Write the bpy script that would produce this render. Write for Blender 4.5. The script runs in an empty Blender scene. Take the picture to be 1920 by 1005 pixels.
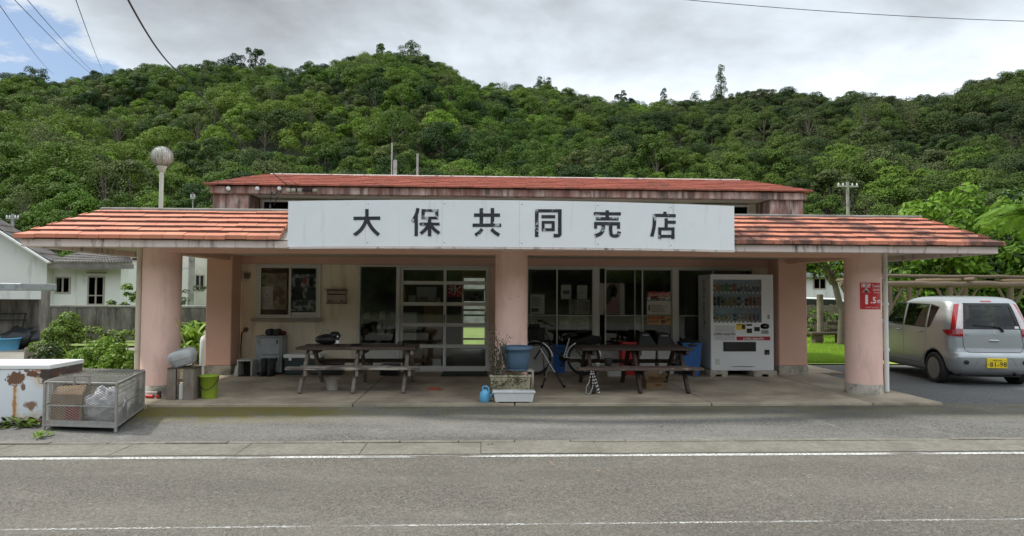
import bpy, bmesh, math, random
import numpy as np
from mathutils import Vector, Matrix, Euler

SC = bpy.context.scene
COL = SC.collection
R = math.radians
PI = math.pi

# ------------------------------------------------------------------ camera
F_PX, ZC = 1250.0, 1.6
YAW, PIT, ROLL = R(2.55), math.atan(45.5 / F_PX), R(-.29)
_cy, _sy, _cp, _sp = math.cos(YAW), math.sin(YAW), math.cos(PIT), math.sin(PIT)
FW = Vector((_sy * _cp, _cy * _cp, _sp))
_rt0 = Vector((_cy, -_sy, 0)); _up0 = _rt0.cross(FW)
RT = _rt0 * math.cos(ROLL) - _up0 * math.sin(ROLL)
UP = _up0 * math.cos(ROLL) + _rt0 * math.sin(ROLL)
CAMLOC = Vector((0, 0, ZC))
cd = bpy.data.cameras.new('camera'); cam = bpy.data.objects.new('camera', cd); COL.objects.link(cam)
cd.sensor_width = 36; cd.lens = F_PX / 1920 * 36; cd.clip_start = .05; cd.clip_end = 3000
M3 = Matrix((RT, UP, -FW)).transposed()
cam.matrix_world = Matrix.Translation(CAMLOC) @ M3.to_4x4()
SC.camera = cam

def ray(px, py): return FW + RT * ((px - 960) / F_PX) - UP * ((py - 502.5) / F_PX)
def P(px, py, Y):
    """point of the photo measured at facade depth Y (metres from the camera)"""
    d = ray(px, py); return CAMLOC + d * (Y / d.y)
def G(px, py, z=0.0):
    """point of the photo measured on the ground height z"""
    d = ray(px, py); return CAMLOC + d * ((z - ZC) / d.z)

# ------------------------------------------------------------------ exposure, sun, sky
SC.view_settings.view_transform = 'Standard'
SC.view_settings.look = 'None'
SC.view_settings.exposure = 0.35
SC.view_settings.gamma = 1
SC.cycles.max_bounces = 8
SC.cycles.transparent_max_bounces = 16
SUN_DIR = Vector((-.72, .20, .98)).normalized()         # towards the sun: left, behind the hill side, high
sl = bpy.data.lights.new('sun', 'SUN'); sl.energy = 3.0; sl.angle = R(5); sl.color = (1, .95, .86)
so = bpy.data.objects.new('sun', sl); COL.objects.link(so)
so.rotation_euler = SUN_DIR.to_track_quat('Z', 'Y').to_euler(); so.location = (0, 0, 60)

def nd(nt, t, **kw):
    n = nt.nodes.new(t)
    for k, v in kw.items():
        if k.startswith('i_'):
            key = k[2:]; key = int(key) if key.isdigit() else key.replace('_', ' ')
            n.inputs[key].default_value = v
        else: setattr(n, k, v)
    return n
def lk(nt, a, b): nt.links.new(a, b)
def ramp(nt, fac, stops, interp='LINEAR'):
    n = nt.nodes.new('ShaderNodeValToRGB'); n.color_ramp.interpolation = interp
    el = n.color_ramp.elements
    while len(el) < len(stops): el.new(.5)
    for e, (p, c) in zip(el, stops):
        e.position = p; e.color = (c, c, c, 1) if isinstance(c, (int, float)) else (*c, 1)
    if fac is not None: lk(nt, fac, n.inputs[0])
    return n.outputs[0]
def mixc(nt, f, a, b, blend='MIX'):
    n = nt.nodes.new('ShaderNodeMix'); n.data_type = 'RGBA'; n.blend_type = blend
    for s, v in ((n.inputs[0], f), (n.inputs[6], a), (n.inputs[7], b)):
        if hasattr(v, 'is_output'): lk(nt, v, s)
        elif isinstance(v, (int, float)): s.default_value = v
        else: s.default_value = (*v, 1) if len(v) == 3 else v
    return n.outputs[2]
def mth(nt, op, a, b=None, c=None):
    n = nt.nodes.new('ShaderNodeMath'); n.operation = op
    for i, v in enumerate((a, b, c)):
        if v is None: continue
        if hasattr(v, 'is_output'): lk(nt, v, n.inputs[i])
        else: n.inputs[i].default_value = v
    return n.outputs[0]

w = bpy.data.worlds.new('World'); SC.world = w; w.use_nodes = True
nt = w.node_tree; nt.nodes.clear()
out = nt.nodes.new('ShaderNodeOutputWorld')
sky = nd(nt, 'ShaderNodeTexSky', sky_type='NISHITA', sun_disc=False)
sky.sun_elevation = math.asin(SUN_DIR.z); sky.sun_rotation = math.atan2(SUN_DIR.x, SUN_DIR.y)
bsky = nt.nodes.new('ShaderNodeBackground'); bsky.inputs[1].default_value = .10
lk(nt, sky.outputs[0], bsky.inputs[0])
tc = nt.nodes.new('ShaderNodeTexCoord')
sep = nt.nodes.new('ShaderNodeSeparateXYZ'); lk(nt, tc.outputs['Generated'], sep.inputs[0])
X, Yy, Z = sep.outputs
zz = mth(nt, 'ADD', mth(nt, 'MAXIMUM', Z, 0.0), .22)          # flatten the cloud deck towards the horizon
cmb = nt.nodes.new('ShaderNodeCombineXYZ')
lk(nt, mth(nt, 'DIVIDE', X, zz), cmb.inputs[0]); lk(nt, mth(nt, 'DIVIDE', Yy, zz), cmb.inputs[1])
cmb.inputs[2].default_value = 3.7
n1 = nd(nt, 'ShaderNodeTexNoise', i_Scale=1.15, i_Detail=9.0, i_Roughness=.56, i_Distortion=.35); lk(nt, cmb.outputs[0], n1.inputs['Vector'])
n2 = nd(nt, 'ShaderNodeTexNoise', i_Scale=.85, i_Detail=6.0, i_Roughness=.5, i_Distortion=.2); lk(nt, cmb.outputs[0], n2.inputs['Vector'])
# the deck is closed to the right and broken on the left near the ridge
side = nd(nt, 'ShaderNodeMapRange', interpolation_type='SMOOTHSTEP'); lk(nt, X, side.inputs[0])
for i, v in ((1, -.56), (2, -.10), (3, -.09), (4, .22)): side.inputs[i].default_value = v
high = nd(nt, 'ShaderNodeMapRange', interpolation_type='SMOOTHSTEP'); lk(nt, Z, high.inputs[0])
for i, v in ((1, .30), (2, .42), (3, 0), (4, .25)): high.inputs[i].default_value = v
n3 = nd(nt, 'ShaderNodeTexNoise', i_Scale=4.2, i_Detail=8.0, i_Roughness=.6, i_Distortion=.2); lk(nt, cmb.outputs[0], n3.inputs['Vector'])
cov = mth(nt, 'ADD', mth(nt, 'ADD', mth(nt, 'MULTIPLY_ADD', mth(nt, 'SUBTRACT', n3.outputs[0], .5), .75, n1.outputs[0]), side.outputs[0]), high.outputs[0])
mask = ramp(nt, cov, [(.40, 0.0), (.50, 1.0)], 'EASE')
dens = ramp(nt, mth(nt, 'ADD', mth(nt, 'MULTIPLY_ADD', mth(nt, 'SUBTRACT', n3.outputs[0], .5), .14, n2.outputs[0]), mth(nt, 'MULTIPLY', mth(nt, 'SUBTRACT', n1.outputs[0], .5), .6)),
            [(.30, (.80, .83, .86)), (.41, (.57, .615, .665)), (.52, (.43, .475, .52)), (.62, (.32, .35, .38)), (.78, (.19, .20, .215))])
back = nd(nt, 'ShaderNodeMapRange', interpolation_type='SMOOTHSTEP'); lk(nt, Yy, back.inputs[0])   # clouds made brighter behind the camera to light the shop front
for i, v in ((1, .35), (2, -.5), (3, 1.46), (4, 2.4)): back.inputs[i].default_value = v
bcl = nt.nodes.new('ShaderNodeBackground'); lk(nt, dens, bcl.inputs[0]); lk(nt, back.outputs[0], bcl.inputs[1])
mx = nt.nodes.new('ShaderNodeMixShader'); lk(nt, mask, mx.inputs[0]); lk(nt, bsky.outputs[0], mx.inputs[1]); lk(nt, bcl.outputs[0], mx.inputs[2])
lk(nt, mx.outputs[0], out.inputs[0])

# ------------------------------------------------------------------ mesh builder
class MB:
    def __init__(s): s.v = []; s.f = []; s.m = []; s.s = []
    def face(s, pts, mi=0, sm=False):
        b = len(s.v); s.v += [tuple(p) for p in pts]; s.f.append(tuple(range(b, b + len(pts)))); s.m.append(mi); s.s.append(sm)
    def raw(s, verts, faces, mi=0, sm=False):
        b = len(s.v); s.v += [tuple(p) for p in verts]
        for f in faces: s.f.append(tuple(b + i for i in f)); s.m.append(mi); s.s.append(sm)
    def box(s, x0, x1, y0, y1, z0, z1, mi=0):
        s.raw([(x0,y0,z0),(x1,y0,z0),(x1,y1,z0),(x0,y1,z0),(x0,y0,z1),(x1,y0,z1),(x1,y1,z1),(x0,y1,z1)],
              [(0,3,2,1),(4,5,6,7),(0,1,5,4),(1,2,6,5),(2,3,7,6),(3,0,4,7)], mi)
    def obox(s, c, sz, rot=(0,0,0), mi=0):
        m = rot if isinstance(rot, Matrix) else Euler(rot).to_matrix(); c = Vector(c); a, b, d = (q / 2 for q in sz)
        vs = [c + m @ Vector((x, y, z)) for z in (-d, d) for x, y in ((-a,-b),(a,-b),(a,b),(-a,b))]
        s.raw(vs, [(0,3,2,1),(4,5,6,7),(0,1,5,4),(1,2,6,5),(2,3,7,6),(3,0,4,7)], mi)
    def bar(s, a, b, w, h, mi=0, up=(0,0,1)):
        a, b = Vector(a), Vector(b); d = (b - a); L = d.length; d.normalize(); u = Vector(up)
        x = d.cross(u)
        if x.length < 1e-4: x = d.cross(Vector((0,1,0)))
        x.normalize(); z = x.cross(d)
        s.obox((a + b) / 2, (w, L, h), Matrix((x, d, z)).transposed(), mi)
    def tube(s, pts, r, n=8, mi=0, caps=True, sm=True):
        pts = [Vector(p) for p in pts]; k = len(pts); rs = r if isinstance(r, (list, tuple)) else [r] * k
        vs = []; t0 = (pts[1] - pts[0]).normalized()
        a = t0.orthogonal().normalized()
        for i, p in enumerate(pts):
            t = (pts[min(i+1, k-1)] - pts[max(i-1, 0)])
            t = t.normalized() if t.length > 1e-9 else t0
            a = (a - t * a.dot(t)); a = a.normalized() if a.length > 1e-6 else t.orthogonal().normalized()
            b = t.cross(a)
            for j in range(n):
                th = 2 * PI * j / n; vs.append(p + (a * math.cos(th) + b * math.sin(th)) * rs[i])
        fs = [(i*n+j, i*n+(j+1)%n, (i+1)*n+(j+1)%n, (i+1)*n+j) for i in range(k-1) for j in range(n)]
        s.raw(vs, fs, mi, sm)
        if caps:
            s.face(vs[:n][::-1], mi); s.face(vs[-n:], mi)
    def lathe(s, c, prof, n=24, mi=0, sm=True, sx=1, sy=1, ax=None):
        c = Vector(c); m = ax if ax is not None else Matrix.Identity(3); vs = []
        for r, z in prof:
            for j in range(n):
                th = 2 * PI * j / n; vs.append(c + m @ Vector((r * sx * math.cos(th), r * sy * math.sin(th), z)))
        k = len(prof)
        fs = [(i*n+j, i*n+(j+1)%n, (i+1)*n+(j+1)%n, (i+1)*n+j) for i in range(k-1) for j in range(n)]
        s.raw(vs, fs, mi, sm)
        if prof[0][0] > 1e-4: s.face(vs[:n][::-1], mi)
        if prof[-1][0] > 1e-4: s.face(vs[-n:], mi)
    def prism(s, poly, fn, t0, t1, mi=0):
        """poly of 2-D points, fn(u, v, t) -> 3-D"""
        n = len(poly); A = [fn(u, v, t0) for u, v in poly]; B = [fn(u, v, t1) for u, v in poly]
        s.raw(A + B, [tuple(range(n))[::-1], tuple(range(n, 2*n))] + [(i, (i+1)%n, n+(i+1)%n, n+i) for i in range(n)], mi)
    def grid(s, fn, nu, nv, mi=0, sm=True):
        vs = [fn(i / nu, j / nv) for j in range(nv + 1) for i in range(nu + 1)]
        s.raw(vs, [(j*(nu+1)+i, j*(nu+1)+i+1, (j+1)*(nu+1)+i+1, (j+1)*(nu+1)+i) for j in range(nv) for i in range(nu)], mi, sm)
    def ball(s, c, r, mi=0, nu=16, nv=10, fn=None):
        c = Vector(c); r = (r, r, r) if isinstance(r, (int, float)) else r
        def q(u, v):
            t = 2 * PI * u; p = PI * (v - .5); d = Vector((math.cos(p) * math.cos(t), math.cos(p) * math.sin(t), math.sin(p)))
            k = fn(d) if fn else 1
            return c + Vector((d.x * r[0], d.y * r[1], d.z * r[2])) * k
        s.grid(q, nu, nv, mi)
    def text(s, txt, fn, size, mi=0, align='CENTER', sx=1.0, bold=0.0):
        """flat lettering; fn(u, v) -> 3-D"""
        cu = bpy.data.curves.new('t', 'FONT'); cu.body = txt; cu.size = size; cu.align_x = align; cu.align_y = 'CENTER'
        cu.resolution_u = 2; cu.offset = bold
        ob = bpy.data.objects.new('t', cu); COL.objects.link(ob)
        me = bpy.data.meshes.new_from_object(ob.evaluated_get(bpy.context.evaluated_depsgraph_get()))
        s.raw([fn(v.co.x * sx, v.co.y) for v in me.vertices], [tuple(p.vertices) for p in me.polygons], mi)
        bpy.data.objects.remove(ob); bpy.data.curves.remove(cu); bpy.data.meshes.remove(me)
    def build(s, name, mats, parent=None, bevel=0, seg=1, weld=False):
        me = bpy.data.meshes.new(name)
        off = Vector((0, 0, 0))
        if parent is not None:
            p = parent
            while p is not None: off += p.location; p = p.parent
        else:
            a = np.array(s.v); off = Vector(((a[:,0].min()+a[:,0].max())/2, (a[:,1].min()+a[:,1].max())/2, a[:,2].min()))
        me.from_pydata([(x-off.x, y-off.y, z-off.z) for x, y, z in s.v], [], s.f)
        for m in (mats if isinstance(mats, (list, tuple)) else [mats]): me.materials.append(m)
        me.polygons.foreach_set('material_index', s.m); me.polygons.foreach_set('use_smooth', s.s)
        o = bpy.data.objects.new(name, me); COL.objects.link(o)
        if parent is not None: o.parent = parent
        else: o.location = off
        if weld:
            bm = bmesh.new(); bm.from_mesh(me); bmesh.ops.remove_doubles(bm, verts=bm.verts, dist=1e-4)
            bmesh.ops.recalc_face_normals(bm, faces=bm.faces); bm.to_mesh(me); bm.free()
        if bevel:
            b = o.modifiers.new('bevel', 'BEVEL'); b.width = bevel; b.segments = seg; b.limit_method = 'ANGLE'; b.angle_limit = R(50)
        return o

def tag(o, label, cat, group=None, kind=None):
    if label: o['label'] = label
    if cat: o['category'] = cat
    if group: o['group'] = group
    if kind: o['kind'] = kind
    return o
def thing(name, label, cat, loc=(0,0,0), rz=0, group=None):
    o = bpy.data.objects.new(name, None); COL.objects.link(o); o.empty_display_size = .1
    o.location = loc; o.rotation_euler = (0, 0, rz)
    return tag(o, label, cat, group)
def struct(o): o['kind'] = 'structure'; return o
def kids(o): return [c for c in bpy.data.objects if c.parent == o]
def copy_thing(o, loc, rz=None, label=None, parent=None):
    c = o.copy(); COL.objects.link(c)
    if parent is not None: c.parent = parent
    else:
        c.location = loc
        if rz is not None: c.rotation_euler = (0, 0, rz)
        if label: c['label'] = label
    for k in kids(o): copy_thing(k, None, parent=c)
    return c

# ------------------------------------------------------------------ materials
def pm(name, col, rough=.7, var=.12, vs=4., dirt=None, da=.6, ds=2., dstr=(1,1,1), dth=(.5,.65), bump=0., bs=40., metal=0., spec=.5,
       dirt2=None, d2a=.5, d2s=6., d2th=(.6,.7), d2str=(1,1,1), rnd=0., coat=0.):
    m = bpy.data.materials.new(name); m.use_nodes = True; nt = m.node_tree; bs_ = nt.nodes['Principled BSDF']
    geo = nt.nodes.new('ShaderNodeNewGeometry'); pos = geo.outputs['Position']
    n = nd(nt, 'ShaderNodeTexNoise', i_Scale=vs, i_Detail=5., i_Roughness=.6); lk(nt, pos, n.inputs['Vector'])
    c = mixc(nt, ramp(nt, n.outputs[0], [(.3, 0.), (.7, 1.)]), tuple(x * (1 - var) for x in col), tuple(min(1, x * (1 + var)) for x in col))
    def layer(c, dcol, a, sc, st, th):
        mp = nt.nodes.new('ShaderNodeMapping'); mp.inputs['Scale'].default_value = st; lk(nt, pos, mp.inputs[0])
        k = nd(nt, 'ShaderNodeTexNoise', i_Scale=sc, i_Detail=7., i_Roughness=.65); lk(nt, mp.outputs[0], k.inputs['Vector'])
        f = ramp(nt, k.outputs[0], [(th[0], 0.), (th[1], a)])
        return mixc(nt, f, c, dcol)
    if dirt: c = layer(c, dirt, da, ds, dstr, dth)
    if dirt2: c = layer(c, dirt2, d2a, d2s, d2str, d2th)
    if rnd:
        v = mth(nt, 'MULTIPLY_ADD', geo.outputs['Random Per Island'], 2 * rnd, 1 - rnd)
        hs = nt.nodes.new('ShaderNodeHueSaturation'); lk(nt, v, hs.inputs['Value']); lk(nt, c, hs.inputs['Color']); c = hs.outputs[0]
    lk(nt, c, bs_.inputs['Base Color']); bs_.inputs['Roughness'].default_value = rough; bs_.inputs['Metallic'].default_value = metal
    bs_.inputs['Specular IOR Level'].default_value = spec; bs_.inputs['Coat Weight'].default_value = coat; bs_.inputs['Coat Roughness'].default_value = .05
    if bump:
        bn = nd(nt, 'ShaderNodeTexNoise', i_Scale=bs, i_Detail=4., i_Roughness=.6); lk(nt, pos, bn.inputs['Vector'])
        b = nt.nodes.new('ShaderNodeBump'); b.inputs['Strength'].default_value = bump; b.inputs['Distance'].default_value = .02
        lk(nt, bn.outputs[0], b.inputs['Height']); lk(nt, b.outputs[0], bs_.inputs['Normal'])
    return m
def glass(name, tint=(.8,.85,.85), refl=1.0, rough=.0):
    m = bpy.data.materials.new(name); m.use_nodes = True; nt = m.node_tree; nt.nodes.clear()
    o = nt.nodes.new('ShaderNodeOutputMaterial'); t = nt.nodes.new('ShaderNodeBsdfTransparent'); t.inputs[0].default_value = (*tint, 1)
    g = nt.nodes.new('ShaderNodeBsdfGlossy'); g.inputs['Roughness'].default_value = rough; g.inputs[0].default_value = (refl, refl, refl, 1)
    f = nt.nodes.new('ShaderNodeFresnel'); f.inputs[0].default_value = 1.5
    mx = nt.nodes.new('ShaderNodeMixShader'); lk(nt, f.outputs[0], mx.inputs[0]); lk(nt, t.outputs[0], mx.inputs[1]); lk(nt, g.outputs[0], mx.inputs[2])
    lk(nt, mx.outputs[0], o.inputs[0]); return m
def leafmat(name, a, b, c=None, rough=.5, trans=.25, wsc=.05, spec=.35, olive=None):
    """leaf colour: a-b by leaf and by plant, c in wider patches"""
    m = bpy.data.materials.new(name); m.use_nodes = True; nt = m.node_tree; p = nt.nodes['Principled BSDF']
    geo = nt.nodes.new('ShaderNodeNewGeometry'); oi = nt.nodes.new('ShaderNodeObjectInfo')
    f = mth(nt, 'ADD', mth(nt, 'MULTIPLY', geo.outputs['Random Per Island'], .45), mth(nt, 'MULTIPLY', oi.outputs['Random'], .55))
    col = mixc(nt, f, a, b)
    if c:
        n = nd(nt, 'ShaderNodeTexNoise', i_Scale=wsc, i_Detail=3.); lk(nt, geo.outputs['Position'], n.inputs['Vector'])
        col = mixc(nt, ramp(nt, n.outputs[0], [(.42, 0.), (.62, .8)]), col, c)
    if olive:                                                  # duller light of the right-hand slope put into the leaf colour
        sp = nt.nodes.new('ShaderNodeSeparateXYZ'); lk(nt, oi.outputs['Location'], sp.inputs[0])
        mr = nd(nt, 'ShaderNodeMapRange', interpolation_type='SMOOTHSTEP'); lk(nt, sp.outputs[0], mr.inputs[0])
        for i, q in ((1, -10), (2, 75), (3, 0), (4, .72)): mr.inputs[i].default_value = q
        col = mixc(nt, mr.outputs[0], col, olive)
    lk(nt, col, p.inputs['Base Color']); p.inputs['Roughness'].default_value = rough; p.inputs['Specular IOR Level'].default_value = spec
    t = nt.nodes.new('ShaderNodeBsdfTranslucent'); lk(nt, col, t.inputs[0])
    mx = nt.nodes.new('ShaderNodeMixShader'); mx.inputs[0].default_value = trans
    lk(nt, p.outputs[0], mx.inputs[1]); lk(nt, t.outputs[0], mx.inputs[2])
    lk(nt, mx.outputs[0], nt.nodes['Material Output'].inputs[0]); return m

M = {}
BLK = (.035,.03,.025)
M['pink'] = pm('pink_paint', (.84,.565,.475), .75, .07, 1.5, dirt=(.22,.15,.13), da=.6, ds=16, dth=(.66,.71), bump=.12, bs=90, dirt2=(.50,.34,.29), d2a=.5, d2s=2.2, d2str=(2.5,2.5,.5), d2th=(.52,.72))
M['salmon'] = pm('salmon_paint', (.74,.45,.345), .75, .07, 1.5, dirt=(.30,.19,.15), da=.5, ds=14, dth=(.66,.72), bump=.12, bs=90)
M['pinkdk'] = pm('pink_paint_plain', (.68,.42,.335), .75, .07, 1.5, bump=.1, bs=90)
M['cream'] = pm('cream_wall', (.82,.72,.57), .8, .06, 1.2, dirt=(.38,.31,.22), da=.4, ds=2, dstr=(3,3,.5), bump=.12, bs=80)
M['soffit'] = pm('soffit_paint', (.62,.55,.44), .8, .07, .8)
M['fascia'] = pm('fascia_paint', (.68,.58,.53), .8, .08, 3, dirt=BLK, da=.85, ds=3.0, dstr=(3,3,.55), dth=(.54,.68), dirt2=(.30,.24,.19), d2a=.5, d2s=1.6, d2str=(2,2,.6), bump=.15, bs=60)
M['fascia_up'] = pm('stained_fascia', (.56,.42,.38), .85, .1, 3, dirt=(.055,.04,.033), da=.82, ds=2.6, dstr=(3.4,3.4,.4), dth=(.45,.58), dirt2=(.26,.10,.08), d2a=.75, d2s=2.2, d2str=(2,2,.7), d2th=(.42,.6), bump=.2, bs=50)
M['tile'] = pm('terracotta_tile', (.55,.19,.11), .55, .16, 3, dirt=(.09,.045,.035), da=.75, ds=1.5, dstr=(1,1.3,1), dth=(.56,.70), rnd=.11, bump=.15, bs=60, dirt2=(.60,.27,.15), d2a=.5, d2s=2.5, d2th=(.45,.6))
M['tile_worn'] = pm('terracotta_tile_mossy', (.54,.20,.12), .6, .16, 3, dirt=(.05,.03,.025), da=.85, ds=1.7, dstr=(1.2,1.6,1), dth=(.47,.60), rnd=.12, bump=.15, bs=60)
M['tile_edge'] = pm('tile_edge_shade', (.13,.05,.035), .8, .3, 6)  # shade line of each tile course painted into the front faces, with grime
M['tile_up'] = pm('red_roof_tile', (.34,.088,.05), .6, .15, 3, dirt=(.10,.04,.03), da=.6, ds=1.3, dth=(.55,.7), rnd=.15)
M['cement'] = pm('grey_cement', (.30,.29,.26), .85, .15, 6, dirt=(.10,.09,.075), da=.7, ds=3, dth=(.45,.65), bump=.2, bs=60)
M['slab'] = pm('porch_concrete', (.40,.335,.245), .8, .14, 1.8, dirt=(.16,.13,.095), da=.7, ds=1.1, dth=(.42,.62), bump=.12, bs=70, dirt2=(.10,.10,.05), d2a=.5, d2s=3, d2th=(.62,.75))
M['plinth'] = pm('plinth_cement', (.44,.40,.33), .85, .15, 4, dirt=(.13,.11,.08), da=.7, ds=5, dth=(.48,.62))
M['white'] = pm('white_paint', (.74,.74,.72), .6, .04, 3)
M['sign'] = pm('sign_board_paint', (.78,.80,.80), .6, .03, 2, dirt=(.36,.35,.33), da=.5, ds=2.2, dstr=(4,4,.35), dth=(.58,.80), dirt2=(.5,.49,.46), d2a=.35, d2s=9, d2th=(.66,.74))
M['ink'] = pm('peeling_black_paint', (.018,.02,.024), .6, .3, 8, dirt=(.52,.53,.54), da=.9, ds=6.5, dth=(.575,.60), dirt2=(.035,.038,.042), d2a=.8, d2s=4, d2th=(.5,.6))
M['alu'] = pm('aluminium_frame', (.60,.59,.55), .45, .05, 4, metal=0.1)
M['alu_dk'] = pm('weathered_frame', (.32,.28,.24), .5, .1, 4)
M['glass'] = glass('window_glass', (.93,.95,.95), .9)
M['glass_dk'] = glass('tinted_glass', (.20,.24,.23), .9)
M['dark'] = pm('dark_interior', (.06,.055,.05), .9, .1)
M['room'] = pm('room_paint', (.36,.34,.30), .9, .15, 1)
M['black'] = pm('black_plastic', (.012,.012,.013), .45, .2, 5)
M['rubber'] = pm('black_rubber', (.018,.018,.018), .75, .2, 8)
M['chrome'] = pm('chrome', (.62,.62,.62), .22, .05, 5, metal=1)
M['bike'] = pm('bike_dark_metal', (.05,.05,.055), .35, .1, 5, metal=.6)
M['galv'] = pm('galvanised_steel', (.33,.32,.295), .55, .2, 7, dirt=(.20,.13,.08), da=.6, ds=8, dth=(.55,.7), metal=.3)
M['steelgrey'] = pm('grey_metal', (.30,.32,.33), .5, .12, 6, dirt=(.12,.12,.12), da=.5, ds=5)
M['wood'] = pm('dark_weathered_wood', (.085,.058,.042), .75, .3, 4, dirt=(.03,.02,.016), da=.6, ds=3, dstr=(.6,5,5), bump=.3, bs=40, dirt2=(.28,.24,.20), d2a=.5, d2s=7, d2th=(.60,.70), d2str=(.5,3,3))
M['woodw'] = pm('peeling_painted_wood', (.40,.36,.31), .75, .2, 5, dirt=(.07,.05,.04), da=.9, ds=5, dstr=(.6,3,3), dth=(.44,.56), bump=.3, bs=40)
M['wood2'] = pm('dark_brown_wood', (.040,.025,.02), .7, .3, 4, dirt=(.09,.06,.045), da=.6, ds=4, dstr=(.6,4,4), bump=.25, bs=40)
M['woodspk'] = pm('worn_brown_seat', (.10,.07,.055), .75, .3, 5, dirt=(.34,.29,.25), da=.8, ds=10, dstr=(.5,2,2), dth=(.56,.64), bump=.3, bs=40)
M['grey_wood'] = pm('grey_old_wood', (.21,.175,.14), .8, .25, 5, dirt=(.08,.06,.045), da=.7, ds=4, dstr=(4,4,.5), bump=.3, bs=50)
M['log'] = pm('peeled_log', (.15,.108,.07), .75, .2, 4, dirt=(.10,.07,.045), da=.7, ds=4, dstr=(1,1,1), dth=(.5,.65), bump=.3, bs=30)
M['carton'] = pm('brown_cardboard', (.34,.215,.115), .85, .08, 4, dirt=(.22,.14,.08), da=.4, ds=4)
M['paper'] = pm('white_paper', (.62,.61,.57), .8, .05, 6)
M['red'] = pm('red_plastic', (.52,.03,.025), .5, .1, 5)
M['blue'] = pm('blue_plastic', (.03,.13,.40), .45, .12, 5)
M['lblue'] = pm('sky_blue_plastic', (.13,.42,.66), .4, .08, 5)
M['yellow'] = pm('yellow_print', (.78,.56,.03), .5, .05, 5)
M['orange'] = pm('orange_print', (.72,.28,.05), .6, .06, 5)
# ------------------------------------------------------------------ the ground
def asphalt(name, col, patch=(.30,.29,.27), pa=.45, moss=False, fine=260):
    m = bpy.data.materials.new(name); m.use_nodes = True; nt = m.node_tree; p = nt.nodes['Principled BSDF']
    geo = nt.nodes.new('ShaderNodeNewGeometry'); pos = geo.outputs['Position']
    v = nd(nt, 'ShaderNodeTexVoronoi', i_Scale=fine * .35); lk(nt, pos, v.inputs['Vector'])
    n = nd(nt, 'ShaderNodeTexNoise', i_Scale=fine * .15, i_Detail=4., i_Roughness=.75); lk(nt, pos, n.inputs['Vector'])
    bw = nt.nodes.new('ShaderNodeRGBToBW'); lk(nt, v.outputs['Color'], bw.inputs[0])
    g = mth(nt, 'ADD', mth(nt, 'MULTIPLY', bw.outputs[0], .5), mth(nt, 'MULTIPLY', n.outputs[0], .5))
    c = mixc(nt, ramp(nt, g, [(.3, 0.), (.72, 1.)]), tuple(x * .45 for x in col), tuple(x * 1.65 for x in col))
    def lay(c, sc, st, th, dcol, a, rgh=.6):
        mp = nt.nodes.new('ShaderNodeMapping'); mp.inputs['Scale'].default_value = st; lk(nt, pos, mp.inputs[0])
        k = nd(nt, 'ShaderNodeTexNoise', i_Scale=sc, i_Detail=6., i_Roughness=rgh); lk(nt, mp.outputs[0], k.inputs['Vector'])
        return mixc(nt, ramp(nt, k.outputs[0], [(th[0], 0.), (th[1], a)]), c, dcol)
    c = lay(c, .8, (.35, 1, 1), (.42, .75), patch, pa)
    c = lay(c, .5, (.3, 1.3, 1), (.50, .72), tuple(x * .45 for x in col), .55)
    c = lay(c, 3.2, (.6, 1, 1), (.60, .75), tuple(min(1, x * 1.5) for x in patch), .4, .7)
    c = lay(c, 22, (1, 1, 1), (.48, .70), tuple(x * .55 for x in col), .5, .7)
    c = lay(c, 1.7, (.8, .5, 1), (.60, .74), tuple(min(1, x * 1.25) for x in patch), .45, .7)
    c = lay(c, 45, (1, 1, 1), (.66, .70), (.5, .48, .43), .7)
    if moss:
        kk = nd(nt, 'ShaderNodeTexNoise', i_Scale=1.1, i_Detail=6., i_Roughness=.65); mpk = nt.nodes.new('ShaderNodeMapping'); mpk.inputs['Scale'].default_value = (.45, 1.2, 1); lk(nt, pos, mpk.inputs[0]); lk(nt, mpk.outputs[0], kk.inputs['Vector'])
        spk = nt.nodes.new('ShaderNodeSeparateXYZ'); lk(nt, pos, spk.inputs[0]); mk = nd(nt, 'ShaderNodeMapRange', interpolation_type='SMOOTHSTEP'); lk(nt, spk.outputs[1], mk.inputs[0])
        for i, q in ((1, 7.9), (2, 9.0), (3, 0), (4, .9)): mk.inputs[i].default_value = q
        c = mixc(nt, mth(nt, 'MULTIPLY', mk.outputs[0], ramp(nt, kk.outputs[0], [(.40, .0), (.60, .85)])), c, (.045,.043,.038))   # dirt washed off the porch
        sp = nt.nodes.new('ShaderNodeSeparateXYZ'); lk(nt, pos, sp.inputs[0])
        mr = nd(nt, 'ShaderNodeMapRange', interpolation_type='SMOOTHSTEP'); lk(nt, sp.outputs[1], mr.inputs[0])
        for i, q in ((1, 7.9), (2, 8.95), (3, 0), (4, .8)): mr.inputs[i].default_value = q
        mr2 = nd(nt, 'ShaderNodeMapRange', interpolation_type='SMOOTHSTEP'); lk(nt, sp.outputs[0], mr2.inputs[0])
        for i, q in ((1, -1.2), (2, -2.4), (3, .25), (4, 1)): mr2.inputs[i].default_value = q
        k = nd(nt, 'ShaderNodeTexNoise', i_Scale=2.6, i_Detail=8., i_Roughness=.7); lk(nt, pos, k.inputs['Vector'])
        f = mth(nt, 'MULTIPLY', mth(nt, 'MULTIPLY', mr.outputs[0], mr2.outputs[0]), ramp(nt, k.outputs[0], [(.36, 0.), (.52, 1.6)]))
        c = mixc(nt, mth(nt, 'MINIMUM', f, .85), c, (.135, .115, .016))
    lk(nt, c, p.inputs['Base Color']); p.inputs['Roughness'].default_value = .88
    b = nt.nodes.new('ShaderNodeBump'); b.inputs['Strength'].default_value = .5; b.inputs['Distance'].default_value = .006
    lk(nt, g, b.inputs['Height']); lk(nt, b.outputs[0], p.inputs['Normal'])
    return m
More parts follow.
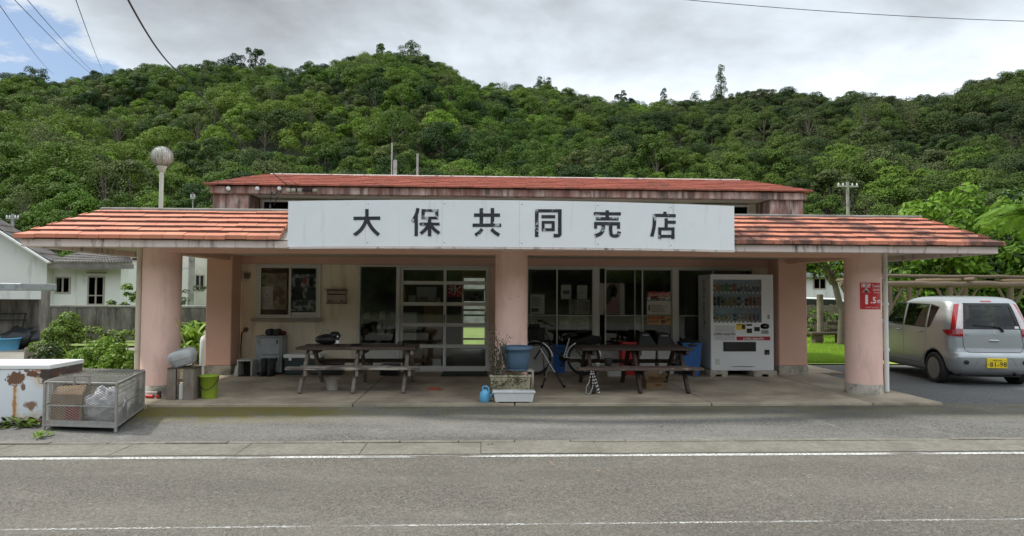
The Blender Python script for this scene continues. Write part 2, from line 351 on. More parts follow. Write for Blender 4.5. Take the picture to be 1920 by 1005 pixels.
def sheet(name, x0, x1, y0, y1, z0, z1, m, nx=1, ny=1, fn=None):
    mb = MB(); mb.grid(lambda u, v: (x0 + (x1-x0)*u, y0 + (y1-y0)*v, z0 + (z1-z0)*v + (fn(x0 + (x1-x0)*u, y0 + (y1-y0)*v) if fn else 0)), nx, ny, sm=True)
    return struct(mb.build(name, m))
M['road'] = asphalt('road_asphalt', (.114,.104,.086), (.215,.198,.165), .5)
M['lot'] = asphalt('forecourt_asphalt', (.118,.114,.104), (.26,.25,.225), .75, moss=True, fine=220)
M['lot2'] = asphalt('parking_asphalt', (.10,.10,.098), (.17,.165,.155), .5)
M['gutter'] = pm('gutter_concrete', (.185,.173,.142), .88, .28, 16, dirt=(.13,.12,.095), da=.75, ds=2.2, dth=(.46,.62), dirt2=(.30,.285,.25), d2a=.5, d2s=30, bump=.2, bs=120)
def road_paint(name, sc, th, fine, fth):
    """white paint with the asphalt showing through where it has worn off"""
    m = pm(name, (.60,.60,.57), .8, .10, 8); nt = m.node_tree; p = nt.nodes['Principled BSDF']; pos = nt.nodes.new('ShaderNodeNewGeometry').outputs['Position']
    mp = nt.nodes.new('ShaderNodeMapping'); mp.inputs['Scale'].default_value = (.25, 1, 1); lk(nt, pos, mp.inputs[0])
    a = nd(nt, 'ShaderNodeTexNoise', i_Scale=sc, i_Detail=6., i_Roughness=.65); lk(nt, mp.outputs[0], a.inputs['Vector'])
    b = nd(nt, 'ShaderNodeTexNoise', i_Scale=fine, i_Detail=3., i_Roughness=.7); lk(nt, pos, b.inputs['Vector'])
    f = mth(nt, 'MAXIMUM', ramp(nt, a.outputs[0], [(th[0], 0.), (th[1], 1.)]), ramp(nt, b.outputs[0], [(fth[0], 0.), (fth[1], .9)]))
    t = nt.nodes.new('ShaderNodeBsdfTransparent'); mx = nt.nodes.new('ShaderNodeMixShader'); lk(nt, f, mx.inputs[0]); lk(nt, p.outputs[0], mx.inputs[1]); lk(nt, t.outputs[0], mx.inputs[2])
    lk(nt, mx.outputs[0], nt.nodes['Material Output'].inputs[0]); return m
M['line'] = road_paint('worn_white_line', 3.2, (.50, .62), 42, (.48, .62)); M['line2'] = road_paint('very_worn_white_line', 3.5, (.44, .60), 50, (.36, .54))
M['soil'] = pm('soil', (.085,.075,.045), .95, .3, 1.5, dirt=(.06,.09,.025), da=.8, ds=.8, dth=(.4,.6), bump=.4, bs=12)
M['lawn'] = pm('lawn_green', (.27,.37,.05), .9, .15, 1.2, dirt=(.16,.27,.03), da=.6, ds=4, bump=.5, bs=40)
M['yard'] = pm('yard_concrete', (.24,.225,.19), .9, .15, 2, dirt=(.11,.10,.08), da=.6, ds=1.5)

sheet('ground', -500, 500, -150, 240, -.05, -.05, M['soil'])
sheet('road', -60, 60, -9, 6.68, -.012, -.008, M['road'])
sheet('road_line', -60, 60, 6.56, 6.64, -.004, -.004, M['line'])
sheet('road_edge_line', -60, 60, 4.66, 4.69, -.006, -.006, M['line2'])
mb = MB(); x = -30.0
while x < 30:
    L = 1.2; mb.box(x + .0015, x + L - .0015, 6.68, 7.155, -.06, .004 + random.Random(int(x*7)).uniform(-.003, .003)); x += L
struct(mb.build('gutter', M['gutter'], bevel=.006))
rk = random.Random(5); mb = MB(); x = -30.0
while x < 30:
    L = rk.choice((.6, .6, .62)); z = .012 + rk.uniform(-.008, .006)
    mb.obox((x + L/2, 7.20 + rk.uniform(-.006, .006), z - .05), (L - .008, .085, .10), (rk.uniform(-.02,.02), rk.uniform(-.006,.006), rk.uniform(-.006,.006))); x += L
struct(mb.build('kerb', M['gutter'], bevel=.008, seg=2))
rg = random.Random(11)
sheet('forecourt', -5.6, 30, 7.235, 9.15, .004, .062, M['lot'], 120, 12, lambda x, y: .006 * math.sin(x * 1.3) * math.sin(y * 2.1))
sheet('parking_lot', 6.43, 30, 9.15, 15.0, .062, .0, M['lot2'], 60, 12, lambda x, y: .004 * math.sin(x * 1.7))
sheet('yard', -30, -6.4, 14.6, 21.6, -.03, -.03, M['yard'])
sheet('lawn', 6.2, 40, 14.7, 32, .03, .03, M['lawn'])
sheet('back_lawn', -16, 6.0, 19.5, 45, .02, .02, pm('rough_lawn', (.17,.235,.05), .9, .25, 1.5, dirt=(.12,.16,.04), da=.6, ds=5, bump=.5, bs=40))
# the raised porch, in bays with open joints
mb = MB()
xs = [-5.02, -4.40, -1.72, .45, 3.15, 5.42, 6.42]
for i in range(6):
    a, b = xs[i], xs[i+1]
    mb.box(a + .007, b - .007, 9.06, 9.64, -.1, .098)
    mb.box(a + .007, b - .007, 9.652, 12.72, -.1, .100)
mb.box(-4.98, 6.38, 9.2, 12.6, -.1, .07)
struct(mb.build('porch', M['slab'], bevel=.010, seg=2))
mb = MB(); mb.box(6.1, 7.05, 12.74, 14.7, -.1, .07); struct(mb.build('path', M['slab'], bevel=.01))

# ------------------------------------------------------------------ the hill
SKY = [(-400,150),(-150,165),(0,142),(60,150),(130,150),(250,147),(380,128),(480,116),(560,131),(610,124),(660,112),(720,106),(770,105),(810,117),(850,136),(890,166),(940,163),(1000,162),(1040,164),(1090,184),(1160,188),(1240,198),(1300,196),(1400,196),(1450,188),(1520,186),(1570,192),(1640,188),(1700,188),(1760,176),(1800,163),(1860,146),(1920,134),(2050,120),(2300,110)]
RD = [(-400,150),(0,150),(250,160),(480,150),(700,150),(800,152),(890,170),(1000,178),(1240,190),(1450,182),(1650,165),(1800,135),(1920,118),(2300,105)]
def interp(t, x):
    if x <= t[0][0]: return t[0][1]
    for (a, b), (c, d) in zip(t, t[1:]):
        if x <= c: return b + (d - b) * (x - a) / (c - a)
    return t[-1][1]
from mathutils import noise as mnoise
D0 = 44.0
def hill_at(px, s):
    """point of the slope in the bearing of px; s = 0 foot, 1 ridge"""
    d1 = interp(RD, px); d = D0 + (d1 - D0) * s
    top = P(px, interp(SKY, px), 1.0); hd = Vector((top.x, 1.0))
    zr = ZC + (top.z - ZC) * d1 - 3.4 - .9
    dirn = Vector((top.x, 1.0, 0))
    p = dirn * d
    if s <= 1: z = zr * (s ** .92)
    else: z = zr - (s - 1) * 55
    und = mnoise.noise(Vector((p.x * .035, p.y * .035, 2.0))) * 5.5 + mnoise.noise(Vector((p.x * .09, p.y * .09, 7.0))) * 2.2
    z += und * min(1, s * 4) * max(0, min(1, (1 - s) * 5))
    return Vector((p.x, p.y, z))
mb = MB(); NU, NV = 150, 34
mb.grid(lambda u, v: hill_at(-420 + u * 2760, v * 1.35), NU, NV)
M['hill'] = pm('forest_floor', (.022,.030,.012), .95, .3, .3)
struct(mb.build('hill', M['hill']))

# unseen wooded slope added behind the camera; blocks low sky, darkens the porch
def opp(u, v):
    x = -170 + 340 * u; y = -24 - 60 * v
    return Vector((x, y, 24 * v ** .9 + mnoise.noise(Vector((x * .04, y * .04, 3))) * 3 * min(1, v * 3)))
mb = MB(); mb.grid(opp, 60, 16); struct(mb.build('hill', M['hill']))
# ------------------------------------------------------------------ leaves
def leaf_mesh(name, C, N, S, aspect, mats, mi=None, rng=None, fold=0.0, extra=None, hexa=False):
    """rhombic leaves: centres C, normals N, lengths S (numpy)"""
    n = len(C); rng = rng or np.random.default_rng(1)
    N = N / np.linalg.norm(N, axis=1, keepdims=True)
    t = rng.normal(size=(n, 3)); t -= N * (t * N).sum(1, keepdims=True); t /= np.linalg.norm(t, axis=1, keepdims=True)
    b = np.cross(N, t); L = S[:, None] / 2; W = L * aspect
    if hexa:
        offs = [t*L, t*L*.35 + b*W, -t*L*.45 + b*W*.8, -t*L, -t*L*.45 - b*W*.8, t*L*.35 - b*W]
    else:
        offs = [t*L, b*W + N*fold*S[:, None], -t*L, -b*W + N*fold*S[:, None]]
    k = len(offs)
    V = np.stack([C + o for o in offs], 1).reshape(-1, 3)
    nf = n
    verts, faces_l, tot = [V], [np.arange(n * k)], [np.full(n, k)]
    mind = [np.zeros(n, int) if mi is None else mi]
    if extra is not None:                                     # an MB with trunk and limbs
        ev = np.array(extra.v); base = n * k
        verts.append(ev)
        for f in extra.f: faces_l.append(np.array(f) + base)
        tot.append(np.array([len(f) for f in extra.f])); mind.append(np.array(extra.m))
    V = np.concatenate(verts); loops = np.concatenate(faces_l); tot = np.concatenate(tot); mind = np.concatenate(mind)
    me = bpy.data.meshes.new(name)
    me.vertices.add(len(V)); me.vertices.foreach_set('co', V.astype(np.float32).ravel())
    me.loops.add(len(loops)); me.loops.foreach_set('vertex_index', loops.astype(np.int32))
    me.polygons.add(len(tot)); st = np.concatenate([[0], np.cumsum(tot)[:-1]])
    me.polygons.foreach_set('loop_start', st.astype(np.int32)); me.polygons.foreach_set('loop_total', tot.astype(np.int32))
    me.polygons.foreach_set('material_index', mind.astype(np.int32))
    for m in (mats if isinstance(mats, (list, tuple)) else [mats]): me.materials.append(m)
    me.update(calc_edges=True); me.validate()
    return me
def clumps(rng, centers, radii, per, leaf, flat=.8, low=-.35, jit=.75):
    """leaves on the upper skins of a set of clumps"""
    Cs, Ns = [], []
    for c, r in zip(centers, radii):
        k = int(per * (r / np.mean(radii)) ** 1.6) + 3
        d = rng.normal(size=(k, 3)); d /= np.linalg.norm(d, axis=1, keepdims=True)
        d[:, 2] = np.where(d[:, 2] < low, -d[:, 2], d[:, 2])
        rr = r * rng.uniform(.72, 1.05, size=(k, 1))
        Cs.append(c + d * rr * np.array([1, 1, flat]))
        Ns.append(d + rng.normal(size=(k, 3)) * jit * .6 + np.array([0, 0, .3]))
    C = np.concatenate(Cs); N = np.concatenate(Ns)
    return C, N, leaf * rng.uniform(.7, 1.35, size=len(C))
def mesh_obj(name, me, parent=None, loc=None):
    o = bpy.data.objects.new(name, me); COL.objects.link(o)
    if parent: o.parent = parent
    if loc is not None: o.location = loc
    return o

M['bark'] = pm('bark', (.11,.09,.07), .9, .3, 4, bump=.4, bs=20)
M['bark_pale'] = pm('pale_bark', (.26,.235,.20), .9, .25, 2)
LEAFSET = [leafmat('forest_leaf_%d' % i, a, b, c, .6, .16, .03, .10, o_) for i, (a, b, c, o_) in enumerate([
    ((0.034,0.073,0.015), (0.096,0.165,0.025), (0.137,0.202,0.028), (0.057,0.083,0.030)),
    ((0.058,0.122,0.018), (0.146,0.239,0.030), (0.137,0.196,0.030), (0.078,0.112,0.033)),
    ((0.018,0.043,0.015), (0.050,0.093,0.023), (0.064,0.106,0.025), (0.041,0.061,0.025)),
    ((0.074,0.106,0.033), (0.137,0.169,0.051), (0.100,0.143,0.035), (0.096,0.112,0.056)),
    ((0.096,0.180,0.023), (0.196,0.302,0.037), (0.155,0.244,0.031), (0.091,0.149,0.031))])]
PROTO = []
def forest_proto(seed, mi, h, w, sparse=False):
    rng = np.random.default_rng(seed); n = rng.integers(18, 26)
    th = rng.uniform(0, 2*PI, n); rr = np.sqrt(rng.uniform(0, 1, n)) * w * .42
    zz = h * (.95 - .42 * (rr / (w * .42)) ** 2) - rng.uniform(0, .16, n) * h
    C = np.stack([rr * np.cos(th), rr * np.sin(th), zz], 1); rad = rng.uniform(.09, .18, n) * w
    k = 9                                                        # lower skirt
    th = rng.uniform(0, 2*PI, k); C2 = np.stack([w*.40*np.cos(th), w*.40*np.sin(th), rng.uniform(.22, .5, k) * h], 1)
    C = np.concatenate([C, C2]); rad = np.concatenate([rad, rng.uniform(.14, .2, k) * w])
    c, nn, s = clumps(rng, C, rad, 46 if sparse else 250, .155 if sparse else .17, .78, jit=.55)
    ex = MB()
    ex.tube([(0,0,-.8), (.1,.05,h*.35), (.05,-.1,h*.7)], [.16,.12,.05], 5, 1)
    for i in range(7 if sparse else 3):
        a = rng.uniform(0, 2*PI); q = C[i]
        ex.tube([(.05,0,h*.3), (q[0]*.5, q[1]*.5, q[2]*.72), tuple(q)], [.08,.06,.02], 4, 1)
    return leaf_mesh('forest_tree', c, nn, s, .62, [LEAFSET[mi], M['bark'] if sparse else M['bark']], rng=rng, extra=ex)
for i, (mi, h, wd, spz) in enumerate([(0,5.2,5.4,0),(1,5.0,6.2,0),(2,5.6,5.0,0),(3,5.2,5.8,1),(4,4.6,5.0,0),(0,6.2,4.6,0),(1,4.4,5.6,0),(2,4.8,6.4,0),(0,5.0,7.0,0),(3,5.0,5.0,0)]):
    PROTO.append(forest_proto(100 + i, mi, h, wd, bool(spz)))
rf = random.Random(77); spots = []; cell = {}
def try_spot(px, s, mind):
    p = hill_at(px, s); k = (int(p.x // 5), int(p.y // 5))
    for a in (-1, 0, 1):
        for b in (-1, 0, 1):
            for q in cell.get((k[0]+a, k[1]+b), ()):
                if (q.x-p.x)**2 + (q.y-p.y)**2 < mind*mind: return
    cell.setdefault(k, []).append(p); spots.append((p, px, s))
for i in range(95000):
    s = rf.random() ** .8 * 1.05
    try_spot(rf.uniform(-400, 2300), s, 2.55 + .6 * rf.random())
# visible and nearest first
spots.sort(key=lambda t: t[0].length)
vis = [t for t in spots if -20 < t[1] < 1940]
near = vis[:int(len(vis))]
order = sorted(vis, key=lambda t: t[0].length)
# trees hidden behind the shop are part of the wood, not individuals
ind, rest = [], []
for t in order:
    p = t[0]; ay = (p.z + 4.5 - ZC) / p.y
    px = t[1]; hide = .17 if 385 < px < 1520 else (.10 if 60 < px < 1860 else .0)
    (ind if ay > hide and len(ind) < 270 else rest).append(t)
rest += [t for t in spots if not (-20 < t[1] < 1940)]
for t in ind:
    p = t[0]; o = mesh_obj('forest_tree', rf.choice(PROTO))
    k = rf.uniform(.66, 1.12); o.location = p; o.rotation_euler = (rf.uniform(-.08,.08), rf.uniform(-.08,.08), rf.uniform(0, 6.28)); o.scale = (k, k, k * rf.uniform(.85, 1.15))
    tag(o, 'bushy broadleaf tree among the crowded green trees covering the hillside behind the shop', 'tree', 'forest trees on the lower slopes')
# the remaining wood as one mass (instances of the same trees)
pc = bpy.data.collections.new('forest_trees')
for i, me in enumerate(PROTO): pc.objects.link(bpy.data.objects.new('forest_tree_kind', me))
pts = bpy.data.meshes.new('forest'); pts.from_pydata([tuple(t[0]) for t in rest], [], [])
fo = bpy.data.objects.new('forest', pts); COL.objects.link(fo); fo['kind'] = 'stuff'
fo['label'] = 'dense mixed green forest covering the upper hillside'; fo['category'] = 'forest'
ng = bpy.data.node_groups.new('plant_trees', 'GeometryNodeTree')
ng.interface.new_socket('Geometry', in_out='INPUT', socket_type='NodeSocketGeometry'); ng.interface.new_socket('Geometry', in_out='OUTPUT', socket_type='NodeSocketGeometry')
gi = ng.nodes.new('NodeGroupInput'); go = ng.nodes.new('NodeGroupOutput')
iop = ng.nodes.new('GeometryNodeInstanceOnPoints'); ci = ng.nodes.new('GeometryNodeCollectionInfo')
ci.inputs['Collection'].default_value = pc; ci.inputs['Separate Children'].default_value = True; ci.inputs['Reset Children'].default_value = True
iop.inputs['Pick Instance'].default_value = True
r1 = ng.nodes.new('FunctionNodeRandomValue'); r1.data_type = 'FLOAT_VECTOR'; r1.inputs[0].default_value = (-.08,-.08,0); r1.inputs[1].default_value = (.08,.08,6.28)
r2 = ng.nodes.new('FunctionNodeRandomValue'); r2.inputs[2].default_value = .66; r2.inputs[3].default_value = 1.15; r2.inputs['Seed'].default_value = 4
ng.links.new(gi.outputs[0], iop.inputs['Points']); ng.links.new(ci.outputs[0], iop.inputs['Instance'])
ng.links.new(r1.outputs[0], iop.inputs['Rotation']); ng.links.new(r2.outputs[1], iop.inputs['Scale']); ng.links.new(iop.outputs[0], go.inputs[0])
md = fo.modifiers.new('plant_trees', 'NODES'); md.node_group = ng

rest2 = [opp(rf.random(), rf.random() * .75) for _ in range(900)] + [opp(rf.random(), rf.random() * .12) for _ in range(160)]
pts = bpy.data.meshes.new('forest'); pts.from_pydata([tuple(t) for t in rest2], [], [])
fo2 = bpy.data.objects.new('forest', pts); COL.objects.link(fo2); fo2['kind'] = 'stuff'
fo2['label'] = 'unseen wooded slope added behind the viewer to block low sky'; fo2['category'] = 'forest'
md = fo2.modifiers.new('plant_trees', 'NODES'); md.node_group = ng
# ------------------------------------------------------------------ the shop
FL = .1; WY = 12.7
shop = thing('shop_building', 'long pink concrete shop with red tiled canopy, round columns and glazed front', 'building', (.58, 12.7, 0))
def part(mb, name, mats, parent=None, **k): return mb.build(name, mats, parent or shop, **k)

# walls, with openings for window, doors and glazing
def xw(px): return P(px, 600, WY).x
def zw(py): return P(960, py, WY).z
zt = 2.105
wa0, wa1, wb0, wb1, wc0, wc1 = xw(482), xw(599), xw(671), xw(919), .62, xw(1413)
sill = 1.09
mb = MB()
T0, T1 = WY, WY + .16
mb.box(-4.56, wa0, T0, T1, FL, zt); mb.box(wa0, wa1, T0, T1, FL, sill); mb.box(wa1, wb0, T0, T1, FL, zt)
mb.box(wc1, 5.62, T0, T1, FL, zt)
mb.box(-4.56, wc1, T0 + .02, T1, -.1, FL)
part(mb, 'wall', M['cream'])
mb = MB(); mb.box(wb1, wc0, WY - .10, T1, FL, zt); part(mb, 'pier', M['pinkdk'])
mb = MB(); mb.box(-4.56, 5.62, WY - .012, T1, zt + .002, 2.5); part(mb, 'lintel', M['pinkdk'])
mb = MB()                                                       # body of the building behind the front wall
BX0, BX1, BY1 = -4.75, 5.90, 18.0
mb.box(BX0, BX0 + .16, WY + .17, BY1, 0, 2.55); mb.box(BX1 - .16, BX1, WY + .17, BY1, 0, 2.55)
ox0, ox1 = P(867, 560, BY1 - .2).x, P(911, 560, BY1 - .2).x        # rear door opening
mb.box(BX0 + .17, ox0, BY1 - .2, BY1, 0, 2.5); mb.box(ox1, BX1 - .17, BY1 - .2, BY1, 0, 2.5); mb.box(ox0, ox1, BY1 - .2, BY1, 2.02, 2.5)
part(mb, 'outer_wall', M['pinkdk'])
mb = MB()
mb.box(BX0 + .17, BX1 - .17, WY + .17, BY1 - .21, .06, .092)
mb.box(-4.49, -4.44, WY + .17, BY1 - .21, .093, 2.45); mb.box(5.5, 5.55, WY + .17, BY1 - .21, .093, 2.45)
mb.box(-4.43, 5.49, WY + .17, BY1 - .21, 2.46, 2.5)
mb.box(-4.43, ox0 - .02, BY1 - .26, BY1 - .215, .093, 2.45); mb.box(ox1 + .02, 5.49, BY1 - .26, BY1 - .215, .093, 2.45)
part(mb, 'interior', M['room'])

# rear pillars, front columns, beams
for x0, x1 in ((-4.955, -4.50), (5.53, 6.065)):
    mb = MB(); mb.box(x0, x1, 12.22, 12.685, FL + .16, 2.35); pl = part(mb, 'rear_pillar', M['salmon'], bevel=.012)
    mb = MB(); mb.box(x0 - .012, x1 + .012, 12.208, 12.70, 0, FL + .16); mb.build('plinth', M['plinth'], pl, bevel=.01)
cols = [(-4.655, 9.93, .258), (.435, 9.90, .240), (5.80, 9.93, .258)]
for cx, cyy, r in cols:
    mb = MB(); mb.lathe((cx, cyy, 0), [(r, FL + .155), (r, 1.2), (r, 2.27)], 56); c = part(mb, 'column', M['pink'])
    mb = MB(); mb.lathe((cx, cyy, 0), [(r + .006, .02), (r + .006, FL + .15), (r - .004, FL + .155)], 56); mb.build('plinth', M['plinth'], c)
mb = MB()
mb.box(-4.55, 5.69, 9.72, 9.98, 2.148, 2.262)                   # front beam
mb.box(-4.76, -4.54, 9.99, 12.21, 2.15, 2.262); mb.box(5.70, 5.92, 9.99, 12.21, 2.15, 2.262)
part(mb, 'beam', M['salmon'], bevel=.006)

# canopy: slab, fascia, soffit, tile skirt, ridge cap
EX0, EX1, EY = -6.02, 7.18, 8.96
mb = MB(); mb.box(EX0 + .12, EX1 - .12, EY + .12, WY + .0, 2.25, 2.262); part(mb, 'soffit', M['soffit'])
mb = MB()
mb.box(EX0, EX1, EY, EY + .118, 2.168, 2.272)
mb.box(EX0, EX0 + .118, EY + .12, WY, 2.168, 2.272); mb.box(EX1 - .118, EX1, EY + .12, WY, 2.168, 2.272)
part(mb, 'fascia', M['fascia'], bevel=.008)
mb = MB(); mb.box(EX0 + .66, EX1 - .66, EY + .70, WY + .02, 2.264, 2.70); part(mb, 'canopy_slab', M['cement'])
mb = MB()
mb.box(EX0 + .63, EX1 - .63, EY + .655, EY + .76, 2.68, 2.772)
mb.box(EX0 + .63, EX0 + .735, EY + .762, WY, 2.68, 2.772); mb.box(EX1 - .735, EX1 - .63, EY + .762, WY, 2.68, 2.772)
part(mb, 'ridge_cap', M['cement'], bevel=.012)

def skirt(mb, A, u, inn, length, run, rise, rows, tw, hipL, hipR, thick, seed, lift, skip=None):
    """rows of separate lapped tiles; hip = inset along u per unit of run"""
    rr = random.Random(seed); A, u, inn = Vector(A), Vector(u), Vector(inn); up = Vector((0,0,1))
    def pt(t, s, h): return A + u * t + inn * (run * s) + up * (rise * s + h)
    for i in range(rows):
        s0, s1 = i / rows, min(1.0, (i + 1.18) / rows)
        xl0, xl1, xr0, xr1 = hipL * run * s0, hipL * run * s1, length - hipR * run * s0, length - hipR * run * s1
        t = -tw * (.5 if i % 2 else 0) + (i % 3) * .02
        while t < length:
            a, b = t + .003, t + tw - .003
            l0, l1, r0, r1 = max(a, xl0), max(a, xl1), min(b, xr0), min(b, xr1)
            l1 = min(l1, r1) if l1 > r1 else l1
            if r0 - l0 > .01 and not (skip and skip(t, i)):
                j = rr.uniform(-.004, .004); h0, h1 = lift + thick + j, lift + thick * .35 + j
                r1 = max(r1, l1 + .001)
                q = [pt(l0, s0, h0), pt(r0, s0, h0), pt(r1, s1, h1), pt(l1, s1, h1), pt(l0, s0, h0 - thick), pt(r0, s0, h0 - thick), pt(r1, s1, h1 - thick), pt(l1, s1, h1 - thick)]
                mb.raw(q, [(0,1,2,3), (5,6,2,1), (7,4,0,3), (4,7,6,5), (6,7,3,2)])
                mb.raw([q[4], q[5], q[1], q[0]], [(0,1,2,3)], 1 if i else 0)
            t += tw
OV = .06
TX0, TX1, TY = EX0 - OV, EX1 + OV, EY - OV
run, rise = .76, .452
mb = MB(); skirt(mb, (TX0, TY, 2.278), (1,0,0), (0,1,0), 3.40, run, rise, 6, .27, 1.0, 0, .052, 1, .0)
mb2 = MB(); skirt(mb2, (TX0, WY, 2.278), (0,-1,0), (1,0,0), WY - TY, run, rise, 6, .27, 0, 1.0, .052, 2, .0)
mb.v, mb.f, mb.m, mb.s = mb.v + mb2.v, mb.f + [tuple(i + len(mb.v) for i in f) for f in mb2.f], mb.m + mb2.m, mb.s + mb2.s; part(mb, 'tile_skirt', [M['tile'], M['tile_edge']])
xs0 = 3.42
mb = MB(); skirt(mb, (xs0, TY, 2.278), (1,0,0), (0,1,0), TX1 - xs0, run, rise, 6, .27, 0, 1.0, .052, 3, .0)
mb2 = MB(); skirt(mb2, (TX1, TY, 2.278), (0,1,0), (-1,0,0), WY - TY, run, rise, 6, .27, 1.0, 0, .052, 4, .0)
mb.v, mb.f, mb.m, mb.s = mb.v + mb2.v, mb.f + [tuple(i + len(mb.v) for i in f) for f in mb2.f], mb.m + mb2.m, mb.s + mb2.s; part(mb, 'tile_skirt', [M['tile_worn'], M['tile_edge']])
mb = MB()                                                       # bedding below the tiles
for A, u, inn, L in (((TX0 + .06, TY + .06, 2.274), (1,0,0), (0,1,0), TX1 - TX0 - .12),):
    mb.face([(TX0+.05, TY+.05, 2.276), (TX1-.05, TY+.05, 2.276), (TX1-run, TY+run, 2.276+rise-.02), (TX0+run, TY+run, 2.276+rise-.02)])
mb.face([(TX0+.05, TY+.05, 2.276), (TX0+run, TY+run, 2.256+rise), (TX0+run, WY, 2.256+rise), (TX0+.05, WY, 2.276)])
mb.face([(TX1-.05, TY+.05, 2.276), (TX1-.05, WY, 2.276), (TX1-run, WY, 2.256+rise), (TX1-run, TY+run, 2.256+rise)])
part(mb, 'roof_bed', M['cement'])

# upper storey
UX0, UX1, UY = -5.08, 6.27, 12.74
def uz(py): return P(960, py, UY).z
zf0, zf1 = 3.425, 3.565
mb = MB()
mb.box(UX0, -4.42, UY, UY + .9, 2.5, zf0); part(mb, 'upper_pier', M['fascia_up'], bevel=.01)
mb = MB(); mb.box(5.60, UX1, UY, UY + .9, 2.5, zf0); part(mb, 'upper_pier', M['fascia_up'], bevel=.01)
mb = MB(); mb.box(UX0 - .02, UX1 + .02, UY - .10, UY + .12, zf0 + .002, zf1); mb.box(UX0 - .02, UX0 + .2, UY + .122, UY + 5, zf0 + .002, zf1); mb.box(UX1 - .2, UX1 + .02, UY + .122, UY + 5, zf0 + .002, zf1)
part(mb, 'upper_fascia', M['fascia_up'], bevel=.01)
mb = MB(); mb.box(-4.40, 5.58, UY + .13, UY + .9, zf0 + .004, zf0 + .04); part(mb, 'upper_soffit', M['soffit'])
mb = MB(); mb.box(-4.41, 5.59, UY + .62, UY + .75, 2.5, zf0); mb.box(UX0 + .02, UX0 + .2, UY + .92, UY + 5, 2.5, zf0); mb.box(UX1 - .2, UX1 - .02, UY + .92, UY + 5, 2.5, zf0)
part(mb, 'upper_wall', M['cream'])
def framed(x0, x1, y, z0, z1, name='upper_window'):
    mb = MB(); t = .045
    mb.box(x0, x1, y - .03, y + .03, z1 - t, z1); mb.box(x0, x1, y - .03, y + .03, z0, z0 + t)
    mb.box(x0, x0 + t, y - .028, y + .03, z0 + t, z1 - t); mb.box(x1 - t, x1, y - .028, y + .03, z0 + t, z1 - t)
    xm = (x0 + x1) / 2; mb.box(xm - .025, xm + .025, y - .025, y + .03, z0 + t, z1 - t)
    f = part(mb, name, M['alu'], bevel=.004)
    mb = MB(); mb.box(x0 + t, x1 - t, y + .001, y + .005, z0 + t, z1 - t); mb.build('pane', M['glass_dk'], f)
    mb = MB(); mb.box(x0 + t, x1 - t, y + .05, y + .06, z0, z1); mb.build('blind', M['dark'], f)
for a, b in ((-4.35, -3.10), (-3.0, -1.75), (-1.6, -.4), (-.2, 1.0), (1.3, 2.5), (2.8, 3.9), (4.28, 5.42)):
    framed(a, b, UY + .55, 2.62, 3.40)
mb = MB()
urun, urise = 1.0, .36
skirt(mb, (UX0 - .10, UY - .20, zf1 + .008), (1,0,0), (0,1,0), UX1 - UX0 + .20, urun, urise, 7, .25, .85, .95, .035, 8, 0)
mb2 = MB(); skirt(mb2, (UX0 - .10, UY + 5, zf1 + .008), (0,-1,0), (1,0,0), 5.2, urun, urise, 7, .25, 0, 1.0, .035, 9, 0)
mb3 = MB(); skirt(mb3, (UX1 + .10, UY - .2, zf1 + .008), (0,1,0), (-1,0,0), 5.2, urun, urise, 7, .25, 1.0, 0, .035, 10, 0)
mb.raw(mb2.v, mb2.f); mb.raw(mb3.v, mb3.f)
mb.m = [0] * len(mb.f); part(mb, 'upper_roof', M['tile_up'])
mb = MB(); mb.box(UX0 + .80, UX1 - .92, UY + .80, UY + .9, zf1 + .33, zf1 + .405); mb.box(UX0 + .8, UX1 - .92, UY + .91, UY + 5, zf1 + .1, zf1 + .33); part(mb, 'upper_ridge', M['fascia'], bevel=.01)

# drainpipes
for x, y, r, m in ((-4.655 - .31, 9.90, .042, 'soffit'), (5.80 + .375, 9.96, .034, 'white')):
    mb = MB(); mb.tube([(x, y, .12), (x, y, 1.1), (x, y, 2.26)], r, 14)
    for z in (.75, 1.45): mb.lathe((x, y, z), [(r + .012, -.02), (r + .012, .02)], 14)
    part(mb, 'drainpipe', M[m])

# ---- window A, sliding
t = .035
mb = MB(); y = WY - .005
mb.box(wa0 - .02, wa1 + .02, y - .03, y + .1, zt - t, zt + .001); mb.box(wa0 - .02, wa0 + t, y - .03, y + .1, sill, zt - t)
mb.box(wa1 - t, wa1 + .02, y - .03, y + .1, sill, zt - t); mb.box(wa0 + t, wa1 - t, y - .03, y + .1, sill, sill + .03)
wina = part(mb, 'window', M['alu'], bevel=.004)
mb = MB(); mb.box(wa0 - .10, wa1 + .06, y - .07, y - .001, sill - .055, sill - .002); mb.build('sill', M['alu_dk'], wina, bevel=.005)
xm = xw(543)
def sash(x0, x1, z0, z1, y, par, m='glass', st=.038, bot=None, bars=(), name='sash', verts=(), bw=.03):
    mb = MB(); b = bot or st
    mb.box(x0, x0 + st, y, y + .028, z0, z1); mb.box(x1 - st, x1, y, y + .028, z0, z1)
    mb.box(x0 + st, x1 - st, y + .001, y + .027, z1 - st, z1); mb.box(x0 + st, x1 - st, y + .001, y + .027, z0, z0 + b)
    for z in bars: mb.box(x0 + st, x1 - st, y + .002, y + .026, z - bw, z + bw)
    for x in verts: mb.box(x - .015, x + .015, y + .002, y + .026, z0 + b, z1 - st)
    s = mb.build(name, M['alu'], par, bevel=.003)
    mb = MB(); mb.box(x0 + st, x1 - st, y + .012, y + .016, z0 + b, z1 - st); mb.build('pane', M[m], s); return s
sash(wa0 + .03, xm + .02, sill + .03, zt - t, y - .022, wina)
sash(xm - .02, wa1 - .035, sill + .03, zt - t, y + .012, wina, bot=.085)

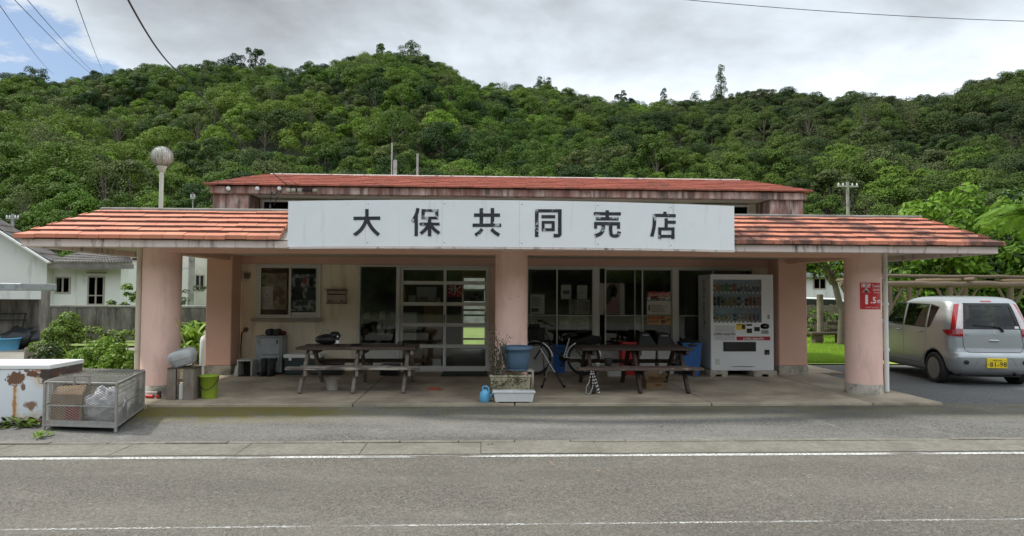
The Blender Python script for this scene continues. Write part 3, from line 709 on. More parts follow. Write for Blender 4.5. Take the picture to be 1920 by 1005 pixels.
# ---- doors B
y = WY - .005
xb = [wb0, xw(746), xw(834), wb1]
mb = MB()
mb.box(wb0, wb1, y - .03, y + .12, zt - .035, zt + .001)
for x, q in ((wb0 + .02, .02), (xb[1], .035), (wb1 - .015, .015)): mb.box(x - q, x + q, y - .03, y + .12, FL, zt - .035)
mb.box(xb[1] + .035, wb1 - .03, y - .03, y + .12, FL + .0, FL + .02)
mb.box(wb0 + .04, xb[1] - .035, y - .02, y + .1, zw(645) - .03, zw(645)); mb.box(wb0 + .04, xb[1] - .035, y + .0, y + .06, FL + .02, zw(645) - .03)
dfr = part(mb, 'door_frame', M['alu'], bevel=.004)
mb = MB(); mb.box(wb0 + .04, xb[1] - .035, y + .03, y + .036, zw(645), zt - .035); mb.build('pane', M['glass'], dfr)
bars = [zw(q) for q in (531, 570.5, 609.5, 649.5)]
for i, (x0, x1, yy) in enumerate(((xb[1] + .036, xb[2] + .03, y + .03), (xb[2] - .03, wb1 - .031, y - .005))):
    d = sash(x0, x1, FL + .02, zt - .036, yy, shop, st=.055, bot=.08, bars=bars, name='sliding_door', bw=.034)
    mb = MB(); hx = x0 + .02 if i else x1 - .035; mb.box(hx - .010, hx + .010, yy - .006, yy - .0005, 1.02 + .0, 1.17); mb.build('handle', M['black'], d)

# ---- glazing C
mb = MB(); zb = .55
mb.box(wc0, wc1, y - .03, y + .12, zt - .04, zt + .001); mb.box(wc0, wc1, y - .03, y + .12, zb - .05, zb)
for px, q in ((1118, .06), (1266, .06)): mb.box(xw(px) - q, xw(px) + q, y - .03, y + .12, zb, zt - .04)
mb.box(wc1 - .04, wc1, y - .03, y + .12, zb, zt - .04)
mb.box(wc0, wc1, y + .0, y + .12, FL, zb - .05)
gfr = part(mb, 'window', M['alu'], bevel=.004)
zr = zw(591)
for a, b, dy in ((988, 1046, .035), (1043, 1113, .0), (1134, 1206, .0), (1190, 1262, .035), (1272, 1341, .035), (1336, 1412, .0)):
    x0 = max(xw(a), wc0 + .001); s = sash(x0, xw(b), zb, zt - .04, y + dy, gfr, st=.026, bars=(zr,), bw=.008)

# ------------------------------------------------------------------ sign board, bowed outwards
SX0, SX1, SZ0, SZ1 = -2.56, 3.41, 2.182, 2.785
SXC = (SX0 + SX1) / 2
def sgy(x): return 8.55 + .32 * ((x - SXC) / ((SX1 - SX0) / 2)) ** 2
sign = thing('shop_sign', 'long bowed white board with six large black kanji on the canopy front', 'sign', (SXC, 8.7, SZ0))
mb = MB(); n = 48
for i in range(n):
    a, b = SX0 + (SX1-SX0)*i/n, SX0 + (SX1-SX0)*(i+1)/n; ya, yb = sgy(a), sgy(b)
    mb.face([(a,ya,SZ0),(b,yb,SZ0),(b,yb,SZ1),(a,ya,SZ1)], 0, True)
    mb.face([(a,ya,SZ1),(b,yb,SZ1),(b,yb+.12,SZ1),(a,ya+.12,SZ1)]); mb.face([(b,yb,SZ0),(a,ya,SZ0),(a,ya+.12,SZ0),(b,yb+.12,SZ0)])
    mb.face([(b,yb+.12,SZ0),(a,ya+.12,SZ0),(a,ya+.12,SZ1),(b,yb+.12,SZ1)])
for x, s in ((SX0, 1), (SX1, -1)):
    ya = sgy(x); mb.face([(x,ya,SZ0),(x,ya,SZ1),(x,ya+.12,SZ1),(x,ya+.12,SZ0)][::s])
mb.box(SX0 + .002, SX0 + .10, sgy(SX0) + .13, 9.55, SZ0 + .002, SZ1 - .002); mb.box(SX1 - .10, SX1 - .002, sgy(SX1) + .13, 9.55, SZ0 + .002, SZ1 - .002)
mb.build('board', M['sign'], sign)
for k in (1, 2, 3, 4, 5):
    x = SX0 + (SX1 - SX0) * k / 6 + .05; mb = MB(); mb.box(x - .0018, x + .0018, sgy(x) - .0012, sgy(x) + .004, SZ0 + .01, SZ1 - .004); mb.build('panel_joint', pm('joint_grey', (.52,.53,.52), .7, .2, 20), sign)
    for z in (SZ0 + .05, SZ1 - .05):
        mb = MB(); mb.lathe((x + .03, sgy(x + .03), z), [(0,-.003),(.007,-.003),(.008,.0)], 8, ax=Euler((PI/2,0,0)).to_matrix() @ Matrix.Scale(-1, 3, (0,0,1))); mb.build('screw', M['galv'], sign)
mb = MB()
for i in range(n):
    a, b = SX0 + (SX1-SX0)*i/n, SX0 + (SX1-SX0)*(i+1)/n; ya, yb = sgy(a) - .012, sgy(b) - .012
    mb.raw([(a,ya,SZ0-.026),(b,yb,SZ0-.026),(b,yb,SZ0-.004),(a,ya,SZ0-.004),(a,ya+.14,SZ0-.026),(b,yb+.14,SZ0-.026),(b,yb+.14,SZ0-.004),(a,ya+.14,SZ0-.004)], [(0,1,2,3),(1,0,4,5),(3,2,6,7)])
mb.build('bottom_trim', M['fascia'], sign)
mb = MB(); mb.face([(SX0+.02, sgy(SX0)+.12, 2.20), (SX1-.02, sgy(SX1)+.12, 2.20), (SX1-.02, 9.0, 2.20), (SX0+.02, 9.0, 2.20)])
mb.build('underside', M['soffit'], sign)
def z3(x, y): return (640 + x / 6.0, 370 + y / 6.0)
def z4(x, y): return (960 + x / 5.647, 370 + y / 5.647)
def sgpt(px, py):
    yy = 8.6
    for _ in range(3): q = P(px, py, yy); yy = sgy(q.x)
    return q
def stroke(mb, pts, wd, zf, idx):
    pp = [Vector(p) for p in pts]; L, Rr = [], []
    for i, p in enumerate(pp):
        t = (pp[min(i+1, len(pp)-1)] - pp[max(i-1, 0)]).normalized(); nn = Vector((-t.y, t.x)) * wd / 2
        L.append(p + nn); Rr.append(p - nn)
    poly = [zf(*p) for p in L] + [zf(*p) for p in Rr[::-1]]
    A = [sgpt(*p) for p in poly]; d = .005 + idx * .0005
    F = [Vector((a.x, sgy(a.x) - d, a.z)) for a in A]; B = [Vector((a.x, sgy(a.x) - .0005, a.z)) for a in A]
    k = len(pp); m = len(poly)
    fs = [(i, i+1, m-2-i, m-1-i) for i in range(k-1)] + [(i, (i+1) % m, m+(i+1) % m, m+i) for i in range(m)]
    mb.raw(F + B, fs)
def smooth(pts, n=5):
    out = []; p = [Vector(q) for q in pts]
    for i in range(len(p) - 1):
        a, b, c, d = p[max(i-1,0)], p[i], p[i+1], p[min(i+2, len(p)-1)]
        for k in range(n):
            t = k / n; out.append(.5*((2*b)+(c-a)*t+(2*a-5*b+4*c-d)*t*t+(3*b-a-3*c+d)*t**3))
    return out + [p[-1]]
KAN = [
 (z3, [([(137,237),(438,234)],38),([(288,132),(288,250)],38),(smooth([(286,235),(262,300),(215,370),(143,428)]),40),(smooth([(289,240),(318,305),(360,365),(422,424)]),40)]),
 (z3, [(smooth([(862,122),(845,190),(798,278)]),38),([(843,200),(843,437)],38),([(902,148),(1092,148)],30),([(902,232),(1092,232)],30),([(920,134),(920,246)],36),([(1074,134),(1074,246)],36),([(882,300),(1110,300)],32),([(993,240),(993,437)],38),(smooth([(978,312),(945,362),(893,408)]),36),(smooth([(1008,312),(1045,360),(1103,404)]),36)]),
 (z3, [([(1575,122),(1575,310)],40),([(1700,120),(1700,310)],40),([(1493,200),(1785,200)],38),([(1477,314),(1798,314)],38),(smooth([(1584,356),(1555,393),(1508,426)]),38),(smooth([(1688,358),(1725,393),(1777,426)]),38)]),
 (z4, [([(262,130),(262,420)],38),([(244,143),(524,143)],34),([(506,128),(506,392)],38),(smooth([(512,380),(494,404),(440,404)]),36),([(312,205),(457,205)],34),([(315,264),(452,264)],28),([(315,342),(452,342)],30),([(330,252),(330,356)],30),([(436,252),(436,356)],32)]),
 (z4, [([(1008,137),(1008,225)],36),([(865,173),(1152,175)],34),([(888,227),(1128,229)],34),([(870,278),(1143,280)],36),([(885,264),(885,330)],32),([(1128,264),(1128,332)],32),(smooth([(968,290),(962,345),(935,385),(876,410)]),38),(smooth([(1045,290),(1046,375),(1066,404),(1118,404),(1136,362)]),36)]),
 (z4, [([(1619,152),(1619,195)],34),([(1493,190),(1733,195)],34),(smooth([(1508,178),(1505,300),(1480,414)]),36),([(1632,222),(1632,330)],32),([(1625,262),(1733,264)],32),([(1549,334),(1720,334)],32),([(1564,320),(1564,440)],32),([(1704,320),(1704,440)],32),([(1549,412),(1720,412)],30)])]
for zf, ss in KAN:
    mb = MB()
    for i, (pts, wd) in enumerate(ss): stroke(mb, pts, wd, zf, i)
    mb.build('letter', M['ink'], sign)
# ------------------------------------------------------------------ things on the porch
def centre(px, py, Y): return P(px, py, Y)
def picnic_table(x0, x1, yc, label, top, seat, seat2, leg, seed):
    rr = random.Random(seed)
    t = thing('picnic_table', label, 'picnic table', ((x0+x1)/2, yc, FL), 0, 'picnic tables on the porch')
    mb = MB(); zt_ = .752
    for i in range(4):
        a = yc - .36 + i * .183; e = rr.uniform(-.02, .02)
        mb.box(x0 + e + .02, x1 + e - .02, a, a + .176, zt_ - .042 + rr.uniform(-.003,.003), zt_ + rr.uniform(-.004,.004))
    mb.build('tabletop', top, t, bevel=.006)
    for sgn in (-1, 1):
        mb = MB(); a = yc + sgn * .60
        for o, sh, w_ in ((.0, 0, .075), (-sgn * .165, .16, .07)):
            mb.box(x0 - .06 + sh, x1 + .05 - sh, a + o - w_, a + o + w_, .445 + rr.uniform(-.003,.003), .486)
        mb.build('bench', seat if sgn < 0 else seat2, t, bevel=.006)
    for k, xx in enumerate((x0 + .16, (x0+x1)/2 - .01, x1 - .16)):
        for sgn in (-1, 1):
            mb = MB(); j = rr.uniform(-.02, .02)
            mb.bar((xx + j, yc + sgn * .645, FL), (xx, yc + sgn * .16, .706), .085, .05, up=(1,0,0))
            mb.build('leg', leg, t, bevel=.005)
        mb = MB(); mb.box(xx + .047, xx + .092, yc - .66, yc + .66, .355, .442); mb.box(xx + .047, xx + .092, yc - .33, yc + .33, .635, .708)
        mb.build('cross_rail', leg, t, bevel=.004)
    return t
picnic_table(P(556,651,10.3).x, P(784,651,10.3).x, 10.58, 'weathered grey picnic table with whitish peeling bench, left of the centre column', M['wood'], M['woodw'], M['wood'], M['grey_wood'], 1)
picnic_table(P(1084,655,10.3).x, P(1296,655,10.3).x, 10.52, 'dark brown picnic table between the bicycle and the vending machine', M['wood2'], M['woodspk'], M['wood2'], M['wood2'], 2)

def simple(name, label, cat, build, mats, group=None, **k):
    mb = MB(); build(mb); o = mb.build(name, mats, None, **k); return tag(o, label, cat, group)

# --- on the left table
def bag(mb):
    c = P(615, 640, 10.85); rr = random.Random(3)
    mb.ball((c.x, 10.8, .835), (.19, .13, .085), fn=lambda d: 1 + .16 * mnoise.noise(d * 2.1) + .08 * mnoise.noise(d * 5))
    mb.ball((c.x + .12, 10.8, .90), (.09, .08, .06), fn=lambda d: 1 + .2 * mnoise.noise(d * 3))
    mb.tube([(c.x-.16,10.78,.85),(c.x-.06,10.76,.98),(c.x+.02,10.76,1.0),(c.x+.06,10.78,.93)], .006, 6, 1)
simple('black_bag', 'crumpled black bag lying on the grey picnic table', 'bag', bag, [M['black'], M['steelgrey']])
def bottle(mb):
    c = P(633, 640, 10.42)
    mb.lathe((c.x, 10.42, .753), [(.026,0),(.028,.01),(.028,.045)], 14, 0); mb.lathe((c.x, 10.42, .753), [(.0285,.045),(.0285,.095)], 14, 1)
    mb.lathe((c.x, 10.42, .753), [(.028,.095),(.024,.11),(.011,.13),(.011,.145)], 14, 0); mb.lathe((c.x, 10.42, .753), [(.014,.145),(.014,.163)], 12, 1)
simple('small_bottle', 'small dark bottle with white label on the grey picnic table', 'bottle', bottle, [M['black'], M['white']])
def tin(mb):
    c = P(751, 645, 10.6); mb.lathe((c.x, 10.6, .752), [(.05,0),(.05,.055),(.047,.06)], 18); mb.lathe((c.x, 10.6, .752), [(.036,.06),(.036,.066)], 18)
simple('round_tin', 'dark round ashtray tin at the right end of the grey picnic table', 'tin', tin, [M['black']])
def tray(mb):
    c = P(667, 646, 10.6); mb.lathe((c.x, 10.6, .752), [(.07,0),(.10,.02),(.095,.024),(.068,.006)], 18)
simple('shallow_dish', 'dark shallow dish on the middle of the grey picnic table', 'dish', tray, [M['black']])

# --- under and behind it
def bucket(mb):
    c = P(624, 716, 10.35); x = c.x; y = 10.35
    mb.lathe((x, y, FL), [(.083,0),(.085,.005),(.105,.17),(.116,.172),(.116,.183),(.100,.183),(.078,.02)], 26)
    mb.tube([(x+.11, y, .27), (x+.155, y-.02, .235), (x+.14, y-.03, .21)], .006, 6)
simple('white_bucket', 'small off white bucket on the floor under the grey picnic table', 'bucket', bucket, [pm('offwhite', (.50,.47,.41), .6, .08, 5, dirt=(.25,.22,.17), da=.5, ds=6)])
def cloth(mb):
    c = P(815, 726, 10.35); rr = random.Random(8)
    def q(u, v):
        x = (u - .5) * .26 * (1 - .35 * abs(2*v-1)); y = (v - .5) * .17
        h = .045 * max(0, 1 - (abs(2*u-1.0))**2) * max(0, 1 - abs(2*v-1)**2) * (.6 + .8 * mnoise.noise(Vector((u*6, v*5, 1)))) + .006
        return (c.x + x + .02 * mnoise.noise(Vector((u*4, v*4, 5))), 10.35 + y, FL + max(.004, h))
    mb.grid(q, 14, 10)
simple('red_cloth', 'crumpled orange red cloth lying on the open porch floor', 'cloth', cloth, [pm('red_cloth', (.42,.10,.055), .9, .15, 8)])
def mat_(mb):
    a, b = P(828, 699, 12.1), P(914, 699, 12.1); mb.box(a.x, b.x, 11.92, 12.55, FL + .001, FL + .022)
simple('door_mat', 'dark green mat on the floor before the sliding door', 'mat', mat_, [pm('mat_green', (.022,.035,.018), .95, .3, 30, bump=.6, bs=150)], bevel=.006)

# cooler box
cx0, cx1 = P(531, 690, 12.15).x, P(601, 690, 12.15).x
t = thing('cooler_box', 'dark green cooler box with white lid against the cream wall', 'cooler box', ((cx0+cx1)/2, 12.3, FL))
mb = MB(); mb.box(cx0 + .02, cx1 - .02, 12.15, 12.52, FL, .40); mb.build('body', pm('cooler_green', (.022,.045,.042), .5, .1, 4), t, bevel=.02, seg=3)
mb = MB(); mb.box(cx0, cx1, 12.13, 12.54, .402, .47); mb.build('lid', M['white'], t, bevel=.018, seg=3)
mb = MB(); mb.box(cx0 + .10, cx0 + .15, 12.122, 12.149, .36, .43); mb.box(cx1 - .15, cx1 - .10, 12.122, 12.149, .36, .43); mb.build('latch', M['white'], t, bevel=.004)
# grey cabinet
kx0, kx1 = P(479, 690, 12.25).x, P(528, 690, 12.25).x
t = thing('metal_cabinet', 'old grey metal cabinet with two doors against the cream wall', 'cabinet', ((kx0+kx1)/2, 12.4, FL))
mb = MB(); mb.box(kx0, kx1, 12.25, 12.6, FL + .03, .765); mb.build('body', M['steelgrey'], t, bevel=.008)
mb = MB(); mb.box(kx0 - .015, kx1 + .015, 12.23, 12.61, .767, .79); mb.build('top', M['steelgrey'], t, bevel=.006)
for z0, z1 in ((.46, .75), (.15, .44)):
    mb = MB(); mb.box(kx0 + .10, kx1 - .04, 12.228, 12.248, z0, z1); d = mb.build('door', pm('cabinet_door', (.34,.37,.39), .5, .1, 9, dirt=(.22,.24,.25), da=.6, ds=25), t, bevel=.004)
    mb = MB(); mb.box(kx1 - .09, kx1 - .07, 12.215, 12.227, z1 - .10, z1 - .03); mb.build('handle', M['black'], d)
for x in (kx0 + .04, kx1 - .04): mb = MB(); mb.box(x - .02, x + .02, 12.28, 12.58, FL, FL + .03); mb.build('foot', M['black'], t)
def boot(mb, x, y):
    mb.lathe((x, y, FL), [(.052,.05),(.05,.12),(.062,.30),(.058,.30),(.046,.14)], 16, sy=1.1)
    mb.ball((x, y - .07, FL + .045), (.05, .13, .048), nu=14, nv=8)
    mb.obox((x, y - .06, FL + .008), (.095, .25, .016))
for px in (494, 509):
    simple('rubber_boot', 'tall black rubber boot standing before the grey cabinet, one of a pair', 'boot', lambda mb: boot(mb, P(px, 690, 12.05).x, 12.1), [M['rubber']], 'pair of boots by the cabinet')
def shoe(mb, px):
    x = P(px, 627, 12.35).x
    mb.lathe((x, 12.28, .852), [(.055,0),(.062,.02),(.06,.2),(.05,.25),(.02,.27)], 16, ax=Euler((-PI/2,0,0)).to_matrix())
for px in (505, 519):
    simple('rolled_boot', 'black boot lying sole forward on top of the grey cabinet, one of a pair', 'boot', lambda mb: shoe(mb, px), [M['rubber']], 'boots lying on the cabinet')
def redcap(mb):
    c = P(530, 627, 12.45); mb.ball((c.x, 12.45, .83), (.075, .06, .04), fn=lambda d: 1 + .2 * mnoise.noise(d * 3))
simple('red_rag', 'dark red rag bunched on the right edge of the cabinet top', 'rag', redcap, [pm('rag_red', (.16,.03,.025), .9, .2, 9)])
# dustpan box
dx0, dx1 = P(446, 690, 12.0).x, P(474, 690, 12.0).x
def pan(mb):
    y0, y1 = 11.95, 12.25; z1 = .40
    mb.box(dx0, dx0 + .02, y0, y1, FL, z1); mb.box(dx1 - .02, dx1, y0, y1, FL, z1 - .03); mb.box(dx0 + .021, dx1 - .021, y0, y1, z1 - .035, z1 - .012); mb.box(dx0 + .021, dx1 - .021, y1 - .02, y1, FL, z1 - .04, 1)
    mb.box(dx0 + .021, dx1 - .021, y0, y1 - .021, FL, FL + .015, 1); mb.obox((dx0 - .03, y0 + .1, FL + .09), (.05, .12, .18), (0, .15, 0))
simple('dustpan_box', 'upright white framed dustpan box with dark inside by the rear pillar', 'dustpan', pan, [pm('pan_white', (.5,.49,.45), .6, .1, 6), M['black']], bevel=.004)
def hose(mb):
    a = P(461, 618, WY - .03)
    mb.tube([(a.x, WY - .01, a.z), (a.x, WY - .09, a.z)], .028, 10, 0); mb.lathe((a.x, WY - .012, a.z), [(.045,0),(.045,.01)], 12, 0, ax=Euler((PI/2,0,0)).to_matrix())
    mb.tube([(a.x, WY - .085, a.z), (a.x - .05, WY - .10, a.z - .06), (a.x - .055, WY - .12, a.z - .3), (a.x - .03, WY - .16, a.z - .55), (a.x + .03, WY - .2, .17)], .013, 8, 1)
simple('tap_hose', 'dark hose hanging from a tap on the cream wall', 'hose', hose, [pm('brass', (.20,.12,.07), .5, .2, 9), M['rubber']])
def vent(mb):
    a = P(464.5, 517, WY); mb.box(a.x - .055, a.x + .055, WY - .05, WY - .001, a.z - .02, a.z + .055)
    mb.lathe((a.x, WY - .025, a.z - .06), [(.035,0),(.05,.03),(.05,.045)], 14)
simple('wall_vent', 'small brown fitting on the cream wall beside the rear pillar', 'wall fitting', vent, [pm('fit_brown', (.20,.14,.11), .6, .15, 8)], bevel=.004)
# mailbox
ma, mbx = P(614, 569, WY), P(652, 543, WY)
t = thing('mailbox', 'rusty cream metal mailbox on the wall between window and glass door', 'mailbox', ((ma.x+mbx.x)/2, WY - .06, ma.z))
M['mailbox'] = pm('mailbox_metal', (.36,.31,.25), .55, .1, 6, dirt=(.12,.06,.035), da=.8, ds=7, dth=(.5,.62))
mb = MB(); mb.box(ma.x + .01, mbx.x - .01, WY - .13, WY - .002, ma.z + .015, mbx.z - .02); mb.build('body', M['mailbox'], t, bevel=.008)
mb = MB(); mb.box(ma.x, mbx.x, WY - .16, WY - .001, mbx.z - .018, mbx.z); mb.box(ma.x, mbx.x, WY - .15, WY - .001, ma.z, ma.z + .013); mb.build('rim', pm('rim_rust', (.12,.07,.045), .7, .2, 9), t, bevel=.003)
mb = MB(); mb.box(ma.x + .03, mbx.x - .03, WY - .1345, WY - .131, mbx.z - .10, mbx.z - .078); mb.box(ma.x + .05, ma.x + .11, WY - .1345, WY - .131, ma.z + .04, ma.z + .06); mb.box(mbx.x - .11, mbx.x - .05, WY - .1345, WY - .131, ma.z + .04, ma.z + .06); mb.build('slot', M['black'], t)
def blk(px0, px1, py0, py1, y0, y1):
    a, b = P(px0, py1, y0), P(px1, py0, y0)
    return lambda mb: mb.box(a.x, b.x, y0, y1, FL, b.z)
simple('black_crate', 'black crate on the floor behind the right half of the grey picnic table', 'crate', blk(712, 748, 684, 703, 12.05, 12.35), [M['black']], bevel=.015)
simple('dark_box', 'low dark box on the floor right of the green cooler box', 'box', blk(603, 640, 682, 703, 12.1, 12.4), [M['black']], bevel=.01)

# --- the planters at the centre column
px0, px1 = P(924, 745, 9.04).x, P(1004, 745, 9.04).x
def planter(name, label, x0, x1, y0, y1, z0, z1, m, soil=True, feet=False, tp=.035):
    t = thing(name, label, 'planter', ((x0+x1)/2, (y0+y1)/2, z0))
    mb = MB(); zb = z0 + (.012 if feet else 0)
    def ring(k, z): return [(x0+k, y0+k*.6, z), (x1-k, y0+k*.6, z), (x1-k, y1-k*.6, z), (x0+k, y1-k*.6, z)]
    L = [ring(tp, zb), ring(.012, z1 - .028), ring(-.004, z1 - .028), ring(-.004, z1), ring(.016, z1), ring(.022, z1 - .035)]
    vs = [p for r_ in L for p in r_]; fs = [(3,2,1,0)] + [(i*4+j, i*4+(j+1)%4, (i+1)*4+(j+1)%4, (i+1)*4+j) for i in range(5) for j in range(4)]
    mb.raw(vs, fs)
    if feet:
        for x in (x0 + .06, x1 - .06): mb.box(x - .02, x + .02, y0 + .03, y1 - .03, z0, z0 + .012)
    mb.build('tub', m, t, bevel=.005)
    if soil:
        mb = MB(); mb.face(ring(.023, z1 - .034)); mb.build('soil', M['soil'], t)
    return t
planter('white_planter', 'white rectangular plastic planter at the front edge of the porch', px0, px1, 9.07, 9.21, FL + .001, .262, pm('planter_white', (.66,.67,.66), .5, .04, 5, dirt=(.35,.33,.28), da=.4, ds=6), feet=True)
cpx0, cpx1 = P(918, 715, 9.24).x, P(996, 715, 9.24).x
cp = planter('cream_planter', 'stained cream planter holding trailing plants below the blue pot', cpx0, cpx1, 9.23, 9.37, FL + .002, .455, pm('planter_cream', (.42,.37,.25), .6, .08, 5, dirt=(.13,.11,.06), da=.6, ds=5, dstr=(3,3,.6), dth=(.48,.62)))
rx0, rx1 = P(929, 700, 9.5).x, P(1001, 700, 9.4).x
t = thing('plant_rack', 'pale metal rack under the blue flower pot', 'rack', ((rx0+rx1)/2, 9.5, FL))
mb = MB(); mb.box(rx0, rx1, 9.385, 9.655, .482, .505); mb.build('shelf', M['plinth'], t, bevel=.004)
for x in (rx0 + .014, rx1 - .014):
    for y_ in (9.40, 9.64): mb = MB(); mb.box(x - .012, x + .012, y_ - .012, y_ + .012, FL, .481); mb.build('leg', M['plinth'], t)
pc_ = Vector((P(968, 668, 9.43).x, 9.43, .506))
t = thing('blue_pot', 'big round blue flower pot on the rack before the centre column', 'flower pot', tuple(pc_))
mb = MB(); mb.lathe(pc_, [(.135,0),(.14,.012),(.155,.03),(.185,.12),(.198,.22),(.205,.285),(.228,.29),(.232,.305),(.228,.335),(.205,.338),(.196,.30)], 40)
mb.build('bowl', pm('pot_blue', (.075,.135,.21), .5, .12, 4, dirt=(.05,.07,.09), da=.6, ds=4, dirt2=(.3,.33,.36), d2a=.5, d2s=30, d2th=(.66,.72)), t)
mb = MB(); mb.lathe(pc_ + Vector((0,0,.30)), [(.0,.0),(.196,0)], 30); mb.build('soil', M['soil'], t)
mb = MB(); mb.lathe(pc_, [(.165,-.0005),(.172,.022),(.145,.022)], 30); mb.build('saucer', pm('saucer_blue', (.06,.10,.15), .5, .1), t)
wc_ = Vector((P(909, 748, 9.2).x, 9.22, FL))
t = thing('watering_can', 'small sky blue watering can on the porch edge left of the planters', 'watering can', tuple(wc_))
mb = MB(); mb.lathe(wc_, [(.066,0),(.073,.008),(.07,.115),(.058,.135),(.034,.15),(.034,.165)], 24); mb.build('body', M['lblue'], t)
mb = MB(); mb.tube([wc_ + Vector(q) for q in ((-.03,0,.16),(-.025,0,.20),(.015,0,.212),(.05,0,.19),(.058,0,.13))], .011, 8); mb.build('handle', M['lblue'], t)
mb = MB(); mb.tube([wc_ + Vector(q) for q in ((.055,0,.04),(.09,0,.085),(.125,0,.13))], [.018,.013,.010], 10); mb.build('spout', M['lblue'], t)

def twig_plant(name, label, roots, seed, m, leaf, nleaf, ex=None):
    """thin branching stems with leaves along them; roots = list of (base, tip)"""
    rng = np.random.default_rng(seed); mb = MB(); C, N = [], []
    for a, b in roots:
        a, b = np.array(a), np.array(b); mid = (a + b) / 2 + rng.normal(size=3) * .04
        mb.tube([a, mid, b], [.006, .005, .002], 5)
        for _ in range(nleaf):
            u = rng.uniform(.25, 1.05); p = (1-u)**2 * a + 2*u*(1-u) * mid + u*u * b
            C.append(p + rng.normal(size=3) * leaf * 1.1); N.append(rng.normal(size=3) + np.array([0, -.4, .7]))
    t = thing(name, label, 'plant', tuple(np.mean([r_[0] for r_ in roots], 0)))
    mb.build('stems', M['bark'], t)
    me = leaf_mesh('leaves', np.array(C) - np.array(t.location), np.array(N), leaf * rng.uniform(.7, 1.4, len(C)), .5, [m], rng=rng, fold=.08)
    mesh_obj('leaves', me, t); return t
M['leaf_dull'] = leafmat('leaf_dull', (.055,.075,.025), (.10,.11,.04), trans=.2)
M['leaf_fresh'] = leafmat('leaf_fresh', (.17,.28,.03), (.28,.42,.06), trans=.35)
M['leaf_dark'] = leafmat('leaf_dark', (.018,.045,.012), (.04,.085,.018), trans=.2)
M['leaf_broad'] = leafmat('leaf_broad', (.10,.20,.022), (.20,.33,.04), rough=.5, trans=.3, spec=.2)
rq = random.Random(4)
base = Vector((cpx0 + .07, 9.30, .43))
twig_plant('potted_shrub', 'thin twiggy shrub with small leaves rising left of the blue pot', [((base.x + rq.uniform(-.03,.06), 9.30, .43), (P(rq.uniform(914, 962), 600, 9.25).x, 9.25 + rq.uniform(-.1,.1), P(930, rq.uniform(616, 668), 9.25).z)) for _ in range(22)], 5, M['leaf_dull'], .034, 16)
twig_plant('trailing_plant', 'tangle of trailing leafy stems spilling over the cream planter', [((rq.uniform(cpx0+.05, cpx1-.05), 9.30, .43), (rq.uniform(cpx0, cpx1), 9.17 + rq.uniform(-.02,.06), rq.uniform(.24, .53))) for _ in range(26)], 6, M['leaf_dull'], .032, 11)

# --- bicycle (front wheel to the left)
by = 12.12
fwc, rwc = Vector((P(1003, 671, by).x, by, FL + .305)), Vector((P(1094, 667, by).x, by, FL + .305))
bike = thing('bicycle', 'black city bicycle with chrome frame, front basket and rear carrier box', 'bicycle', ((fwc.x + rwc.x) / 2, by, FL))
AX = Euler((PI/2, 0, 0)).to_matrix()
def wheel(c):
    mb = MB(); n = 40
    mb.tube([c + Vector((.285*math.cos(2*PI*i/n), 0, .285*math.sin(2*PI*i/n))) for i in range(n+1)], .020, 8, caps=False); w_ = mb.build('wheel', M['rubber'], bike)
    mb = MB(); mb.tube([c + Vector((.262*math.cos(2*PI*i/n), 0, .262*math.sin(2*PI*i/n))) for i in range(n+1)], .010, 6, caps=False)
    for i in range(18):
        a = 2*PI*i/18; mb.tube([c + Vector((.02*math.cos(a+.6), .02*(-1)**i, .02*math.sin(a+.6))), c + Vector((.26*math.cos(a), 0, .26*math.sin(a)))], .0016, 4, caps=False)
    mb.tube([c + Vector((0,-.045,0)), c + Vector((0,.045,0))], .02, 10); mb.build('rim', M['bike'], w_)
    mb = MB(); mb.tube([c + Vector((.312*math.cos(a), 0, .312*math.sin(a))) for a in [PI*.02 + PI*.95*i/16 for i in range(17)]], .024, 6, caps=False)
    mb.build('mudguard', M['chrome'], w_)
wheel(fwc); wheel(rwc)
def bp(px, py, dy=0): q = P(px, py, by); return Vector((q.x, by + dy, q.z))
hd0, hd1, bb, st = bp(1021, 614), bp(1017, 643), bp(1057, 670), bp(1068, 634)
mb = MB()
mb.tube([hd0, hd1], .019, 10); mb.tube([hd1 + Vector((0,0,.03)), bp(1036, 655), bb], .017, 10); mb.tube([hd0 - Vector((0,0,.06)), bp(1037, 650), (st*.35 + bb*.65)], .012, 10)
mb.tube([st, bb], .016, 10, 1)
for dy in (-.05, .05):
    mb.tube([bb + Vector((0,dy*.4,0)), rwc + Vector((0,dy,0))], .009, 8, 1); mb.tube([st - Vector((0,0,.06)) + Vector((0,dy*.3,0)), rwc + Vector((0,dy,0))], .008, 8)
    mb.tube([hd1 + Vector((0,dy,0)), (hd1 + fwc)/2 + Vector((.02,dy,0)), fwc + Vector((0,dy,0))], .010, 8)
mb.build('frame', [M['bike'], M['chrome']], bike)
mb = MB(); mb.tube([bp(1036, 611, -.26), bp(1024, 606, -.22), bp(1020, 607, -.1), bp(1020, 608), bp(1020, 607, .1), bp(1024, 606, .22), bp(1036, 611, .26)], .011, 8); mb.build('handlebar', M['black'], bike)
mb = MB(); s0 = bp(1069, 629); mb.ball(s0, (.13, .075, .035), fn=lambda d: 1 - .25 * max(0, -d.x)); mb.tube([st, s0], .013, 8); mb.build('saddle', M['black'], bike)
mb = MB(); mb.lathe(bb, [(.0,-.052),(.085,-.052),(.085,-.046),(0,-.046)], 24, ax=AX); mb.tube([bb, bb + Vector((-.05,-.075,-.14))], .008, 6); mb.obox(bb + Vector((-.05,-.11,-.14)), (.09,.07,.02)); mb.tube([bb, bb + Vector((.05,.075,.14))], .008, 6); mb.obox(bb + Vector((.05,.11,.14)), (.09,.07,.02)); mb.build('crank', M['black'], bike)
b0 = bp(1004, 628)
mb = MB()
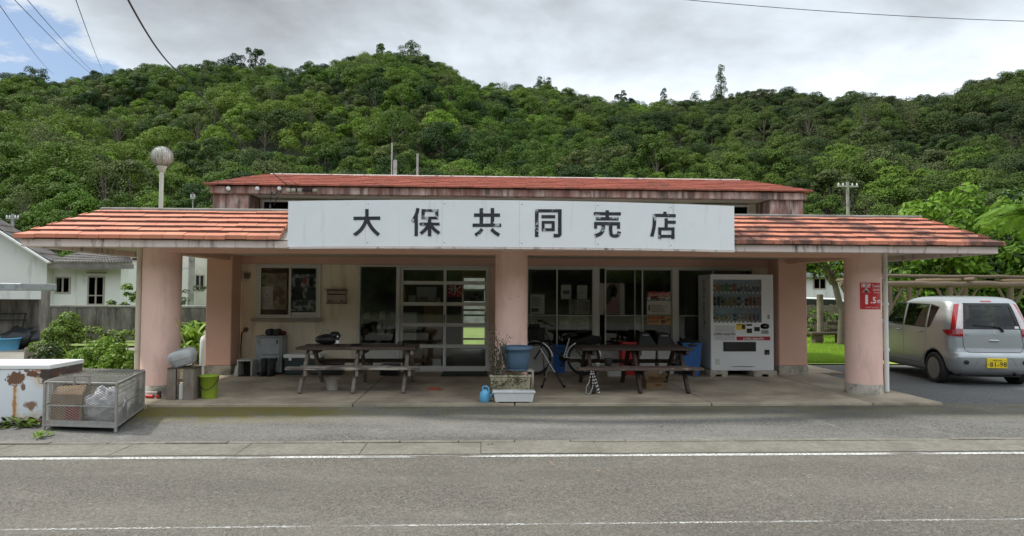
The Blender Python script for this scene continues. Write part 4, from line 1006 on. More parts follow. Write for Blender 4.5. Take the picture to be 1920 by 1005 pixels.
for k in range(7):
    f = k / 6; hx, hy, z = .12 + .035*f, .14 + .03*f, -.12 + .24*f
    mb.tube([b0 + Vector((sx*hx, sy*hy, z)) for sx, sy in ((-1,-1),(1,-1),(1,1),(-1,1),(-1,-1))], .007 if k < 6 else .011, 5, caps=False)
for k in range(9):
    f = -1 + 2*k/8
    for s in (-1, 1):
        mb.tube([b0 + Vector((.12*f, s*.14, -.12)), b0 + Vector((.155*f, s*.17, .12))], .006, 4); mb.tube([b0 + Vector((s*.12, .14*f, -.12)), b0 + Vector((s*.155, .17*f, .12))], .006, 4)
mb.box(b0.x-.118, b0.x+.118, by-.138, by+.138, b0.z-.122, b0.z-.116); mb.build('basket', M['black'], bike)
mb = MB(); c0 = bp(1101, 636); vs = []
for x, z, hy in ((-.22,-.07,.10),(.20,-.09,.12),(.26,.05,.15),(.08,.075,.14),(-.2,-.03,.12)): vs.append((x, z, hy))
mb.raw([c0 + Vector((x, -hy, z)) for x, z, hy in vs] + [c0 + Vector((x, hy, z)) for x, z, hy in vs], [(0,1,2,3,4),(9,8,7,6,5)] + [(i, (i+1)%5, 5+(i+1)%5, 5+i)[::-1] for i in range(5)])
mb.build('carrier_box', M['black'], bike, bevel=.012, seg=2)
# folding stand in front of it
a = Vector((P(1014, 653, 10.9).x, 10.9, P(1014, 653, 10.9).z))
t = thing('folding_stand', 'chrome A shaped folding stand with black feet before the bicycle', 'stand', (a.x, a.y, FL))
for q0, q1 in ((a, G(1058, 727, FL)), (a + (G(1058, 727, FL) - a) * .38, G(1016, 728, FL)), (a + Vector((.03,.02,0)), Vector((a.x + .12, 11.45, FL)))):
    mb = MB(); q0, q1 = Vector(q0), Vector(q1); m_ = q0.lerp(q1, .62)
    mb.tube([q0, m_], .014, 8, 0); mb.tube([m_, q1], .015, 8, 1); mb.lathe(q1, [(.02,0),(.02,.05)], 10, 1); mb.build('leg', [M['chrome'], M['black']], t)

# --- bins and boxes behind the right table
def wastebin(px0, px1, ytop, ylid, label):
    y0 = 12.15; a, b = P(px0, 690, y0).x, P(px1, 690, y0).x; zl, zt2 = P(960, ylid, y0).z, P(960, ytop, y0).z
    t = thing('waste_bin', label, 'bin', ((a+b)/2, 12.33, FL), 0, 'bins by the window')
    mb = MB(); vs = []
    for k, z in ((.03, FL), (0, zl)): vs += [(a+k, y0+k, z), (b-k, y0+k, z), (b-k, 12.52-k, z), (a+k, 12.52-k, z)]
    mb.raw(vs, [(3,2,1,0),(4,5,6,7)] + [(i,(i+1)%4,4+(i+1)%4,4+i) for i in range(4)]); mb.build('body', pm('bin_body', (.52,.51,.49), .5, .05, 4), t, bevel=.012)
    mb = MB(); w_ = b - a
    q = [(a-.012, y0-.012, zl+.002), (b+.012, y0-.012, zl+.002), (b+.012, 12.532, zl+.002), (a-.012, 12.532, zl+.002), (a+.04, y0+.06, zt2), (a+w_*.62, y0+.06, zt2), (a+w_*.62, 12.46, zt2), (a+.04, 12.46, zt2)]
    mb.raw(q, [(3,2,1,0),(4,5,6,7),(0,1,5,4),(1,2,6,5),(2,3,7,6),(3,0,4,7)]); mb.build('lid', M['black'], t, bevel=.012, seg=2)
    mb = MB(); mb.box(a+.07, a+w_*.58, y0+.012, y0+.03, zt2-.06, zt2-.035); mb.build('flap', M['steelgrey'], t)
wastebin(1198, 1231, 623, 648, 'white bin with black sloping lid beside the red crate')
wastebin(1233, 1268, 624, 649, 'white bin with black sloping lid beside the blue tub')
def crate(mb):
    y0 = 12.12; a, b = P(1167, 690, y0).x, P(1194, 690, y0).x; z1 = P(960, 641, y0).z
    for z in np.linspace(FL + .02, z1 - .02, 7):
        mb.box(a, b, y0, y0 + .012, z - .018, z + .018); mb.box(a, a + .012, y0 + .013, 12.45, z - .018, z + .018); mb.box(b - .012, b, y0 + .013, 12.45, z - .018, z + .018)
    for x in (a + .0, b - .03): mb.box(x, x + .03, y0 + .013, y0 + .03, FL, z1)
    mb.box(a + .013, b - .013, y0 + .04, 12.44, FL, z1 - .06)
simple('red_crate', 'tall red plastic crate behind the brown picnic table', 'crate', crate, [M['red']], bevel=.003)
def bluebin(px0, px1, ytop, y0, d, tp=.03):
    a, b = P(px0, 690, y0).x, P(px1, 690, y0).x; z1 = P(960, ytop, y0).z
    def f(mb):
        vs = []
        for k, z in ((tp, FL), (0, z1 - .03), (-.012, z1 - .03), (-.012, z1), (.012, z1), (.02, z1 - .1)): vs += [(a+k, y0+k, z), (b-k, y0+k, z), (b-k, y0+d-k, z), (a+k, y0+d-k, z)]
        mb.raw(vs, [(3,2,1,0),(20,21,22,23)] + [(r_*4+i, r_*4+(i+1)%4, r_*4+4+(i+1)%4, r_*4+4+i) for r_ in range(5) for i in range(4)])
    return f, (a, b, z1)
f, (ba, bb_, bz) = bluebin(1281, 1316, 642, 11.95, .36)
simple('blue_tub', 'tall blue plastic tub standing left of the vending machine', 'tub', f, [M['blue']], bevel=.006)
def binbag(mb):
    c = Vector(((ba+bb_)/2, 12.13, bz + .0))
    mb.lathe(c, [(.02,.055),(.12,.045),(.19,.015),(.205,-.015),(.2,-.07)], 24, sx=(bb_-ba)/.36, sy=.98)
    mb.ball((c.x-.05, c.y-.05, bz + .045), (.07,.06,.03), fn=lambda d: 1+.3*mnoise.noise(d*3))
simple('bin_liner', 'black plastic liner folded over the rim of the blue tub', 'bin bag', binbag, [M['black']])
f, _ = bluebin(1037, 1062, 648, 12.42, .22)
simple('blue_bucket', 'blue bucket half hidden behind the bicycle frame', 'bucket', f, [M['blue']], bevel=.006)
f, _ = bluebin(1140, 1165, 690, 11.9, .2, .01)
simple('white_box', 'small white box on the floor under the brown picnic table', 'box', f, [M['white']], bevel=.006)
# cardboard box
y0 = 10.35; a, b = P(1212, 720, y0).x, P(1244, 720, y0).x
t = thing('cardboard_box', 'open brown cardboard box under the brown picnic table', 'cardboard box', ((a+b)/2, y0 + .15, FL))
mb = MB(); zc_ = P(1228, 713, y0).z
for q in ((a, b, y0, y0+.006), (a, b, y0+.29, y0+.296), (a, a+.006, y0+.007, y0+.289), (b-.006, b, y0+.007, y0+.289)): mb.box(q[0], q[1], q[2], q[3], FL, zc_)
mb.box(a+.007, b-.007, y0+.007, y0+.289, FL, FL+.005); mb.build('body', M['carton'], t)
mb = MB(); mb.obox(((a+b)/2 + .03, y0 - .035, zc_ + .035), ((b-a)*.95, .005, .13), (R(-62), 0, R(4)))
mb.obox(((a+b)/2, y0 + .31, zc_ + .07), (b-a, .005, .15), (R(12), 0, 0)); mb.obox((b + .035, y0 + .15, zc_ + .05), (.005, .27, .13), (0, R(35), 0)); mb.obox((a - .02, y0+.15, zc_+.06), (.005, .27, .13), (0, R(-18), 0)); mb.build('flap', M['carton'], t)
mb = MB(); mb.box(b - .13, b - .03, y0 - .0012, y0 - .0006, FL + .045, FL + .085); mb.build('printed_label', pm('carton_print', (.18,.105,.05), .85, .1), t)
# rope
def rope(mb):
    y = 9.86; h = Vector((P(1108, 693, y).x, y - .02, .44))
    for k, pts in enumerate(([(0,0,0),(.05,-.03,-.16),(.11,-.05,-.33)],[(.03,0,.0),(.075,-.02,-.15),(.125,-.04,-.325)],[(.0,0,0),(-.035,-.02,-.16),(-.075,-.05,-.22),(-.085,-.05,-.32)],[(.02,0,-.05),(.02,-.03,-.2),(-.02,-.05,-.31),(-.07,-.05,-.33)])):
        q = smooth([h + Vector(p) for p in pts], 8)
        for i in range(len(q) - 1): mb.tube([q[i], q[i+1]], .0085, 6, (i // 1) % 2, caps=False)
simple('striped_rope', 'black and white rope hanging from the brown picnic table leg', 'rope', rope, [M['paper'], M['black']])
def bpot(mb):
    c = P(1140, 675, 10.12); mb.lathe((c.x, 10.1, .487), [(.045,0),(.052,.005),(.056,.09),(.058,.12),(.05,.12),(.046,.02)], 20); mb.tube([(c.x-.05,10.1,.6),(c.x-.065,10.09,.65),(c.x,10.08,.655)], .004, 5)
simple('dark_can', 'dark metal can on the bench of the brown picnic table', 'can', bpot, [M['rubber']])
def cup(mb):
    c = P(1120, 680, 10.1); mb.lathe((c.x, 10.08, .487), [(.03,0),(.04,.03),(.042,.05),(.036,.05)], 16)
simple('tin_cup', 'small pale tin cup on the bench of the brown picnic table', 'cup', cup, [M['galv']])

# --- vending machine
vx0, vx1, vy, vy1, vz0, vz1 = P(1333.5, 690, 11.95).x, P(1451, 690, 11.95).x, 11.95, 12.66, .205, 1.945
vm = thing('vending_machine', 'white drinks vending machine with a red stripe beside the right rear pillar', 'vending machine', ((vx0+vx1)/2, 12.3, vz0))
M['vend'] = pm('vending_white', (.80,.81,.82), .35, .02, 3); M['vendside'] = pm('vending_side', (.56,.57,.60), .4, .03, 3)
W_ = vx1 - vx0
def vp(px, py): q = P(px, py, vy); return q.x, q.z
w0, wz1 = vp(1337, 524); w1, wz0 = vp(1428, 605)
mb = MB(); mb.box(vx0, vx1, vy + .06, vy1, vz0 + .02, vz1); mb.box(vx0 + .02, vx1 - .02, vy + .1, vy1, vz0, vz0 + .019); mb.build('cabinet', M['vendside'], vm, bevel=.01)
mb = MB(); yb = vy + .055
mb.box(vx0, w0, vy, yb, vz0 + .03, vz1); mb.box(w1, vx1, vy, yb, vz0 + .03, vz1); mb.box(w0, w1, vy, yb, vz0 + .03, wz0); mb.box(w0, w1, vy, yb, wz1, vz1)
door = mb.build('door', M['vend'], vm)
mb = MB(); mb.box(w0, w1, yb - .004, yb + .003, wz0, wz1); mb.build('display_back', pm('display_blue', (.40,.50,.58), .6, .3, 5), door)
mb = MB(); mb.box(w0, w1, vy + .003, vy + .006, wz0, wz1); mb.build('pane', glass('display_glass', (.92,.94,.95), .8), door)
rows = [(549, 531), (575.5, 556), (604, 588)]
cans = {}
CC = [(.62,.25,.05),(.16,.30,.10),(.45,.10,.06),(.10,.07,.05),(.45,.30,.12),(.55,.56,.58),(.50,.16,.15),(.20,.33,.50),(.55,.48,.25),(.05,.05,.06)]
seqs = [[0,0,1,1,2,2,3,5,7,7,7,7],[9,9,4,4,4,4,9,5,9,6,6,6],[8,8,1,8,5,9,5,8,8,4,7,7]]
CM = [pm('drink_colour', c, .35, .2, 20) for c in CC]
for (yb_, yt_), sq in zip(rows, seqs):
    z0 = vp(1380, yb_ - 3)[1]; z1 = vp(1380, yt_)[1]; h = z1 - z0
    mb = MB(); zr0 = vp(1380, yb_ + 1.6)[1]; mb.box(w0 + .004, w1 - .004, vy + .007, vy + .024, zr0, z0 - .004); sh = mb.build('button_shelf', M['vend'], door)
    for k in range(12):
        x = w0 + (w1 - w0) * (k + .5) / 12
        mb = MB(); mb.lathe((x, vy + .0068, (zr0 + z0) / 2), [(0,-.003),(.016,-.003),(.016,0)], 12, ax=AX); mb.build('button', M['black'], sh)
        hk = h * (1.0 if zr0 > 1.2 else .95) * (.82 if (k * 7 + sq[k]) % 5 == 0 else 1)
        mb = MB(); nk = .45 if yb_ < 560 and k > 5 else .8; c0_ = (x, vy + .036, z0 - .003)
        mb.lathe(c0_, [(.021,0),(.0255,.005),(.0255,hk*.28)], 12, 0); mb.lathe(c0_, [(.026,hk*.28),(.026,hk*.62)], 12, 1); mb.lathe(c0_, [(.0255,hk*.62),(.0245,hk*.74),(.0255*nk,hk*.90),(.0255*nk*.8,hk)], 12, 0 if nk > .5 else 2)
        mb.build('drink', [CM[sq[k]], CM[(sq[k] * 3 + k + 5) % 10], M['white']], door)
        if k % 3 != 1: mb = MB(); mb.box(x - .02, x + .02, vy + .0055, vy + .0068, z0 - .004 - .013, z0 - .004); mb.build('price_tag', M['paper'], sh)
def vtext(parent, txt, px, py, size, m, sx=1.0, d=.002, bold=.0, name='lettering'):
    x, z = vp(px, py); mb = MB(); mb.text(txt, lambda u, v: (x + u, vy - d, z + v), size, sx=sx, bold=bold); return mb.build(name, m, parent)
def vrect(parent, px0, py0, px1, py1, m, name, d=.004, bevel=0):
    x0, z1 = vp(px0, py0); x1, z0 = vp(px1, py1); mb = MB(); mb.box(x0, x1, vy - d, vy - .0002, z0, z1); return mb.build(name, m, parent, bevel=bevel)
pnl = vrect(door, 1340, 610.5, 1378.5, 638, pm('vending_panel', (.60,.605,.61), .4, .02), 'panel', .003)
vtext(pnl, 'pokka sappoRo', 1359, 626, .062, pm('print_grey', (.08,.07,.07), .5, .05), 1.05, .0042, .001)
vtext(pnl, 'ありがとうございます', 1359, 619, .032, pm('print_tan', (.40,.30,.26), .5, .05), 1.0, .0042)
st_ = vrect(door, 1381, 631, 1444, 638, pm('stripe_red', (.42,.02,.025), .4, .04), 'stripe', .003)
vtext(st_, 'pokka sappoRo', 1413, 634.6, .062, M['white'], 1.0, .0045, .0015)
o = vrect(door, 1380.5, 607, 1398, 618.5, M['yellow'], 'sticker', .003)
x, z = vp(1389.5, 612.7); mb = MB(); mb.box(x + .012, x + .075, vy - .0045, vy - .0036, z - .04, z + .04); mb.box(x - .075, x + .005, vy - .0045, vy - .0036, z + .03, z + .045); mb.build('print', M['black'], o)
for q in ((1399.5, 607.5, 1410, 611), (1400, 616, 1410, 624.5), (1414, 613, 1424.5, 621)): vrect(door, *q, M['black'], 'coin_plate', .006, .002)
x, z = vp(1434, 611.8); mb = MB(); mb.lathe((x, vy, z), [(0,-.012),(.075,-.012),(.085,0)], 24, ax=AX, sy=.62, sx=1.0); cs = mb.build('coin_slot', M['black'], door)
mb = MB(); mb.box(x - .03, x + .03, vy - .02, vy - .0125, z - .008, z + .008); mb.build('slot', M['galv'], cs)
vrect(door, 1427.5, 619, 1441, 626, M['steelgrey'], 'notice', .003)
vrect(door, 1438.8, 590, 1443, 598, M['steelgrey'], 'lock', .006, .002)
hole = vrect(door, 1356, 641, 1417.5, 659, M['black'], 'delivery_flap', .008, .004)
x0, z1 = vp(1358, 643); x1, z0 = vp(1415.5, 657); mb = MB(); mb.box(x0, x1, vy - .0125, vy - .0085, z0, z1); mb.build('flap', pm('flap_dark', (.03,.03,.032), .25, .1), hole)
x, z = vp(1438, 660.5); mb = MB(); mb.box(x - .045, x + .045, vy - .012, vy - .0005, z - .045, z + .045); cr = mb.build('coin_return', M['black'], door, bevel=.012, seg=3)
mb = MB(); mb.box(x - .028, x + .028, vy - .0155, vy - .0125, z - .034, z - .004); mb.build('coin_cup', pm('amber', (.16,.08,.03), .3, .1), cr)
o = vrect(door, 1341, 673, 1349.5, 684, M['paper'], 'small_notice', .002)
mb = MB()
for k in range(30):
    x = vp(1370 + k * 1.55, 686)[0]; dz = .012 * (1 - ((k - 14.5) / 15) ** 4); z = vp(1390, 688)[1]; mb.box(x, x + .009, vy - .003, vy - .0003, z, z + dz + .004)
mb.build('vent_grille', M['black'], door)
mb = MB(); mb.box(vx0, vx1, vy - .004, vy + .05, vz0 + .0, vz0 + .026); mb.build('kick_plate', M['vend'], vm, bevel=.003)
mb = MB(); mb.text('pokka sappoRo', lambda u, v: (vx0 - .0015, vy + .36 - v, 1.86 - u), .165, align='LEFT', sx=.92, bold=.002)
mb.build('side_lettering', pm('print_dark', (.06,.06,.07), .5, .05), vm)
for px0_, px1_, lb in ((1332, 1365, 'grey concrete block under the left front of the vending machine'), (1414, 1457, 'grey concrete block under the right front of the vending machine')):
    a, b = P(px0_, 700, 11.85).x, P(px1_, 700, 11.85).x
    def cb(mb):
        m_ = (a + b) / 2
        mb.box(a, m_ - .06, 11.86, 12.05, FL, .204); mb.box(m_ + .06, b, 11.86, 12.05, FL, .204); mb.box(m_ - .0602, m_ + .0602, 11.862, 12.05, FL + .045, .2035)
        mb.box(a, b, 12.051, 12.5, FL, .2035)
    simple('concrete_block', lb, 'concrete block', cb, [M['plinth']], 'blocks under the vending machine')
def cable(mb):
    x = vx1 + .05; mb.tube(smooth([(x, 12.5, 1.2), (x + .05, 12.45, .95), (x + .10, 12.42, .7), (x + .06, 12.4, .45), (x + .11, 12.4, .2), (x + .05, 12.35, .12)], 6), .022, 8)
    mb.tube(smooth([(x + .01, 12.45, 1.75), (x + .03, 12.43, 1.4), (x + .02, 12.45, 1.1)], 6), .012, 8)
simple('power_cable', 'black coiled cable between the vending machine and the pink pillar', 'cable', cable, [M['black']])

# --- crate with motor cover, bucket with bamboo, at the left column
y0 = 9.40; a, b = P(313, 715, y0).x, P(363, 715, y0).x
t = thing('wooden_crate', 'old wooden crate standing on end against the left column', 'crate', ((a+b)/2, y0 + .13, FL))
zt3 = P(338, 690, y0).z
for x0, x1 in ((a, a + .115), (b - .145, b)):
    mb = MB(); mb.box(x0, x1, y0, y0 + .02, FL - .04, zt3 - .02); mb.build('board', M['grey_wood'], t, bevel=.003)
mb = MB(); mb.box(a, b, y0, y0 + .27, zt3 - .018, zt3); mb.build('top_board', M['wood'], t, bevel=.003)
mb = MB(); mb.box(a, a + .02, y0 + .021, y0 + .26, FL - .04, zt3 - .02); mb.box(b - .02, b, y0 + .021, y0 + .26, FL - .04, zt3 - .02); mb.box(a + .021, b - .021, y0 + .06, y0 + .08, zt3 - .20, zt3 - .16); mb.build('side_board', M['grey_wood'], t, bevel=.003)
def wbox(mb): mb.box(a + .15, b - .155, y0 + .03, y0 + .15, FL, FL + .21)
simple('white_carton', 'white carton tucked between the boards of the wooden crate', 'carton', wbox, [M['paper']], bevel=.004)
c = Vector((P(341, 672, y0 + .1).x, y0 + .12, zt3 + .145))
t = thing('motor_cover', 'grey rounded motor cover lying tilted on the wooden crate', 'cover', (c.x, c.y, zt3))
RM = Euler((R(10), R(-16), R(-12))).to_matrix()
def cov(d): return 1
def cvp(u, v, top):
    th = 2 * PI * u; e = .55
    cx_, sx_ = math.copysign(abs(math.cos(th)) ** e, math.cos(th)), math.copysign(abs(math.sin(th)) ** e, math.sin(th))
    if top: k = math.cos(v * PI / 2) ** .35 if v < 1 else 0; z = .015 + .085 * math.sin(v * PI / 2)
    else: k = 1 - .28 * v - (.72 if v >= 1 else 0); z = -.012 - .13 * min(v, .97)
    return c + RM @ Vector((.185 * cx_ * k * (1 - .0 * z), .125 * sx_ * k, z))
M['cowl'] = pm('cowl_grey', (.48,.49,.48), .5, .08, 5, dirt=(.20,.20,.19), da=.5, ds=4)
mb = MB(); mb.grid(lambda u, v: cvp(u, v, True), 36, 8); mb.build('upper_shell', M['cowl'], t, weld=True)
mb = MB(); mb.grid(lambda u, v: cvp(u, v, False), 36, 6); mb.build('lower_shell', M['cowl'], t, weld=True)
mb = MB(); mb.grid(lambda u, v: c + RM @ Vector((.190 * math.copysign(abs(math.cos(2*PI*u)) ** .55, math.cos(2*PI*u)), .130 * math.copysign(abs(math.sin(2*PI*u)) ** .55, math.sin(2*PI*u)), -.012 + .026 * v)), 36, 1); mb.build('rim', M['cowl'], t)
mb = MB(); mb.obox(c + RM @ Vector((-.0, 0, .108)), (.16, .02, .012), RM); mb.build('handle', M['steelgrey'], t, bevel=.004)
bx = Vector((P(391, 720, 9.55).x, 9.58, FL))
t = thing('green_bucket', 'lime green plastic bucket on the porch beside the wooden crate', 'bucket', tuple(bx))
M['lime'] = pm('lime_plastic', (.30,.42,.035), .45, .08, 5, dirt=(.10,.12,.03), da=.4, ds=5)
mb = MB(); mb.lathe(bx, [(.095,0),(.10,.006),(.123,.30),(.136,.302),(.136,.318),(.118,.318),(.093,.012)], 30); mb.build('body', M['lime'], t)
mb = MB(); mb.tube([bx + Vector((.13*math.cos(q), -.13*abs(math.sin(q)), .29 - .16*math.sin(q))) for q in [PI*i/14 for i in range(15)]], .005, 6); mb.build('handle', M['black'], t)
def boo(mb):
    p1 = Vector((bx.x - .03, bx.y - .02, FL + .02)); p0 = Vector((P(326, 597, 9.6).x, 9.62, P(326, 597, 9.6).z))
    n = 9
    for i in range(n):
        q0, q1 = p0.lerp(p1, i/n), p0.lerp(p1, (i+1)/n); mb.tube([q0, q0.lerp(q1, .06), q0.lerp(q1, .94), q1], [.0125,.0105,.0105,.0125], 8)
    mb.tube([p0, p0.lerp(p1, .12)], .016, 8, 1)
simple('bamboo_pole', 'bamboo pole standing in the green bucket and leaning on the left column', 'pole', boo, [pm('bamboo', (.30,.25,.10), .5, .2, 6), pm('pole_grip', (.42,.33,.13), .6, .1)])
def gasc(mb):
    x = P(388, 660, 12.35).x - .02; mb.lathe((x, 12.42, 0.06), [(.11,0),(.13,.02),(.13,.62),(.11,.70),(.05,.74),(.05,.80)], 24)
simple('gas_cylinder', 'white gas cylinder standing behind the left rear pillar', 'gas cylinder', gasc, [M['white']])
def redbit(mb):
    q = P(288, 742, 9.6); mb.tube([(q.x - .09, 9.58, .125), (q.x + .02, 9.55, .125)], .024, 10); mb.ball((q.x + .09, 9.54, .13), (.035,.03,.03), nu=10, nv=6)
simple('red_bottle', 'small red plastic bottle lying at the foot of the left column', 'bottle', redbit, [M['red']])
def stick(mb): q = P(280, 737, 9.62); mb.tube([(q.x - .1, 9.6, .175), (q.x + .14, 9.585, .18)], .009, 8)
simple('white_rod', 'thin white rod lying at the foot of the left column', 'rod', stick, [M['white']])
def wpost(mb): q = P(296, 738, 9.5); mb.box(q.x - .02, q.x + .02, 9.52, 9.56, FL - .03, .20)
simple('wood_stake', 'short brown stake at the foot of the left column', 'stake', wpost, [M['wood']])

# --- evacuation height sign on the right column
cx, cyy, r = cols[2]
def csign(u, v, d=0):                                           # wraps round the column
    th = u / r; rad = r + .004 + d; return (cx + rad * math.sin(th), cyy - rad * math.cos(th), v)
s0, s1 = P(1617.5, 580, 9.66), P(1652, 530, 9.69)
u0 = r * math.asin(max(-1, min(1, (s0.x - cx) / r))); u1 = r * math.asin(min(.98, (s1.x - cx) / r)); z0, z1 = s0.z, s1.z
ts = thing('tsunami_sign', 'red tsunami height sign reading 1.5m on the right column', 'sign', (cx, cyy - r, z0))
mb = MB(); mb.grid(lambda a_, b_: csign(u0 + (u1-u0)*a_, z0 + (z1-z0)*b_), 10, 1); mb.build('plate', pm('sign_red', (.50,.015,.02), .4, .04), ts)
Wd, Hd = u1 - u0, z1 - z0
mb = MB()
def tt(txt, a_, b_, size, sx=1.0, bold=0): mb.text(txt, lambda u, v: csign(u0 + Wd*a_ + u, z0 + Hd*b_ + v, .0015), size, sx=sx, bold=bold)
tt('津波', .25, .88, .068, 1, .0012); tt('Tsunami', .73, .87, .050, .85, .0004); tt('海抜表示', .74, .725, .036, .95); tt('Sea Level', .74, .63, .030, .9)
tt('1', .27, .345, .185, 1.2, .006); tt('.5', .57, .33, .13, 1.0, .003); tt('m', .86, .31, .095, .9, .002); tt('大宜味村 Ogimi Village', .5, .07, .020, 1.0)
mb.build('lettering', M['white'], ts)
mb = MB()
tri = lambda k, d: [csign(u0 + Wd*.26 + x*k, z0 + Hd*.70 + y*k*.85, d) for x, y in ((-.052,-.035),(.052,-.035),(0,.055))]
mb.face(tri(1.0, .0013), 0); mb.face(tri(.86, .0019), 1); mb.face(tri(.78, .0024), 2)
mb.face([csign(u0 + Wd*.26 + x, z0 + Hd*.70 + y*.85, .0030) for x, y in ((-.035,-.024),(.035,-.024),(.02,-.004),(.004,.0),(-.008,.022),(-.02,-.006))], 1); mb.build('warning_triangle', [M['white'], M['black'], M['paper']], ts)

# --- inside the shop and on its glass
def poster(name, label, cat, px0, py0, px1, py1, m, Y=12.768, marks=(), texts=(), group=None, tilt=0):
    a, b = P(px0, py1, Y), P(px1, py0, Y); w_, h_ = b.x - a.x, b.z - a.z
    t = thing(name, label, cat, ((a.x+b.x)/2, Y, a.z), 0, group)
    mb = MB(); mb.box(a.x, b.x, Y, Y + .003, a.z, b.z); s = mb.build('sheet', m, t)
    for mm, polys in marks:
        mb = MB()
        for i, q in enumerate(polys):
            if len(q) == 4 and not isinstance(q[0], tuple): q = [(q[0],q[1]),(q[2],q[1]),(q[2],q[3]),(q[0],q[3])]
            mb.face([(a.x + w_*u, Y - .001 - .0004*i, a.z + h_*v) for u, v in q])
        mb.build('print', M[mm], t)
    for mm, txt, u, v, sz, sx in texts:
        mb = MB(); mb.text(txt, lambda p, q: (a.x + w_*u + p, Y - .004, a.z + h_*v + q), sz, sx=sx, bold=.0008); mb.build('lettering', M[mm], t)
    return t
def lines(n, u0, u1, v0, v1, seed=0):
    r_ = random.Random(seed); return [(u0, v0 + (v1-v0)*(i+.2)/n, u0 + (u1-u0)*r_.uniform(.6, 1), v0 + (v1-v0)*(i+.55)/n) for i in range(n)]
def ell(cx_, cy_, rx, ry, n=18): return [(cx_ + rx*math.cos(2*PI*i/n), cy_ + ry*math.sin(2*PI*i/n)) for i in range(n)]
M['ink_grey'] = pm('print_ink', (.16,.155,.15), .7, .2, 30); M['ink_brown'] = pm('brown_ink', (.17,.11,.07), .7, .4, 20)
M['poster_old'] = pm('faded_poster', (.42,.37,.27), .7, .25, 6, dirt=(.12,.09,.06), da=.8, ds=9, dth=(.5,.62))
M['poster_dark'] = pm('dark_poster', (.05,.06,.07), .6, .4, 7, dirt=(.66,.68,.69), da=.95, ds=11, dth=(.46,.60))
M['skin'] = pm('print_skin', (.45,.30,.24), .7, .06); M['pinkprint'] = pm('print_pink', (.48,.25,.26), .7, .15, 9); M['pinkdress'] = pm('dress_pink', (.42,.20,.22), .7, .15, 9); M['redprint'] = pm('print_red', (.50,.05,.03), .7, .1)
poster('faded_poster', 'large faded brown poster behind the left sliding window pane', 'poster', 490, 512, 538, 580, M['poster_old'], Y=12.748, marks=[('ink_brown', lines(4, .12, .9, .70, .92, 1) + [ell(.75,.45,.16,.12), ell(.5,.38,.12,.16), ell(.82,.22,.12,.1)])])
poster('notice_sheet', 'pale spotted notice sheet overlapping the faded brown poster', 'notice', 488, 537, 512, 578, M['paper'], 12.744, marks=[('ink_grey', [ell(.52,.6,.07,.045)] + lines(9, .12, .9, .05, .5, 2))])
poster('film_poster', 'dark poster with two figures behind the right sliding window pane', 'poster', 545, 514, 594, 583, M['poster_dark'], Y=12.748, marks=[('black', [ell(.27,.78,.13,.13), ell(.80,.76,.12,.13), [(.03,.30),(.5,.30),(.42,.66),(.12,.66)], [(.6,.3),(.98,.3),(.95,.64),(.66,.64)]]), ('skin', [ell(.28,.74,.07,.09), ell(.80,.71,.07,.09)]), ('paper', [ell(.28,.69,.06,.04), ell(.80,.67,.06,.04), (.12,.08,.44,.13), (.62,.08,.88,.12)]), ('redprint', [ell(.53,.82,.08,.10)])])
poster('pinned_flyer', 'pale flyer with a picture strip in the first window right of the centre column', 'notice', 994, 552, 1021, 589, M['paper'], marks=[('ink_brown', [(.1,.12,.6,.3)] + lines(6, .1, .9, .4, .9, 3))])
poster('small_notice', 'white notice with a dark box in the second window right of the column', 'notice', 1052, 534, 1071, 561, M['paper'], marks=[('ink_grey', [(.18,.35,.85,.6)])])
poster('small_notice', 'blank white notice beside the one with the dark box', 'notice', 1082, 535, 1101, 561, M['paper'], marks=[('ink_grey', lines(2, .2, .8, .42, .52, 4))])
poster('grey_notice', 'grey notice sheet under the white notices, left of its pair', 'notice', 1067, 562, 1086, 589, M['plinth'], marks=[('ink_grey', lines(7, .12, .9, .1, .9, 5))])
poster('grey_notice', 'grey notice sheet under the white notices, right of its pair', 'notice', 1087, 562, 1106, 589, M['plinth'], marks=[('ink_grey', lines(7, .12, .9, .1, .9, 6))])
poster('wide_notice', 'wide pale notice above the bicycle saddle', 'notice', 1048, 592, 1105, 618, M['plinth'], marks=[('ink_grey', lines(4, .05, .3, .1, .4, 7) + [(.33,.0,.335,1)] + lines(6, .4, .92, .15, .9, 8))])
poster('portrait_poster', 'pink poster of a dark haired woman in the middle of the window front', 'poster', 1125, 531, 1171, 590, M['pinkprint'], marks=[('paper', [(.0,.0,.2,1),(.82,.0,1,1)]), ('black', [ell(.5,.74,.22,.24), [(.25,.3),(.45,.45),(.4,.8),(.26,.75)]]), ('skin', [ell(.55,.70,.13,.18), (.48,.42,.62,.56)]), ('pinkdress', [[(.15,.0),(.85,.0),(.74,.36),(.58,.46),(.42,.44),(.2,.3)]])])
poster('red_notice', 'red lettered banner above two sheets in the right window', 'notice', 1213, 547, 1257, 563, M['poster_dark'], 12.72, marks=[('redprint', [(.04,.42,.96,.86),(.1,.9,.9,.98)]), ('ink_brown', [(.2,.1,.8,.25)])], texts=[('paper', '振込め詐欺注意', .5, .62, .056, 1.0)])
poster('white_form', 'white printed form under the red lettered banner', 'notice', 1213, 564, 1258, 590, M['paper'], 12.72, marks=[('ink_grey', [(.06,.28,.14,.70)] + lines(5, .18, .92, .2, .75, 9))])
poster('orange_notice', 'orange notice with red headline under the white printed form', 'notice', 1213, 592, 1259, 609, pm('orange_paper', (.58,.34,.17), .7, .1, 12), 12.72, marks=[('ink_brown', [ell(.66,.36,.10,.2), [(.75,.5),(.98,.75),(.98,.6),(.8,.4)], (.05,.32,.45,.42)])], texts=[('redprint', '飲酒は犯罪', .36, .76, .062, 1.0)])
